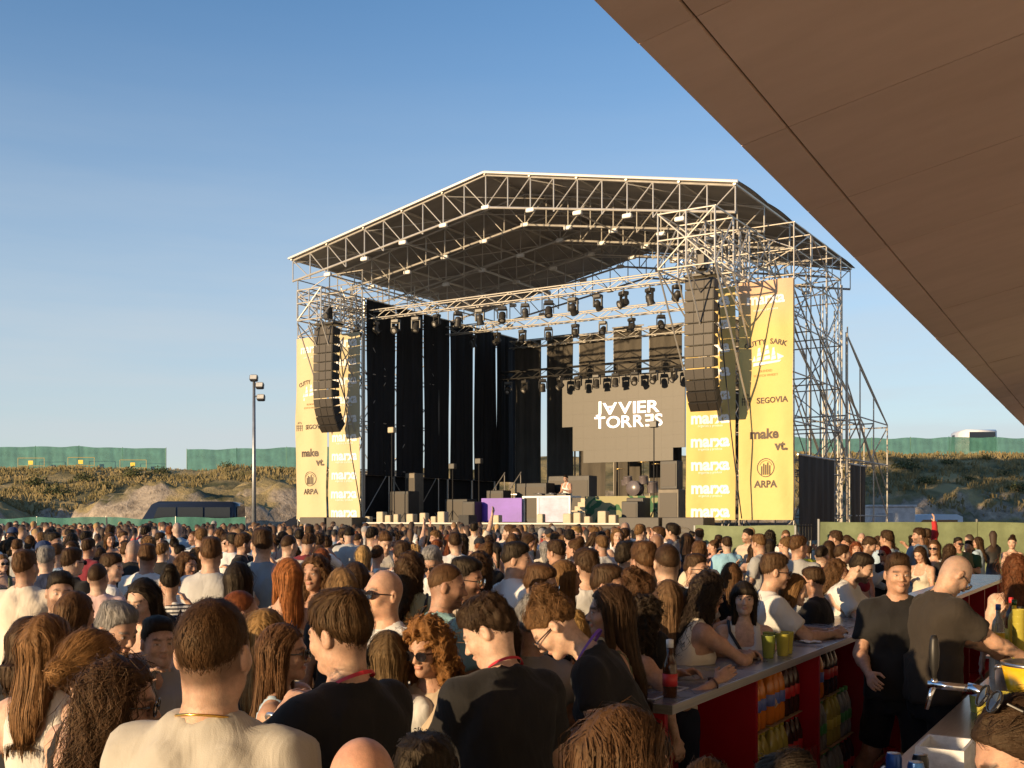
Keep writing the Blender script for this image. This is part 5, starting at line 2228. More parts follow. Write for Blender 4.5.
# four roof columns
for u, v, lb in ((.75, 2.6, 'front left'), (17.0, 2.6, 'front right'), (.55, 12.6, 'rear left'), (17.4, 12.6, 'rear right')):
    c_ = at_stage('roof_column', u, v, 0, '%s lattice column carrying the stage roof' % lb, 'column', 'lattice columns under the stage roof')
    for a in (-.3, .3):
        for b_ in (-.3, .3):
            tube('chord', (a, b_, 0), (a, b_, 11.3), .03, m_truss, c_)
    for i in range(9):
        z0, z1 = i * 1.25, i * 1.25 + 1.25
        s_ = 1 if i % 2 else -1
        for a in (-.3, .3):
            tube('lacing', (a, -.3 * s_, z0), (a, .3 * s_, z1), .018, m_truss, c_)
            tube('lacing', (-.3 * s_, a, z0), (.3 * s_, a, z1), .018, m_truss, c_)


# ------------------------------------------------------------------ banners
def banner_mat(name, c0, c1):
    m, N, L, b = nodes_of(name)
    tc = N.new('ShaderNodeTexCoord')
    sx = N.new('ShaderNodeSeparateXYZ')
    L.new(tc.outputs['Object'], sx.inputs[0])
    mr = N.new('ShaderNodeMapRange')
    mr.inputs['From Min'].default_value = 5.9
    mr.inputs['From Max'].default_value = 7.2
    L.new(sx.outputs['Z'], mr.inputs['Value'])
    mx = N.new('ShaderNodeMix')
    mx.data_type = 'RGBA'
    mx.inputs[6].default_value = c0 + (1,)
    mx.inputs[7].default_value = c1 + (1,)
    L.new(mr.outputs[0], mx.inputs['Factor'])
    L.new(mx.outputs[2], b.inputs['Base Color'])
    nz = N.new('ShaderNodeTexNoise')
    nz.inputs['Scale'].default_value = 2.5
    nz.inputs['Detail'].default_value = 6
    L.new(tc.outputs['Object'], nz.inputs['Vector'])
    bp = N.new('ShaderNodeBump')
    bp.inputs['Strength'].default_value = .5
    bp.inputs['Distance'].default_value = .06
    L.new(nz.outputs['Fac'], bp.inputs['Height'])
    L.new(bp.outputs['Normal'], b.inputs['Normal'])
    b.inputs['Roughness'].default_value = .7
    b.inputs['Specular IOR Level'].default_value = .2
    return m


m_yel = banner_mat('yellow_banner', (.60, .435, .155), (.55, .42, .18))
m_yel2 = banner_mat('yellow_pink_banner', (.62, .475, .185), (.60, .40, .26))
m_crm = banner_mat('cream_banner', (.55, .455, .27), (.53, .455, .29))
m_prw = mat('white_print', (.82, .80, .76), .6, var=.05)
m_prd = mat('dark_brown_print', (.07, .045, .03), .6, var=.05)
m_prt2 = mat('tan_print', (.35, .22, .07), .6, var=.05)


def bwave(u, z, ph):
    return .045 * math.sin(u * 5.2 + ph + .5 * math.sin(z * 1.3)) + .018 * math.sin(u * 2.1 + z * 1.1 + ph * 2) + .012 * math.sin(z * 2.7 + u * 8 + ph)


def banner(u0, u1, z0, z1, m, label, ph):
    W, Hh = u1 - u0, z1 - z0
    r_ = at_stage('advertising_banner', u0, 1.43, z0, label, 'banner', 'yellow banners beside the stage')
    nx, nz = 20, 60
    V, F = [], []
    for a in range(nx + 1):
        for b_ in range(nz + 1):
            x_, z_ = W * a / nx, Hh * b_ / nz
            V.append((x_, bwave(x_, z_, ph), z_))
    n_ = len(V)
    V += [(x_, y_ + .004, z_) for x_, y_, z_ in V]
    for a in range(nx):
        for b_ in range(nz):
            q = a * (nz + 1) + b_
            F.append((q, q + nz + 1, q + nz + 2, q + 1))
            F.append((q + n_, q + 1 + n_, q + nz + 2 + n_, q + nz + 1 + n_))
    ob('fabric', mesh_py('fabric', V, F, m, True), r_)
    r_['ph'] = ph
    return r_


def put(r_, me, x_, z_, name='lettering', sx=1.0, lift=.012):
    """lay a flat printed mesh (x,y plane) on the banner cloth"""
    ph = r_['ph']
    for v in me.vertices:
        X_, Z_ = x_ + v.co.x * sx, z_ + v.co.y
        v.co = (X_, bwave(X_, Z_, ph) - lift, Z_)
    return ob(name, me, r_)


def flat(polys, m):
    V, F = [], []
    for p in polys:
        o = len(V)
        V += [(x_, y_, 0) for x_, y_ in p]
        F.append(tuple(range(o, o + len(p))))
    return mesh_py('emblem', V, F, m)


def ringpoly(cx, cy, r0, r1, a0=0, a1=360, n=28):
    out = []
    for k in range(n):
        t0, t1 = R(a0 + (a1 - a0) * k / n), R(a0 + (a1 - a0) * (k + 1) / n)
        out.append([(cx + r0 * math.cos(t0), cy + r0 * math.sin(t0)), (cx + r1 * math.cos(t0), cy + r1 * math.sin(t0)),
                    (cx + r1 * math.cos(t1), cy + r1 * math.sin(t1)), (cx + r0 * math.cos(t1), cy + r0 * math.sin(t1))])
    return out


def logos(r_, W, dark=True):
    c = W / 2
    md = m_prd
    put(r_, text_mesh('marxa', .48, m_prw, .034, 0), c, 6.85)
    put(r_, text_mesh('organiza y produce', .105, m_prw, .004, 0), c, 6.52)
    # arched name above the ship
    name = 'CUTTY SARK'
    for i, ch in enumerate(name):
        if ch == ' ':
            continue
        t = (i - (len(name) - 1) / 2) / ((len(name) - 1) / 2)
        me = text_mesh(ch, .225, md, .024, 0)
        me.transform(Matrix.Rotation(-t * .28, 4, 'Z'))
        put(r_, me, c + t * .60, 5.52 - .10 * t * t)
    ship = [[(-.42, -.24), (.46, -.16), (.52, -.10), (-.40, -.13)]]
    for x0, w0, hts in ((-.22, .17, (.0, .15, .28)), (.04, .20, (.02, .19, .34)), (.26, .15, (.0, .13, .25))):
        for k, h in enumerate(hts):
            w_ = w0 * (1 - .25 * k)
            ship.append([(x0 - w_ * .6, h - .09), (x0 + w_ * .6, h - .06), (x0 + w_ * .5, h + .055), (x0 - w_ * .4, h + .035)])
    ship += [[(.40, -.10), (.60, .0), (.38, .12)], [(-.45, -.1), (-.33, -.08), (-.36, .1)]]
    put(r_, flat(ship, m_prw), c, 5.02, 'ship_emblem')
    put(r_, text_mesh('BLENDED', .10, m_prt2, .006, 0), c, 4.62)
    put(r_, text_mesh('SCOTCH WHISKY', .10, m_prt2, .006, 0), c, 4.48)
    # aqueduct emblem and town name
    aq = ringpoly(-.62, .12, .085, .105, 30, 150) + ringpoly(-.62, .02, .14, .155, 50, 130)
    for k in range(4):
        x_ = -.74 + k * .08
        aq.append([(x_ - .012, -.15), (x_ + .012, -.15), (x_ + .012, .10), (x_ - .012, .10)])
    aq += [[(-.76, .045), (-.48, .045), (-.48, .07), (-.76, .07)], [(-.76, -.04), (-.48, -.04), (-.48, -.02), (-.76, -.02)]]
    put(r_, flat(aq, md), c, 3.72, 'aqueduct_emblem')
    put(r_, text_mesh('SEGOVIA', .25, md, .026, 0), c + .20, 3.70)
    put(r_, text_mesh('make', .43, md, .036, 0), c - .05, 2.66)
    put(r_, text_mesh('vt.', .40, md, .04, 0), c + .50, 2.28)
    ar = ringpoly(0, 0, .27, .295) + ringpoly(0, 0, .21, .225, 20, 160)
    for k, (x_, h) in enumerate(((-.14, .05), (-.07, .13), (0, .09), (.07, .16), (.14, .07))):
        ar.append([(x_ - .022, -.22), (x_ + .022, -.22), (x_ + .022, h), (x_ - .022, h)])
    put(r_, flat(ar, md), c, 1.62, 'round_emblem')
    put(r_, text_mesh('ARPA', .30, md, .034, 0), c, 1.10)


def repeats(r_, W):
    for i in range(10):
        z_ = .26 + i * .745
        put(r_, text_mesh('marxa', .52, m_prw, .04, 0), W / 2, z_)
        put(r_, text_mesh('organiza y produce', .105, m_prw, .004, 0), W / 2, z_ - .24)


b_ = banner(-1.2, .44, 1.86, 9.18, m_crm, 'pale yellow banner with dark sponsor names at the left stage edge', .4)
logos(b_, 1.64)
b_ = banner(.54, 2.2, 1.86, 9.18, m_crm, 'pale yellow banner with repeated white lettering behind the left array', 1.9)
repeats(b_, 1.66)
b_ = banner(15.8, 17.48, 1.86, 9.2, m_yel, 'yellow banner with repeated white lettering behind the right array', 3.1)
repeats(b_, 1.68)
b_ = banner(17.6, 19.3, 1.86, 9.28, m_yel2, 'bright yellow banner with dark sponsor names at the right stage edge', 4.4)
logos(b_, 1.70)


# ------------------------------------------------------------------ line arrays
m_cab = mat('black_cabinet', (.030, .027, .024), .6, var=.25)
m_gril = mat('speaker_grille', (.040, .033, .026), .55, .2, var=.2, scale=30)


def cabinet_mesh():
    V = [(-.47, 0, -.158), (.47, 0, -.158), (.44, .46, -.11), (-.44, .46, -.11), (-.47, 0, .158), (.47, 0, .158), (.44, .46, .11), (-.44, .46, .11)]
    return mesh_py('speaker_box', V, [(0, 3, 2, 1), (4, 5, 6, 7), (0, 1, 5, 4), (2, 3, 7, 6), (1, 2, 6, 5), (3, 0, 4, 7)], m_cab)


CABM = cabinet_mesh()
g_ = MB()
for a in ((-.445, -.17), (-.15, .15), (.17, .445)):
    g_.box(a[0], a[1], -.018, -.002, -.14, .14)
GRM = g_.build('grille', m_gril)
for uc, vc, lb in ((1.62, -.05, 'left hanging line array of stacked black loudspeakers'), (16.95, -.25, 'right hanging line array of stacked black loudspeakers')):
    pa = at_stage('line_array', uc, vc, 0, lb, 'loudspeaker array', 'hanging loudspeaker arrays')
    z, y, ang = 9.05, 0.0, -3.0
    for i in range(12):
        ang_n = ang + (.4 if i < 6 else 2.6 * (i - 5) * .75)
        c = Matrix.Translation((0, y, z)) @ Matrix.Rotation(R(ang_n), 4, 'X')
        o = ob('speaker_box', CABM, pa, M=c)
        ob('grille', GRM, o)
        ang = ang_n
        z -= .345 * math.cos(R(ang))
        y += .345 * math.sin(R(ang))
    ob('fly_frame', MB().box(-.5, .5, -.02, .6, 9.28, 9.36, .01).build('fly_frame', m_blk), pa)
    for a in (-.35, .35):
        tube('chain', (a, .25, 9.36), (a, .25, 9.75 if uc > 9 else 9.75), .02, m_blk, pa)
    ob('hoist', MB().box(-.14, .14, .10, .40, 9.5, 10.0, .04).build('hoist', m_blk), pa)
    pts = [(.45, .42, 8.5), (.6, .55, 6.5), (.75, .7, 4.5), (.8, 1.0, 3.2), (.9, 1.2, 1.9)]
    ob('cable', MB().tube(pts, .02, 6).build('cable', m_black, True), pa)


# ------------------------------------------------------------------ drapes
def drape_mesh(W, Hh, m, seed):
    r = np.random.RandomState(seed)
    ph = r.rand(4) * 6.28
    nx, nz = 34, 8
    a, b_ = np.meshgrid(np.linspace(0, W, nx), np.linspace(0, Hh, nz), indexing='ij')
    y = .022 * np.sin(a * 9 + ph[0] + .3 * np.sin(b_ * .8)) + .012 * np.sin(a * 19 + ph[1]) + .02 * np.sin(b_ * .7 + a * 2 + ph[2])
    V = np.stack([a, y, b_], -1).reshape(-1, 3)
    V2 = V + np.array((0, .008, 0))
    ii_, jj_ = np.meshgrid(np.arange(nx - 1), np.arange(nz - 1), indexing='ij')
    q = (ii_ * nz + jj_).ravel()
    F = np.stack([q, q + nz, q + nz + 1, q + 1], 1)
    return mesh_np('drape', np.concatenate([V, V2]), np.concatenate([F, F[:, ::-1] + len(V)]), m, True)


def drape(u, v, z0, W, Hh, rz, label, m=None, seed=0, pole=True):
    r_ = at_stage('stage_drape', u, v, z0, label, 'drape', 'black stage drapes', rz)
    ob('cloth', drape_mesh(W, Hh, m or m_drape, seed), r_)
    tube('top_pipe', (-.1, .02, Hh + .02), (W + .1, .02, Hh + .02), .03, m_tube, r_)
    if pole:
        tube('pole', (-.04, .1, -z0 + 1.7), (-.04, .1, Hh + .05), .045, m_tube, r_)
    return r_


ordn = ['nearest', 'second', 'third', 'fourth', 'fifth', 'farthest']
for i in range(6):
    drape(2.25, 1.75 + i * 1.88, 3.6, 1.80, 6.88, R(90), 'tall black drape of the left stage wall, %s from the audience' % ordn[i], None, i)
for i, (u, w_, z1) in enumerate(((2.55, 1.4, 10.2), (4.3, 1.35, 10.3), (6.0, 1.3, 10.2), (7.75, 1.35, 10.4), (9.5, 1.5, 10.3), (11.35, 1.5, 10.4), (13.2, 1.5, 10.3))):
    drape(u, 12.3, 1.9, w_, z1 - 1.9, 0, 'worn brown-black drape of the rear stage wall, %s from the left' % ('first', 'second', 'third', 'fourth', 'fifth', 'sixth', 'seventh')[i], m_drapeb, 20 + i)
drape(19.42, 1.7, 1.2, 3.9, 2.65, R(90), 'low grey-black drape along the right scaffold base, front piece', m_drapeb, 40, False)
drape(19.42, 7.75, 1.2, 1.9, 2.6, R(90), 'low grey-black drape along the right scaffold base, rear piece', m_drapeb, 41, False)
drape(2.0, 1.9, 1.75, 9.9, 1.85, R(90), 'long low black masking cloth under the left drape wall', None, 43, False)
drape(18.2, 5.8, 1.2, 2.2, 2.6, R(90), 'black drape seen through the gap in the right scaffold base', None, 42, False)

# ------------------------------------------------------------------ deck
DZ = 1.72
dk = at_stage('stage_deck', 0, 0, 0, 'raised dark stage deck with black front skirts', 'stage')
m_deck = mat('deck_plywood', (.10, .085, .07), .7, var=.3)
for a in range(7):
    for c in range(3):
        u0 = 2.5 + a * 1.9
        v0 = .1 + c * 4
        block('deck_panel', u0 + .004, u0 + 1.896, v0 + .004, v0 + 3.996, DZ - .12, DZ, m_deck, dk)
m_sk1 = mat('brown_skirt', (.10, .08, .06), .75, var=.25)
for a in range(7):
    u0 = 2.5 + a * 1.9
    block('skirt', u0 + .005, u0 + 1.895, .02, .06, 0.0, DZ - .13, m_sk1 if a < 3 else m_black, dk)
block('edge_trim', 2.5, 15.8, -.02, .095, DZ - .02, DZ + .035, mat('pale_trim', (.55, .52, .46), .5), dk)
for a in range(8):
    for c in range(4):
        tube('leg', (2.52 + a * 1.89, .2 + c * 3.9, 0), (2.52 + a * 1.89, .2 + c * 3.9, DZ - .12), .03, m_tube, dk)
block('front_fascia', 8.2, 8.62, -.5, .0, .2, 2.02, m_black, dk)

# ------------------------------------------------------------------ LED screen with lettering
SC = at_stage('video_screen', 6.95, 9.0, 4.22, 'large grey video screen with white lettering at the rear of the stage', 'screen')
SW, SH = 5.6, 3.6
m_led = mat('led_panel', (.058, .050, .038), .5, var=.06, scale=1)
for a in range(11):
    for c in range(7):
        if c == 0 and (a < 2 or a == 10):
            continue
        if c < 3 and a < 1:
            continue
        w_, h_ = SW / 11, SH / 7
        block('panel', a * w_ + .0008, (a + 1) * w_ - .0008, 0, .08, c * h_ + .0008, (c + 1) * h_ - .0008, m_led, SC)
for a in (1, 5, 9):
    tube('support', (a * .5, .2, -2.4), (a * .5, .2, SH), .04, m_blk, SC)
m_ltr = mat('lit_lettering', (.85, .83, .86), .5, var=0, emit=(.9, .86, .9, .5))


def letters(word, size, flips, z_, x0, wtot):
    mes, x_ = [], 0
    for i, ch in enumerate(word):
        me = text_mesh(ch, size, m_ltr, .018, .004)
        if ch in flips:
            if ch == 'A':
                me.transform(Matrix.Rotation(math.pi, 4, 'Z'))
            else:
                me.transform(Matrix.Rotation(math.pi, 4, 'Z'))
        xs_ = [v.co.x for v in me.vertices]
        ys_ = [v.co.y for v in me.vertices]
        mes.append((me, min(xs_), max(xs_), (min(ys_) + max(ys_)) / 2))
        x_ += max(xs_) - min(xs_) + .045
    sc = wtot / x_
    cur = x0
    for me, a, b_, cy in mes:
        me.transform(Matrix.Translation((-a, -cy, 0)))
        me.transform(Matrix.Diagonal((sc, 1, 1, 1)))
        ob('letter', me, SC, M=Matrix.Translation((cur, -.012, z_)) @ Matrix.Rotation(R(90), 4, 'X'))
        cur += (b_ - a + .045) * sc


letters('JAVIER', .68, 'A', 2.22, 1.62, 2.95)
letters('TORRES', .68, 'E', 1.66, 1.55, 3.15)


# ------------------------------------------------------------------ trusses with lamps
def light_truss(u0, u1, v, z, label, m=None, s=.32, step=.55):
    m = m or m_truss
    t_ = at_stage('lighting_truss', u0, v, z, label, 'lighting truss', 'horizontal lighting trusses')
    L_ = u1 - u0
    n_ = int(L_ / step)
    for y_ in (0, s):
        for zz in (0, s):
            tube('chord', (0, y_, zz), (L_, y_, zz), .025, m, t_)
    for k in range(n_):
        a, c = L_ * k / n_, L_ * (k + 1) / n_
        p, q = (0, s) if k % 2 else (s, 0)
        for y_ in (0, s):
            tube('lacing', (a, y_, p), (c, y_, q), .014, m, t_)
        tube('lacing', (a, p, 0), (c, q, 0), .014, m, t_)
    return t_


light_truss(.9, 17.2, 1.9, 9.75, 'front lighting truss under the roof with a row of lamps')
light_truss(2.3, 16.5, 7.0, 9.85, 'middle lighting truss crossing the stage')
light_truss(4.2, 14.8, 8.3, 7.9, 'dark rear lighting truss just above the video screen', m_blk)
light_truss(2.4, 15.8, 12.0, 9.9, 'rear truss from which the back drapes hang')
# side trusses along the depth
for uu, lb in ((2.0, 'left depth truss under the roof eave'), (16.3, 'right depth truss under the roof eave')):
    t_ = at_stage('lighting_truss', uu, .6, 10.0, lb, 'lighting truss', 'depth trusses', R(90))
    for y_ in (0, .3):
        for zz in (0, .3):
            tube('chord', (0, y_, zz), (11.8, y_, zz), .025, m_truss, t_)
    for k in range(20):
        p, q = (0, .3) if k % 2 else (.3, 0)
        for y_ in (0, .3):
            tube('lacing', (k * .59, y_, p), (k * .59 + .59, y_, q), .014, m_truss, t_)

m_lamp = mat('lamp_black', (.035, .032, .028), .45, var=.2)
m_lens = mat('lamp_lens', (.35, .33, .30), .08, var=.05)
LB = MB().box(-.17, .17, -.13, .13, -.14, 0, .02).build('base', m_lamp)
LY = MB().box(-.20, -.165, -.05, .05, -.46, -.10).box(.165, .20, -.05, .05, -.46, -.10).box(-.199, .199, -.049, .049, -.16, -.141).build('yoke', m_lamp)
LH = MB().lathe([(.05, -.20), (.12, -.17), (.145, -.05), (.135, .10), (.155, .17), (.155, .20), (.13, .20)], 16).build('head', m_lamp, True)
LN = MB().lathe([(.13, .185), (.08, .20), (.01, .205)], 16).build('lens', m_lens, True)


def moving_head(u, v, z, label, group, pan, tilt, sc=1.0):
    r_ = at_stage('stage_lamp', u, v, z, label, 'stage lamp', group, R(pan))
    r_.scale = (sc, sc, sc)
    ob('base', LB, r_)
    ob('yoke', LY, r_)
    h_ = ob('head', LH, r_, M=Matrix.Translation((0, 0, -.40)) @ Matrix.Rotation(R(tilt), 4, 'X'))
    ob('lens', LN, h_)
    tube('clamp', (0, 0, 0), (0, 0, .12), .03, m_lamp, r_)


NUM = ['first', 'second', 'third', 'fourth', 'fifth', 'sixth', 'seventh', 'eighth', 'ninth', 'tenth', 'eleventh', 'twelfth', 'thirteenth', 'fourteenth', 'fifteenth', 'sixteenth']
for i in range(16):
    moving_head(1.5 + i * .98, 2.05, 9.62, 'black moving lamp on the front truss, %s from the left' % NUM[i], 'lamps on the front truss', rnd.uniform(-70, 70), rnd.choice((150, 115, 200, 230)), rnd.uniform(.8, 1.05))
for i in range(10):
    moving_head(3.6 + i * 1.25, 7.15, 9.72, 'black moving lamp on the middle truss, %s from the left' % NUM[i], 'lamps on the middle truss', rnd.uniform(-40, 40), rnd.choice((150, 165, 200, 130)), .88)
for i in range(12):
    moving_head(4.6 + i * .86, 8.42, 7.8, 'black moving lamp on the rear truss, %s from the left' % NUM[i], 'lamps on the rear truss', rnd.uniform(-40, 40), rnd.choice((150, 165, 200, 130)), .88)

# ------------------------------------------------------------------ gear on the deck
m_cream = mat('cream_case', (.45, .38, .26), .6, var=.15)
m_case = mat('flight_case', (.028, .026, .024), .55, var=.25)


def case(u, v, w_, d_, h_, label, m, cat='flight case', name='flight_case', z=None, group=None, trim=True, rz=0):
    r_ = at_stage(name, u, v, DZ if z is None else z, label, cat, group, rz)
    ob('shell', MB().box(0, w_, 0, d_, 0, h_, min(.02, h_ * .1)).build('shell', m), r_)
    if trim:
        for a in (.01, w_ - .03):
            block('corner_trim', a, a + .02, -.006, -.001, .02, h_ - .02, m_blk, r_)
    return r_


for i, u in enumerate((3.4, 3.95, 4.35, 4.75, 5.35, 5.95, 6.45, 6.75, 9.1, 10.9, 11.9, 12.3, 12.7, 13.2, 13.6)):
    s_ = (.22, .30, .26)[i % 3]
    case(u, .25, s_, s_, s_ * 1.15 + .08 * (i % 2), 'small cream box on the stage front edge, %s from the left' % NUM[i], m_cream, 'box', 'effect_box', None, 'cream boxes along the stage edge', False)

pd = at_stage('booth_front', 7.35, 2.2, DZ, 'purple printed front panel left of the performer table', 'booth panel')
block('panel', 0, 1.75, 0, .05, .05, .92, mat('purple_panel', (.16, .07, .42), .45, var=.2, scale=1.5), pd)
block('leg', .1, .16, .05, .5, 0, .9, m_blk, pd)
block('leg', 1.6, 1.66, .05, .5, 0, .9, m_blk, pd)
dt = at_stage('performer_table', 9.0, 2.4, DZ, 'white framed performer table with pale lilac front panel', 'table')
m_wt = mat('white_frame', (.74, .73, .70), .5)
block('table_top', 0, 2.0, 0, .8, .92, .99, m_wt, dt)
for a in (0, .62, 1.92):
    block('leg', a, a + .08, .0, .08, 0, .919, m_wt, dt)
block('front_panel', .70, 1.90, .02, .05, .05, .915, mat('lilac_panel', (.48, .38, .50), .5), dt)
for i, a in enumerate((.25, .75, 1.25)):
    pl = at_stage('turntable', 9.0 + a, 2.75, DZ + .992, 'small black deck on the white performer table, %s from the left' % NUM[i], 'turntable', 'decks on the performer table')
    ob('case', MB().box(0, .38, 0, .36, 0, .09, .015).build('case', m_case), pl)
    ob('platter', MB().lathe([(.14, .0905), (.14, .104), (.01, .105)], 18).build('platter', m_alu, True), pl, loc=(.19, .18, 0))

# risers and road cases around
rs_ = at_stage('drum_riser', 10.4, 4.6, DZ, 'wooden riser with camouflage print cloth on the right half of the stage', 'riser')


def camo():
    m, N, L, b = nodes_of('camouflage_cloth')
    tc = N.new('ShaderNodeTexCoord')
    n1 = N.new('ShaderNodeTexNoise')
    n1.inputs['Scale'].default_value = 1.6
    n1.inputs['Detail'].default_value = 1.5
    L.new(tc.outputs['Object'], n1.inputs['Vector'])
    cr = N.new('ShaderNodeValToRGB')
    cr.color_ramp.interpolation = 'CONSTANT'
    e = cr.color_ramp.elements
    e[0].color = (.30, .27, .14, 1)
    e[1].position = .5
    e[1].color = (.04, .12, .05, 1)
    x_ = e.new(.58)
    x_.color = (.24, .24, .12, 1)
    L.new(n1.outputs['Fac'], cr.inputs[0])
    L.new(cr.outputs[0], b.inputs['Base Color'])
    b.inputs['Roughness'].default_value = .8
    return m


m_camo = camo()
ob('front', MB().box(0, 4.3, 0, .04, .02, 1.0).build('front', m_camo), rs_)
ob('platform', MB().box(.02, 4.28, .045, 2.6, .9, 1.0).build('platform', m_deck), rs_)
for i in range(6):
    block('step', -.9 + .0 * i, -.05, .1 + i * .25, .35 + i * .25, 0, .16 * (i + 1), m_cream, rs_)
gear = [
    (2.75, 2.6, .9, .7, 1.25, 'tall black loudspeaker cabinet at the left front of the stage', m_case),
    (2.7, 3.6, .5, .6, 2.0, 'pale slim loudspeaker stack behind the left banner', mat('tan_case', (.17, .14, .10), .6)),
    (4.1, 4.4, 1.1, .7, .95, 'wide black amplifier case left of the stage centre', m_case),
    (5.6, 5.2, .8, .6, 1.3, 'black amplifier rack behind the purple panel', m_case),
    (6.4, 6.2, 1.4, .7, 1.6, 'large black road case near the left rear of the stage', m_case),
    (7.3, 7.2, 1.9, .7, 1.9, 'grey mesh backline case behind the performer', mat('grey_case', (.07, .065, .06), .6)),
    (12.9, 3.0, .65, .6, .9, 'black monitor loudspeaker on the right half of the stage edge', m_case),
    (13.6, 1.2, .6, .55, .75, 'dark monitor wedge near the right front of the stage', m_case),
    (14.55, 2.0, .75, .6, 1.15, 'tan loudspeaker cabinet at the right front of the stage', mat('tan_case', (.17, .14, .10), .6)),
    (6.9, 1.6, .55, .5, .8, 'small black monitor box left of the purple panel', m_case),
    (11.3, 1.5, .8, .4, .35, 'low black floor monitor in front of the camouflage riser', m_case),
]
for u, v, w_, d_, h_, lb, m in gear:
    r_ = case(u, v, w_, d_, h_, lb, m, 'equipment case', 'equipment_case', None, 'equipment cases on stage')
    block('grille', .06, w_ - .06, -.014, -.004, h_ * .12, h_ * .9, m_gril, r_)
r_ = case(14.62, 2.05, .6, .5, .95, 'black loudspeaker standing on the tan cabinet at the right', m_case, 'loudspeaker', 'loudspeaker', DZ + 1.152)
block('grille', .05, .55, -.014, -.004, .1, .85, m_gril, r_)

# tripod stands with lamps
for u, v, h, lb in ((3.3, 2.0, 3.6, 'tall black stand with a pale lamp at the left of the stage'), (14.0, 2.9, 3.4, 'tall black stand with a lamp beside the right loudspeaker'),
                    (5.2, 3.4, 2.2, 'black microphone stand at the left of the stage'), (6.1, 3.9, 2.4, 'thin black stand left of the purple panel')):
    r_ = at_stage('tripod_stand', u, v, DZ, lb, 'stand', 'stands on the stage')
    tube('pole', (0, 0, .1), (0, 0, h), .022, m_blk, r_)
    for k in range(3):
        a = R(120 * k + 20)
        tube('leg', (0, 0, .5), (.4 * math.cos(a), .4 * math.sin(a), 0), .014, m_blk, r_)
    ob('lamp', MB().box(-.14, .14, -.1, .1, -.1, .12, .02).build('lamp', m_cream if h > 3.5 else m_lamp), r_, loc=(0, 0, h))
# stair on the left
st = at_stage('stage_stair', 5.2, 5.9, DZ, 'steel stair with handrail on the left half of the stage', 'stair')
for i in range(6):
    block('tread', 0, .8, i * .22, i * .22 + .2, i * .2 + .15, i * .2 + .19, m_alu, st)
for a in (0, .8):
    tube('handrail', (a, -.05, .95), (a, 1.3, 2.1), .02, m_tube, st)
    for i in (0, 3, 6):
        tube('baluster', (a, -.05 + i * .22, .1 + i * .19), (a, -.05 + i * .22, .95 + i * .19), .018, m_tube, st)
# drum kit on the riser
dr = at_stage('drum_kit', 12.0, 5.6, DZ + 1.0, 'drum kit with brass cymbals on the camouflage riser', 'drum kit')
for x_, y_, r0, h_, z_ in ((0, 0, .28, .4, .30), (-.35, .1, .17, .28, .62), (.3, .1, .17, .28, .62), (.55, .35, .21, .4, .35), (-.55, .35, .18, .2, .55)):
    M_ = Matrix.Translation((x_, y_, z_)) @ Matrix.Rotation(R(90 if r0 > .25 else 12), 4, 'X')
    ob('drum', MB().lathe([(r0, -h_ / 2), (r0 * 1.03, -h_ / 2 + .01), (r0, -h_ / 2 + .03), (r0, h_ / 2 - .03), (r0 * 1.03, h_ / 2 - .01), (r0, h_ / 2)], 18).build('drum', mat('drum_shell', (.12, .10, .10), .3), True), dr, M=M_)
for x_, y_, z_ in ((-.75, .2, 1.05), (.75, .3, 1.2), (.1, .5, 1.3)):
    ob('cymbal', MB().lathe([(.23, 0), (.1, .02), (.03, .035), (.005, .036)], 20).build('cymbal', mat('brass', (.75, .50, .18), .25, .9), True), dr, loc=(x_, y_, z_))
    tube('cymbal_stand', (x_, y_, 0), (x_, y_, z_), .012, m_blk, dr)
# sub loudspeakers on the ground in front of the stage
SUBW = []
for i, (u, w_, lb) in enumerate(((.9, 1.25, 'black subwoofer on the ground below the left banner, outer one'), (2.25, 1.25, 'black subwoofer on the ground below the left banner, inner one'),
                                 (14.55, 1.35, 'subwoofer with curved ribs below the yellow banner, inner one'), (16.0, 1.35, 'subwoofer with curved ribs below the yellow banner, outer one'))):
    r_ = at_stage('subwoofer', u, -.9 if i > 1 else -.6, 0, lb, 'subwoofer', 'subwoofers in front of the stage')
    for k in range(2):
        c_ = ob('cabinet', MB().box(0, w_, 0, .9, k * .98, k * .98 + .96, .02).build('cabinet', mat('sub_cabinet', (.07, .062, .052), .6, var=.2)), r_)
        for q in range(4):
            rr = .12 + q * .12
            pts = [(w_ * .5 + rr * math.cos(R(a)), -.012, k * .98 + .06 + rr * 1.25 * math.sin(R(a))) for a in range(10, 171, 20)]
            ob('rib', MB().tube(pts, .020, 6).build('rib', mat('sub_rib', (.12, .10, .075), .6), True), c_)

# ================================================================== the people
SK = [(.50, .30, .205), (.44, .25, .165), (.56, .36, .26), (.40, .22, .145), (.52, .33, .235)]
HB = {'black': (.018, .013, .010), 'dark brown': (.045, .024, .013), 'brown': (.085, .042, .019), 'light brown': (.16, .085, .035),
      'blonde': (.36, .22, .085), 'grey': (.24, .23, .22), 'auburn': (.17, .05, .018)}
TC = {'black': (.016, .015, .015), 'white': (.62, .61, .58), 'cream': (.52, .47, .38), 'grey': (.33, .33, .32), 'navy': (.025, .035, .075),
      'pale blue': (.33, .43, .52), 'red': (.42, .03, .03), 'olive': (.12, .13, .07), 'pink': (.58, .33, .33), 'teal': (.14, .30, .31),
      'beige': (.45, .36, .26), 'burgundy': (.16, .02, .03), 'denim blue': (.16, .22, .30), 'sand': (.50, .43, .31)}
LEGC = [(.02, .025, .045), (.015, .015, .016), (.10, .14, .22), (.35, .30, .22), (.5, .48, .44)]
hseed = 0


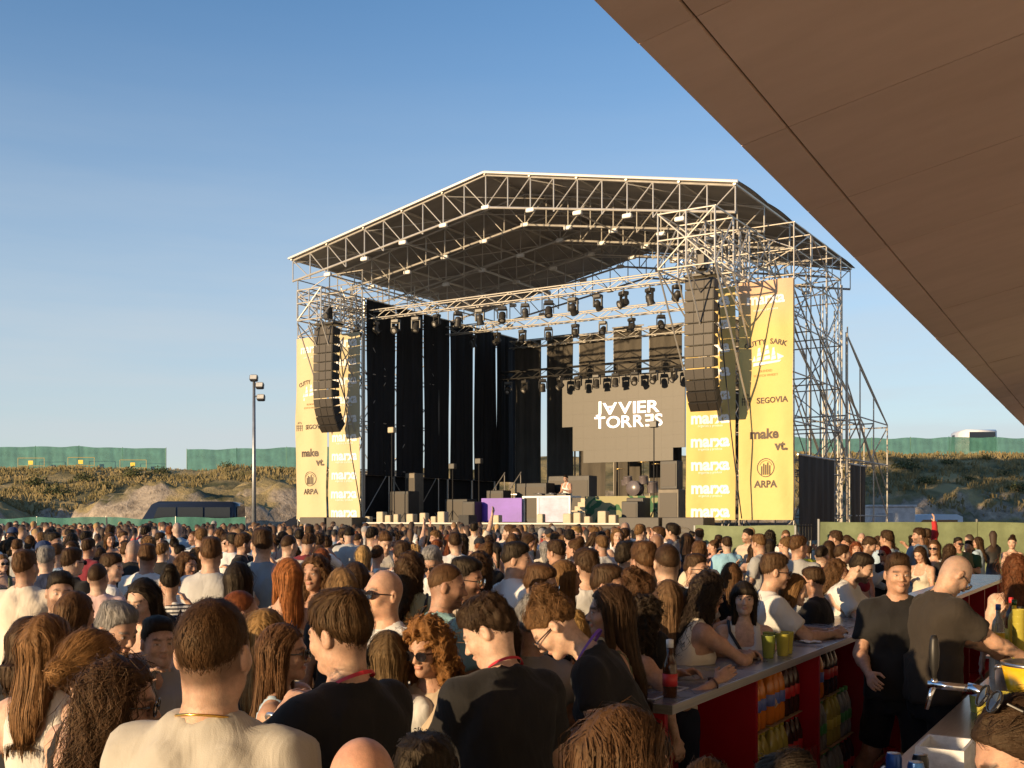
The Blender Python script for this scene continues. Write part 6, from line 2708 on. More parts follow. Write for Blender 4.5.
POSE = {'m': [], 'f': []}
PS = [dict(armR='down', armL='down'), dict(armR='cup', armL='down', head=(20, 5, 0)), dict(armR='bent', armL='bent', head=(-25, 8, 0)), dict(armR='phone', armL='bent', head=(0, 22, 0), lean=4),
      dict(armR='hip', armL='down', head=(35, 0, 4), twist=8), dict(armR='down', armL='cup', head=(-40, 4, 0)), dict(armR='back', armL='down', head=(10, -4, 0)),
      dict(armR='chest', armL='chest', head=(-10, 0, -4)), dict(armR='face', armL='down', head=(15, 0, 0)), dict(armR='up', armL='down', head=(0, -8, 0)), dict(armR='raised', armL='cup', head=(50, 0, 0))]
for sx in 'mf':
    for i, p_ in enumerate(PS):
        q = dict(p_)
        q.update(sex=sx, seed=i % 3, key='crowd_%s%d' % (sx, i), hair_col=HB['dark brown'])
        if sx == 'm' and i % 3 == 1:
            q['beard'] = .55
        q['stubble'] = .5 if sx == 'm' else 0
        POSE[sx].append(q)


def hero(px, yt, d, yaw, label, sex, hair, hc, top, tc, res='hi', strands=2600, H=None, skin=None, **kw):
    global hseed
    hseed += 1
    if res == 'hi':
        strands = int(strands * .8)
    if res == 'hi' and d > 5.3:
        res = 'midhi'
        strands = int(strands * .6)
    r_ = random.Random(hseed * 13 + 5)
    sp = dict(sex=sex, hair=hair, hair_col=HB.get(hc, hc) if isinstance(hc, str) else hc, top=top, top_col=TC[tc] if isinstance(tc, str) else tc,
              skin=skin or r_.choice(SK), seed=hseed, hseed=hseed, legs_col=r_.choice(LEGC), key='hero%d' % hseed)
    if res == 'mid' and not any(k in kw for k in ('head', 'lean', 'armR', 'armL')):
        base = dict(POSE[sex][r_.randrange(9)])
        if 'stubble' in kw or 'beard' in kw:
            base['key'] += 'b%.1f%.1f' % (kw.get('beard', 0), kw.get('stubble', 0))
        base['hseed'] = hseed % 2
        for k in ('hair', 'hair_col', 'top', 'top_col', 'skin', 'legs_col'):
            base[k] = sp[k]
        sp = base
    sp.update(kw)
    for nm in ('armR', 'armL'):
        if sp.get(nm) in ('bar', 'barfwd'):
            k_ = (HC - (yt - HZ) * d / FPX) / (1.775 - sp.get('lean', 0) * .004)
            t_, p_, c_ = ARMS[sp[nm]]
            sg = 1 if nm == 'armR' else -1
            sp[nm] = ((t_[0] * sg, t_[1] + .04, (BZ + .045) / k_), (p_[0] * sg, p_[1], p_[2]), c_)
    return place(sp, px, yt, d, R(yaw), label, res, strands, H), sp


def held_cup(pr, nm, label, g=False):
    (root, J), sp = pr
    s, e, wr, c, sg = J[nm]
    z = (wr - e) / np.linalg.norm(wr - e)
    p = wr + z * .075 + np.array((-sg * .03, .045, -.03))
    k = root.scale[0]
    yaw = root.rotation_euler[2]
    cs, sn = math.cos(yaw), math.sin(yaw)
    cup((root.location[0] + k * (cs * p[0] - sn * p[1]), root.location[1] + k * (sn * p[0] + cs * p[1]), root.location[2] + k * p[2]), label, g, 'cups held by people')


# ---- nearest row
hero(213, 597, 2.4, -10, 'man seen from behind in cream linen shirt with gold neck chain', 'm', 'crop', (.06, .03, .013), 'rolled', (.42, .39, .335), strands=6500, stubble=.8, chain=True, skin=SK[0])
hero(122, 655, 2.65, -72, 'woman in sunglasses with long wavy dark hair, in profile at lower left', 'f', 'wavy', (.055, .028, .014), 'tee', 'black', strands=3800, glasses='sun', skin=SK[1], head=(-8, 6, 0))
hero(335, 590, 3.2, 52, 'man in black t-shirt with red lanyard and wristwatch looking left', 'm', 'swept', (.055, .029, .013), 'tee', 'black', strands=3800, lanyard='red', head=(8, 10, 0),
     armL=((-.07, .20, 1.39), (-1, .3, -1), .55), watch='L', skin=SK[0], stubble=.5)
hero(474, 600, 3.85, 28, 'man with curly dark hair in black t-shirt looking down to the left', 'm', 'curlytop', (.035, .02, .012), 'tee', 'black', strands=3200, lanyard='red', head=(45, 24, 0), lean=8, armL='phone', armR='bent', skin=SK[4])
hero(628, 701, 1.95, -48, 'woman with smooth parted brown hair at the bottom centre, nearest to the camera', 'f', 'longer', (.075, .038, .018), 'tee', 'grey', strands=2600, skin=SK[2], head=(-12, 8, 0))
hero(1000, 697, 2.0, 72, 'woman with sunglasses pushed up into dark hair at the bottom right corner', 'f', 'lowbun', (.032, .018, .010), 'tee', 'white', strands=2000, glasses='sun', glasses_up=True, skin=SK[1], head=(12, 24, 0))
hero(362, 738, 2.05, 5, 'bald man at the bottom edge, only the top of his head showing', 'm', 'bald', 'grey', 'tee', 'navy', stubble=.12, skin=(.55, .28, .18))
hero(424, 734, 2.3, -10, 'dark-haired head at the bottom edge right of the bald man', 'm', 'textured', 'black', 'tee', 'black', strands=1600)
hero(782, 751, 2.15, 10, 'dark-haired head at the bottom edge below the soda packs', 'f', 'bun', 'black', 'tank', 'black', strands=1600)
hero(708, 757, 2.5, -20, 'dark brown-haired head at the bottom edge below the bar', 'f', 'lowbun', 'dark brown', 'tank', 'black', strands=1600)
# ---- second row
hero(47, 611, 3.55, -16, 'woman in white sleeveless top with long light brown hair seen from behind', 'f', 'long', (.17, .085, .034), 'tank', (.60, .56, .50), strands=2000, armL='back', watch='L', watch_metal=0, skin=SK[2], hem=.98)
hero(92, 628, 3.1, -35, 'woman with golden brown knotted hair behind the wavy-haired woman', 'f', 'lowbun', (.20, .10, .036), 'tank', 'black', strands=4500)
hero(122, 602, 4.4, -118, 'grey-haired man looking down to the right beside the cream shirt man', 'm', 'short', (.22, .21, .20), 'tee', 'grey', strands=2200, head=(0, 18, 0), stubble=.5, beard=.15)
hero(282, 621, 3.9, -92, 'woman with long straight brown hair and sunglasses facing right, beside the wristwatch', 'f', 'longer', (.10, .048, .022), 'strap', 'pale blue', strands=2800, glasses='sun', skin=SK[1])
hero(266, 606, 4.1, -10, 'woman with streaked blonde hair behind the cream shirt man', 'f', 'long', (.26, .15, .055), 'tank', 'black', strands=2200)
hero(386, 570, 5.1, 138, 'bald man in white t-shirt and sunglasses facing left', 'm', 'bald', 'grey', 'tee', 'white', glasses='sun', stubble=.18, strapbag=-1, skin=(.56, .32, .21), head=(-8, -4, 0))
hero(388, 628, 4.1, -6, 'woman with straight dull brown hair below the bald man in sunglasses', 'f', 'long', (.12, .075, .036), 'tee', 'white', strands=2200)
hero(424, 619, 4.1, 158, 'woman with curly copper hair and dark sunglasses facing the camera', 'f', 'curlybob', (.22, .10, .032), 'tee', 'beige', strands=2800, glasses='sun', head=(-5, 12, 0), skin=SK[1])
hero(503, 616, 4.5, -40, 'woman with dark hair just right of the curly-haired man', 'f', 'long', 'dark brown', 'tee', 'black', strands=1300)
hero(532, 604, 4.3, 72, 'woman in black t-shirt with messy bun bending over the bar end', 'f', 'messybun', (.13, .066, .028), 'tee', 'black', strands=2800, lean=30, head=(8, 18, 0), lanyard='purple', glasses='clear', armL='bent', armR='bent', skin=SK[2])
hero(530, 596, 4.6, 10, 'grey-haired woman with hair tied up behind the messy bun', 'f', 'bun', 'grey', 'tee', 'grey', strands=1300)
hero(572, 624, 4.6, 160, 'blonde woman with spectacles looking down beside the bar', 'f', 'bun', 'blonde', 'tee', 'black', strands=1600, head=(0, 28, 0), glasses='sun', lean=10)
hero(611, 582, 4.5, 86, 'woman in olive strap top with long dark hair, face in profile to the left', 'f', 'longer', (.045, .024, .013), 'strap', (.11, .11, .07), strands=2800, armL='bent', armR='down', skin=SK[1], head=(0, 2, 0))
hero(648, 597, 5.2, -62, 'woman with long black curls leaning on the bar, hand raised', 'f', 'curly', (.018, .012, .009), 'tank', (.66, .58, .46), strands=3200, armR=((.30, .42, 1.32), (.6, .2, -1), .25), armL='bar', watch='R', watch_metal=0, skin=SK[1], lean=14)
hero(641, 573, 5.5, -62, 'woman with dark curls pinned up behind the black curly hair', 'f', 'messybun', (.07, .033, .016), 'tee', 'black', strands=1600)
hero(668, 578, 6.0, -12, 'woman with long ash brown hair between the curly heads and white tank', 'f', 'longer', (.13, .075, .04), 'tee', 'black', strands=1600)
hero(712, 571, 6.0, -72, 'woman in cream tank top with long black wavy hair at the bar', 'f', 'wavy', (.018, .012, .010), 'tank', (.66, .58, .46), strands=2200, armR='bar', armL='bar', lean=15, skin=SK[1])
hero(744, 580, 6.6, 172, 'woman with black fringe and bag strap facing the camera', 'f', 'bangs', (.016, .012, .010), 'tank', 'white', strands=2000, strapbag=1, armR='bent', armL='bent', skin=SK[2])
hero(776, 552, 7.2, -88, 'man in white t-shirt and sunglasses leaning on the bar', 'm', 'short', (.07, .038, .02), 'tee', 'white', strands=1600, glasses='sun', armR='barfwd', armL='barfwd', lean=7, skin=SK[0], stubble=.5)
hero(797, 573, 7.3, -100, 'fair-haired woman in white between the white and black t-shirts', 'f', 'bob', 'light brown', 'tee', 'white', strands=1300, armR='barfwd', armL='barfwd', lean=12)
hero(812, 566, 8.3, 60, 'man in black t-shirt with spectacles leaning back on the bar', 'm', 'short', 'dark brown', 'tee', 'black', strands=1300, glasses='clear', lean=4, armR='bent', armL='bent', beard=.5)
hero(866, 553, 8.8, -118, 'bearded man in white t-shirt leaning on the far bar', 'm', 'short', 'black', 'tee', 'white', strands=1300, lean=20, armR='barfwd', armL='barfwd', beard=.8, watch='R')
# ---- bartenders
lunge = {1: (np.array((.085, -.03, .90)), np.array((.15, -.12, .50)), np.array((.27, -.50, .10))),
         -1: (np.array((-.085, .0, .90)), np.array((-.11, .14, .49)), np.array((-.12, .14, .09)))}
hero(898, 553, 6.7, 166, 'young bartender in black t-shirt and shorts walking towards the camera', 'm', 'textured', 'dark brown', 'tee', 'black', strands=2000, stance=lunge, shorts=True, legs='shorts',
     legs_col=(.013, .013, .014), armR='bent', armL='down', shoe_col=(.02, .02, .02), skin=SK[1], head=(8, 2, 0), stubble=.6)
hero(967, 560, 6.5, -80, 'shaven bartender with spectacles and tattooed arm bending over the bottles', 'm', 'bald', 'grey', 'tee', (.035, .028, .022), glasses='clear', stubble=.35, lean=9, head=(0, 36, 0),
     armR='serve', armL='serve', tattoo=True, legs_col=(.012, .012, .013), beard=.3, skin=SK[0])
hero(1016, 553, 7.9, -14, 'woman with long auburn curls in dark top at the right edge', 'f', 'wavy', (.11, .038, .016), 'strap', (.03, .027, .025), strands=2000)
# ---- third row and further, individually recognisable
pb = hero(140, 577, 5.4, 172, 'woman in black sleeveless top holding a yellow cup', 'f', 'long', 'black', 'tank', 'black', strands=1600, armL='cup', armR='bent', head=(-12, 14, 0), strapbag=-1)
held_cup(pb, 'L', 'yellow plastic cup held by the woman in black sleeveless top')
MID = [
    (24, 549, 7.5, 0, 'man in cream overshirt seen from behind at the left edge', 'm', 'short', 'brown', 'shirt', (.64, .56, .45), {}),
    (62, 571, 6.1, -142, 'young man with thick black hair facing right near the left edge', 'm', 'textured', 'black', 'tee', 'navy', {}),
    (78, 589, 5.1, -12, 'woman with shoulder-length brown hair in front of the pink shirt man', 'f', 'long', 'brown', 'tee', 'black', {}),
    (97, 563, 8.2, 8, 'man with cropped hair in pale pink shirt seen from behind', 'm', 'crop', 'dark brown', 'tee', (.66, .46, .42), {'stubble': .6}),
    (46, 545, 9.6, 10, 'grey-haired man in dark jacket in the left crowd', 'm', 'short', 'grey', 'shirt', 'navy', {}),
    (72, 547, 9.0, -30, 'man with sunglasses and dark jacket in the left crowd', 'm', 'short', 'dark brown', 'shirt', 'black', {'glasses': 'sun'}),
    (112, 553, 8.8, -60, 'man in white t-shirt with swept brown hair in profile', 'm', 'swept', 'dark brown', 'tee', 'white', {}),
    (147, 543, 9.5, 0, 'man in white t-shirt seen from behind left of the striped top', 'm', 'short', 'brown', 'tee', 'white', {}),
    (170, 566, 7.6, 5, 'woman in black and white striped top with black backpack', 'f', 'bun', 'black', 'tee', (.62, .60, .56), {'stripe': 1, 'backpack': 1}),
    (187, 551, 9.0, -80, 'woman in teal top facing right behind the striped top', 'f', 'wavy', 'brown', 'strap', 'teal', {}),
    (211, 536, 8.2, -5, 'man in grey t-shirt with brown hair seen from behind', 'm', 'short', 'brown', 'tee', (.44, .43, .41), {}),
    (238, 560, 6.6, -15, 'woman with long dark hair and bare shoulder left of the red-haired woman', 'f', 'longer', 'black', 'strap', 'beige', {}),
    (262, 527, 8.6, 8, 'tall man in denim shirt seen from behind', 'm', 'short', 'dark brown', 'shirt', (.20, .27, .34), {}),
    (289, 556, 6.3, -4, 'woman with long copper red hair in cream top seen from behind', 'f', 'long', (.30, .105, .032), 'strap', 'cream', {}),
    (316, 553, 6.7, 160, 'woman with brown wavy hair facing the camera behind the black t-shirt man', 'f', 'wavy', 'brown', 'strap', 'black', {}),
    (341, 566, 6.0, 15, 'woman with long dark blonde hair left of the bald man', 'f', 'longer', (.20, .115, .05), 'tee', 'black', {}),
    (356, 560, 6.4, -15, 'woman with long dark hair directly left of the bald man', 'f', 'longer', 'dark brown', 'tee', 'navy', {}),
    (412, 550, 6.9, 0, 'woman in pale green top with dark wavy hair and bag strap', 'f', 'wavy', 'dark brown', 'tee', (.40, .42, .27), {'strapbag': 1}),
    (430, 547, 8.2, 165, 'older man with grey hair and sunglasses facing the camera', 'm', 'short', 'grey', 'shirt', 'white', {'glasses': 'sun'}),
    (449, 563, 5.6, -62, 'man in teal t-shirt with shaved sides and beard', 'm', 'crop', 'brown', 'tee', (.22, .38, .38), {'beard': .5, 'stubble': .4}),
    (468, 556, 6.1, -82, 'man with dark hair and spectacles right of the teal t-shirt', 'm', 'short', 'black', 'tee', 'beige', {'glasses': 'clear', 'beard': .7}),
    (480, 550, 7.5, -40, 'woman in red top between the bearded man and the white shirt', 'f', 'wavy', 'dark brown', 'tee', 'red', {}),
    (517, 541, 7.5, -58, 'man in loose white shirt with dark hair facing right', 'm', 'short', 'black', 'shirt', (.72, .70, .67), {}),
    (543, 563, 6.1, -80, 'man in burgundy polo with spectacles facing right', 'm', 'short', 'brown', 'polo', 'burgundy', {'glasses': 'clear'}),
    (563, 558, 6.4, -76, 'woman with very long light brown hair in profile to the right', 'f', 'longer', 'light brown', 'strap', 'sand', {}),
    (586, 548, 7.1, 22, 'man in white t-shirt with brushed-up dark hair', 'm', 'textured', 'dark brown', 'tee', 'white', {'stubble': .5}),
    (609, 563, 5.9, -72, 'dark-haired man in profile above the olive top woman', 'm', 'short', 'dark brown', 'tee', 'black', {'beard': .6}),
    (626, 541, 8.3, -40, 'man with dark fringe looking right, left of the black jackets', 'm', 'swept', 'black', 'tee', 'grey', {}),
    (643, 541, 6.9, 6, 'man in black jacket with thick brown hair seen from behind', 'm', 'textured', 'brown', 'shirt', 'black', {}),
    (667, 543, 6.7, -6, 'man in black t-shirt with shaved neck seen from behind', 'm', 'crop', 'dark brown', 'tee', 'black', {'stubble': .7}),
    (696, 553, 8.2, -120, 'man with dark hair and sunglasses left of the pale green fence', 'm', 'short', 'dark brown', 'tee', 'white', {'glasses': 'sun'}),
    (731, 561, 8.4, -18, 'woman with straight brown hair in front of the pale green fence', 'f', 'long', 'brown', 'tee', 'black', {}),
    (690, 588, 6.3, -10, 'woman with smooth black hair left of the cream tank top', 'f', 'long', 'black', 'tee', 'black', {}),
    (799, 535, 11.5, -30, 'man in dark grey shirt behind the white t-shirt at the bar', 'm', 'textured', 'brown', 'shirt', 'grey', {}),
    (822, 545, 12.0, -60, 'man with dark cropped hair beyond the black t-shirt man', 'm', 'crop', 'black', 'tee', 'red', {'stubble': .6}),
    (842, 544, 12.5, -100, 'man with short dark hair and brown shirt beyond the bar', 'm', 'short', 'dark brown', 'shirt', 'burgundy', {'beard': .4}),
    (856, 541, 14.0, 170, 'woman with auburn hair facing the camera beyond the bar', 'f', 'wavy', 'auburn', 'tee', 'cream', {}),
    (873, 537, 14.5, -110, 'man in pale blue shirt with beard beyond the bar', 'm', 'short', 'dark brown', 'shirt', 'pale blue', {'beard': .6}),
    (884, 545, 14.8, 150, 'woman with bright red hair behind the young bartender', 'f', 'long', (.30, .02, .015), 'tee', 'black', {'glasses': 'sun'}),
    (934, 539, 15.3, 165, 'woman in white top and sunglasses between the two bartenders', 'f', 'longer', 'brown', 'tank', 'white', {'glasses': 'sun'}),
    (950, 544, 15.0, -30, 'woman with dark brown hair beside the woman in white, beyond the bar', 'f', 'wavy', 'dark brown', 'tee', 'black', {}),
    (918, 546, 14.2, 130, 'woman with dark hair behind the young bartender shoulder', 'f', 'long', 'dark brown', 'strap', 'cream', {}),
    (958, 537, 18.5, 175, 'man in sunglasses near the right barrier fence', 'm', 'short', 'black', 'tee', 'olive', {'glasses': 'sun'}),
    (969, 540, 18.8, 150, 'man in dark green t-shirt near the right barrier fence', 'm', 'short', 'black', 'tee', (.04, .10, .05), {}),
    (1012, 536, 19.0, 170, 'woman in black strap top by the right barrier fence', 'f', 'bun', 'dark brown', 'strap', 'black', {}),
    (862, 533, 21.0, 178, 'bald steward in yellow vest in front of the pale green fence', 'm', 'bald', 'grey', 'tee', (.62, .62, .06), {'stubble': .2}),
    (807, 545, 18.0, 30, 'steward in bright yellow vest below the yellow banner', 'm', 'short', 'dark brown', 'tee', (.62, .64, .06), {}),
    (727, 536, 16.0, 5, 'person in light blue top with pink bag before the pale green fence', 'm', 'short', 'dark brown', 'tee', (.25, .45, .58), {}),
    (30, 615, 4.4, -30, 'woman with short brown hair in shade behind the white sleeveless top', 'f', 'bob', 'dark brown', 'tee', 'black', {}),
    (158, 615, 4.6, -160, 'man with dark hair in grey polo behind the grey-haired man', 'm', 'short', 'black', 'polo', 'grey', {}),
    (240, 590, 5.2, -100, 'man with reddish cropped hair beside the large cream shirt man', 'm', 'crop', 'auburn', 'tee', 'navy', {'stubble': .5}),
    (838, 558, 8.9, -105, 'woman with brown hair in beige top leaning on the bar beside the bearded man', 'f', 'wavy', 'brown', 'tank', 'beige', {'armR': 'barfwd', 'armL': 'barfwd', 'lean': 8}),
    (560, 598, 5.2, 30, 'woman with black hair behind the bending woman', 'f', 'long', 'black', 'tee', 'black', {}),
]
BPK = None
for px, yt, d, yaw, lb, sx, hr, hc, tp_, tc_, kw in MID:
    bpk = kw.pop('backpack', 0)
    big = d < 7
    pr = hero(px, yt, d, yaw, lb, sx, hr, hc, tp_, tc_, 'mid', 600, **kw)
    if bpk:
        (root, J), sp = pr
        P = [ell(J['C'], (0, -.17, .17), (.13, .075, .18), .03), ell(J['C'], (0, -.22, .09), (.10, .05, .09), .03)]
        for s in (1, -1):
            pts = [(.09 * s, -.12, .30), (.10 * s, -.03, .395), (.10 * s, .08, .32), (.12 * s, .1, .15), (.13 * s, -.02, .05)]
            for a, b2_ in zip(pts[:-1], pts[1:]):
                P.append(rc(tf(J['C'], a), tf(J['C'], b2_), .013, .013, .01))
        F_, ax_ = solve(P, .011)
        ob('backpack', mesh_np('backpack', *nets(F_, ax_), CLOTH_M), root, color=(.02, .02, .022))

# ---- the performer and helper on stage
spd = dict(sex='m', hair='short', hair_col=HB['black'], top='tank', top_col=TC['white'], skin=SK[1], seed=3, key='performer', armR='bent', armL='cup', lean=10, legs_col=(.02, .02, .02), hem=.9)
make_person(spd, tuple(S(10.3, 3.45, DZ)), SA + R(170), 1.0, 'performer in white sleeveless top behind the white table on stage', None, 'mid', 400)
spd = dict(sex='m', hair='short', hair_col=HB['black'], top='tee', top_col=(.45, .22, .24), skin=SK[1], seed=4, key='helper', armR='bent', armL='cup', lean=24, legs_col=(.02, .02, .02))
make_person(spd, tuple(S(12.9, 7.4, DZ)), SA + R(120), .95, 'stage hand in dusty pink shirt bending behind the camouflage riser', None, 'mid', 400)

# ------------------------------------------------------------------ the rest of the crowd
HM = ['short', 'short', 'textured', 'crop', 'swept', 'medium', 'curlytop', 'bald']
HF = ['long', 'longer', 'wavy', 'bun', 'ponytail', 'bob', 'curly', 'long', 'lowbun', 'longer']
HDESC = {'short': 'short', 'textured': 'tousled', 'crop': 'cropped', 'swept': 'swept', 'medium': 'medium-length', 'curlytop': 'curly', 'bald': 'shaved', 'long': 'long', 'longer': 'very long',
         'wavy': 'wavy', 'bun': 'pinned-up', 'ponytail': 'ponytailed', 'bob': 'bobbed', 'curly': 'long curly', 'lowbun': 'knotted'}
HCW = ['black'] * 6 + ['dark brown'] * 9 + ['brown'] * 6 + ['light brown'] * 3 + ['blonde'] * 1 + ['grey'] * 1 + ['auburn'] * 1
TCW = ['black'] * 6 + ['white'] * 16 + ['cream'] * 6 + ['pale blue'] * 2 + ['grey'] * 3 + ['navy'] * 3 + ['pale blue'] * 3 + ['red'] * 2 + ['olive'] * 2 + ['pink'] * 2 + ['teal', 'beige', 'beige', 'burgundy', 'denim blue', 'sand', 'sand']
MARK = [(-50, 'at the left edge'), (60, 'below the hilltop fence'), (120, 'left of the minibus'), (190, 'below the minibus'), (250, 'by the lamp post'), (310, 'below the left banner'), (370, 'by the left drapes'),
        (430, 'below the second drape'), (495, 'below the purple panel'), (545, 'below the performer'), (600, 'below the screen lettering'), (650, 'below the screen edge'), (700, 'beside the pale fence'), (745, 'below the yellow banners'), (820, 'beyond the bar'), (1100, 'at the far right')]
cr_ = random.Random(21)
cand = []
cell = {}


def near(x, y, r):
    ci, cj = int(math.floor(x)), int(math.floor(y))
    for i in (ci - 1, ci, ci + 1):
        for j in (cj - 1, cj, cj + 1):
            for a, b2_ in cell.get((i, j), ()):
                if (a - x) ** 2 + (b2_ - y) ** 2 < r * r:
                    return True
    return False


def note(x, y):
    cell.setdefault((int(math.floor(x)), int(math.floor(y))), []).append((x, y))


for x, y in PEOPLE_XY:
    note(x, y)


def free_spot(x, y):
    p = Vector((x, y, 0)) - B0
    bx, by = p.dot(BX), p.dot(BY)
    if -.95 < bx and by > -.5 and by < 12.6:
        return False
    if bx > -1.0:
        return False
    q = Vector((x, y, 0)) - SL
    if q.dot(SV) > -2.2 and q.dot(SU) < 30:
        return False
    if y > 21.5 and x > 3.3:
        return False
    if y > 45.5:
        return False
    return True


for it in range(45000):
    d = 7.4 + (43 - 7.4) * cr_.random() ** 1.1
    s = cr_.uniform(-.54, .54)
    x, y = s * d, d
    if not free_spot(x, y):
        continue
    px = 512 + FPX * s
    if px > 690 and d > 8.5 and cr_.random() < .93:
        continue
    Hh = cr_.gauss(1.69, .065)
    Hh = min(1.84, max(1.54, Hh))
    yt = HZ + (HC - Hh) * FPX / d
    hw = 150.0 / d
    bad = False
    for hx, hy, hd in HERO_HEADS:
        if hd > d - .1 and abs(hx - px) < hw * 1.3 + 110 / hd and hy + 200 / hd > yt - 5:
            bad = True
            break
    if bad or near(x, y, 1.0 if d < 10.5 else (.78 if d < 15 else .60)):
        continue
    note(x, y)
    cand.append((d, x, y, px, Hh))
cand.sort()
n_hero = len(HERO_HEADS) + 2
keep = cand[:max(0, 298 - n_hero)]
rest = cand[len(keep):]
used = {}
for d, x, y, px, Hh in keep:
    sx = 'f' if cr_.random() < .56 else 'm'
    if sx == 'm':
        Hh = min(1.86, Hh + .05)
    else:
        Hh -= .03
    base = POSE[sx][9] if cr_.random() < .025 else cr_.choice(POSE[sx][:9] + POSE[sx][10:])
    sp = dict(base)
    hs_ = cr_.choice(HM if sx == 'm' else HF)
    hc_ = cr_.choice(HCW)
    tc_ = cr_.choice(TCW)
    tk = cr_.choice(['tee', 'tee', 'tee', 'shirt'] if sx == 'm' else ['tank', 'strap', 'tee', 'tank'])
    v_ = cr_.uniform(.85, 1.15)
    sp.update(hair=hs_, hair_col=tuple(c * v_ for c in HB[hc_]), top=tk, top_col=tuple(min(.8, c * v_) for c in TC[tc_]), skin=cr_.choice(SK), hseed=cr_.randint(0, 1), legs_col=cr_.choice(LEGC))
    hat = sx == 'm' and hs_ in ('short', 'crop') and cr_.random() < .18
    if hat:
        sp['cap'] = cr_.choice(((.02, .02, .025), (.5, .48, .44), (.25, .03, .03), (.03, .05, .12)))
        sp['hair'] = 'crop'
    if cr_.random() < .30:
        sp['glasses'] = 'sun'
    tgt = S(9, 2) - Vector((x, y, 0))
    yaw = math.atan2(-tgt.x, tgt.y)
    u_ = cr_.random()
    yaw += cr_.gauss(0, .35) if u_ < .58 else cr_.uniform(-3.1, 3.1)
    row = 'nearby' if d < 8.5 else ('midway' if d < 13 else 'far back')
    mk = [m for a, m in MARK if px <= a][0] if px <= 1100 else MARK[-1][1]
    wear = {'tee': 't-shirt', 'shirt': 'shirt', 'tank': 'tank top', 'strap': 'strap top'}[tk]
    lb = '%s %s hair, %s %s, %s %s' % (HDESC[hs_], hc_, tc_, wear, row, mk)
    lb = ('person, ' + lb) if hs_ != 'bald' else 'person, shaved head, %s %s, %s %s' % (tc_, wear, row, mk)
    if hat:
        lb = lb.replace('person,', 'person in cap,')
    k_ = used.get(lb, 0)
    used[lb] = k_ + 1
    if k_:
        lb = lb.replace('person,', 'smaller person,' if k_ == 1 else 'farthest person,')
    t_ = .0 if hs_ == 'bald' else .018
    g_ = geo(sp, 'mid')
    top = tf(g_['J']['H'], (0, -.01, .223 + t_))
    make_person(sp, (x, y, 0), yaw, Hh / top[2], lb, 'people in the concert crowd', 'mid', 600)

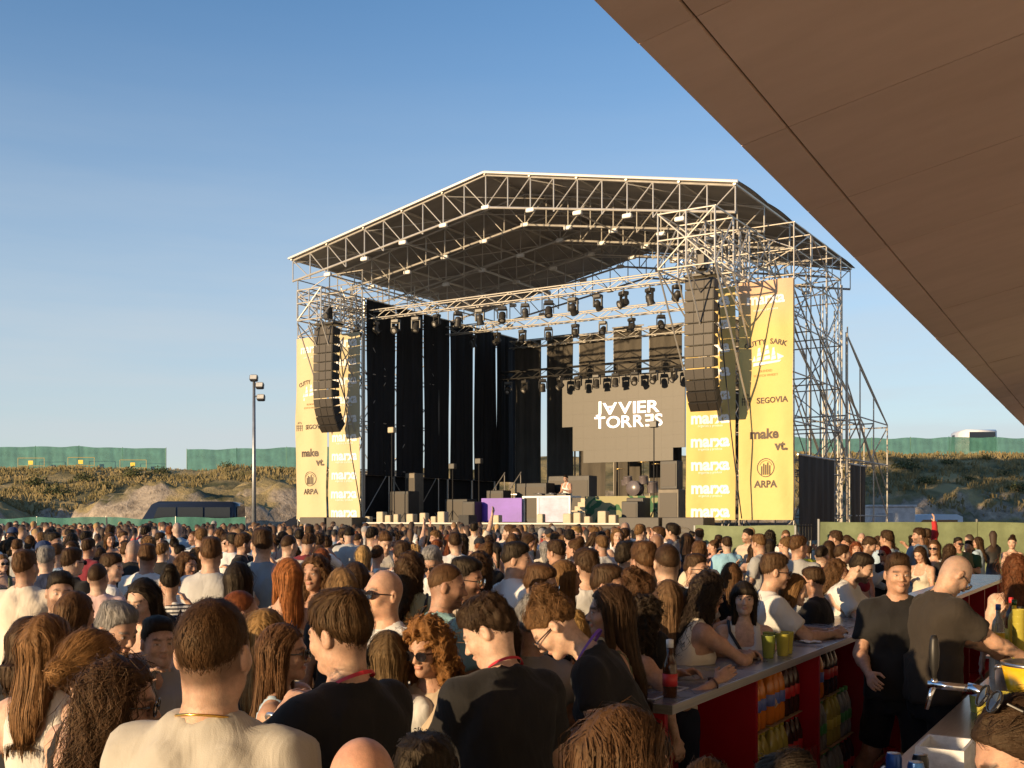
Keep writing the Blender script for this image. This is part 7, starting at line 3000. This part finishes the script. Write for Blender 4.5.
# the far crowd reads as one mass
LOWP = []
for sx in 'mf':
    for i, p_ in enumerate((PS[0], PS[1], PS[5])):
        q = dict(p_)
        q['sex'] = sx
        J = rig(q)
        prims = torso_prims(J) + arm_prims(J, 'R') + arm_prims(J, 'L')
        H = J['H']
        hp_ = neck_prims(J) + [ell(H, (0, -.012, .125), (.081, .100, .106), .02), ell(H, (0, .02, .07), (.062, .07, .085), .03)]
        if sx == 'f':
            hp_.append(stack(H, [(-.20, .035, .02, -.085), (-.05, .072, .042, -.068), (.08, .080, .07, -.04), (.13, .080, .088, -.02)], .03))
        prims.append(stack(I4, [(0.0, .13, .12, 0), (.5, .15, .11, 0), (.85, .165, .115, 0)], .05))
        F_, ax_ = solve(prims, .080)
        G_, bx_ = solve(hp_, .034)
        V_, Q_ = join_geo([nets(F_, ax_), nets(G_, bx_)])
        Hi = np.linalg.inv(H)
        q_ = V_ @ Hi[:3, :3].T + Hi[:3, 3]
        part = np.ones(len(V_), int)                      # 1 top
        part[V_[:, 2] < .92] = 3
        head_ = (q_[:, 2] > -.02)
        part[head_] = 0
        hair_ = (q_[:, 2] > .04 + (q_[:, 1] + .1) * .72) & head_
        if sx == 'f':
            hair_ |= (q_[:, 1] < -.045) & (q_[:, 2] > -.24) & (np.abs(q_[:, 0]) < .11)
        part[hair_] = 2
        for nm in ('R', 'L'):
            s_, e_, w_, c_, sg_ = J[nm]
            for a, b2_, r0 in ((s_ * .4 + e_ * .6, e_, .06), (e_, w_, .06)):
                t = np.clip(((V_ - a) @ (b2_ - a)) / ((b2_ - a) @ (b2_ - a)), 0, 1)
                dd = np.linalg.norm(V_ - (a + t[:, None] * (b2_ - a)), axis=1)
                part[(dd < r0) & (t > .02)] = 0
        LOWP.append((sx, V_, Q_, part, float(tf(H, (0, 0, .235))[2])))
VS, QS, CS, nv = [], [], [], 0
for d, x, y, px, Hh in rest:
    sx, V_, Q_, part, zt = cr_.choice(LOWP)
    k = Hh / zt
    tgt = S(9, 2) - Vector((x, y, 0))
    yaw = math.atan2(-tgt.x, tgt.y) + cr_.gauss(0, .5)
    c, s = math.cos(yaw), math.sin(yaw)
    W_ = V_ * k
    VS.append(np.stack([W_[:, 0] * c - W_[:, 1] * s + x, W_[:, 0] * s + W_[:, 1] * c + y, W_[:, 2]], 1))
    QS.append(Q_ + nv)
    nv += len(V_)
    pal = np.array([cr_.choice(SK), TC[cr_.choice(TCW)], HB[cr_.choice(HCW)], cr_.choice(LEGC)])
    CS.append(np.concatenate([pal[part] * cr_.uniform(.85, 1.15), np.ones((len(V_), 1))], 1))
me = mesh_np('far_crowd', np.concatenate(VS), np.concatenate(QS), STUFF_M)
add_paint(me, np.concatenate(CS))
tag(ob('far_crowd', me), 'dense far crowd of people standing close to the stage', 'crowd', kind='stuff')

# ------------------------------------------------------------------ thin the figure meshes where they are flat
jobs = []
for me in list(bpy.data.meshes):
    nm = me.name.split('.')[0]
    rt = {'body': .42, 'top': .5, 'far_crowd': .5}.get(nm)
    if rt and me.users:
        o = bpy.data.objects.new('thinning', me)
        COL.objects.link(o)
        md = o.modifiers.new('thin', 'DECIMATE')
        md.ratio = rt
        jobs.append((o, me, nm))
bpy.context.view_layer.update()
dg = bpy.context.evaluated_depsgraph_get()
for o, me, nm in jobs:
    new = bpy.data.meshes.new_from_object(o.evaluated_get(dg))
    new.polygons.foreach_set('use_smooth', np.ones(len(new.polygons), dtype=bool))
    bpy.data.objects.remove(o)
    me.user_remap(new)
    bpy.data.meshes.remove(me)
    new.name = nm
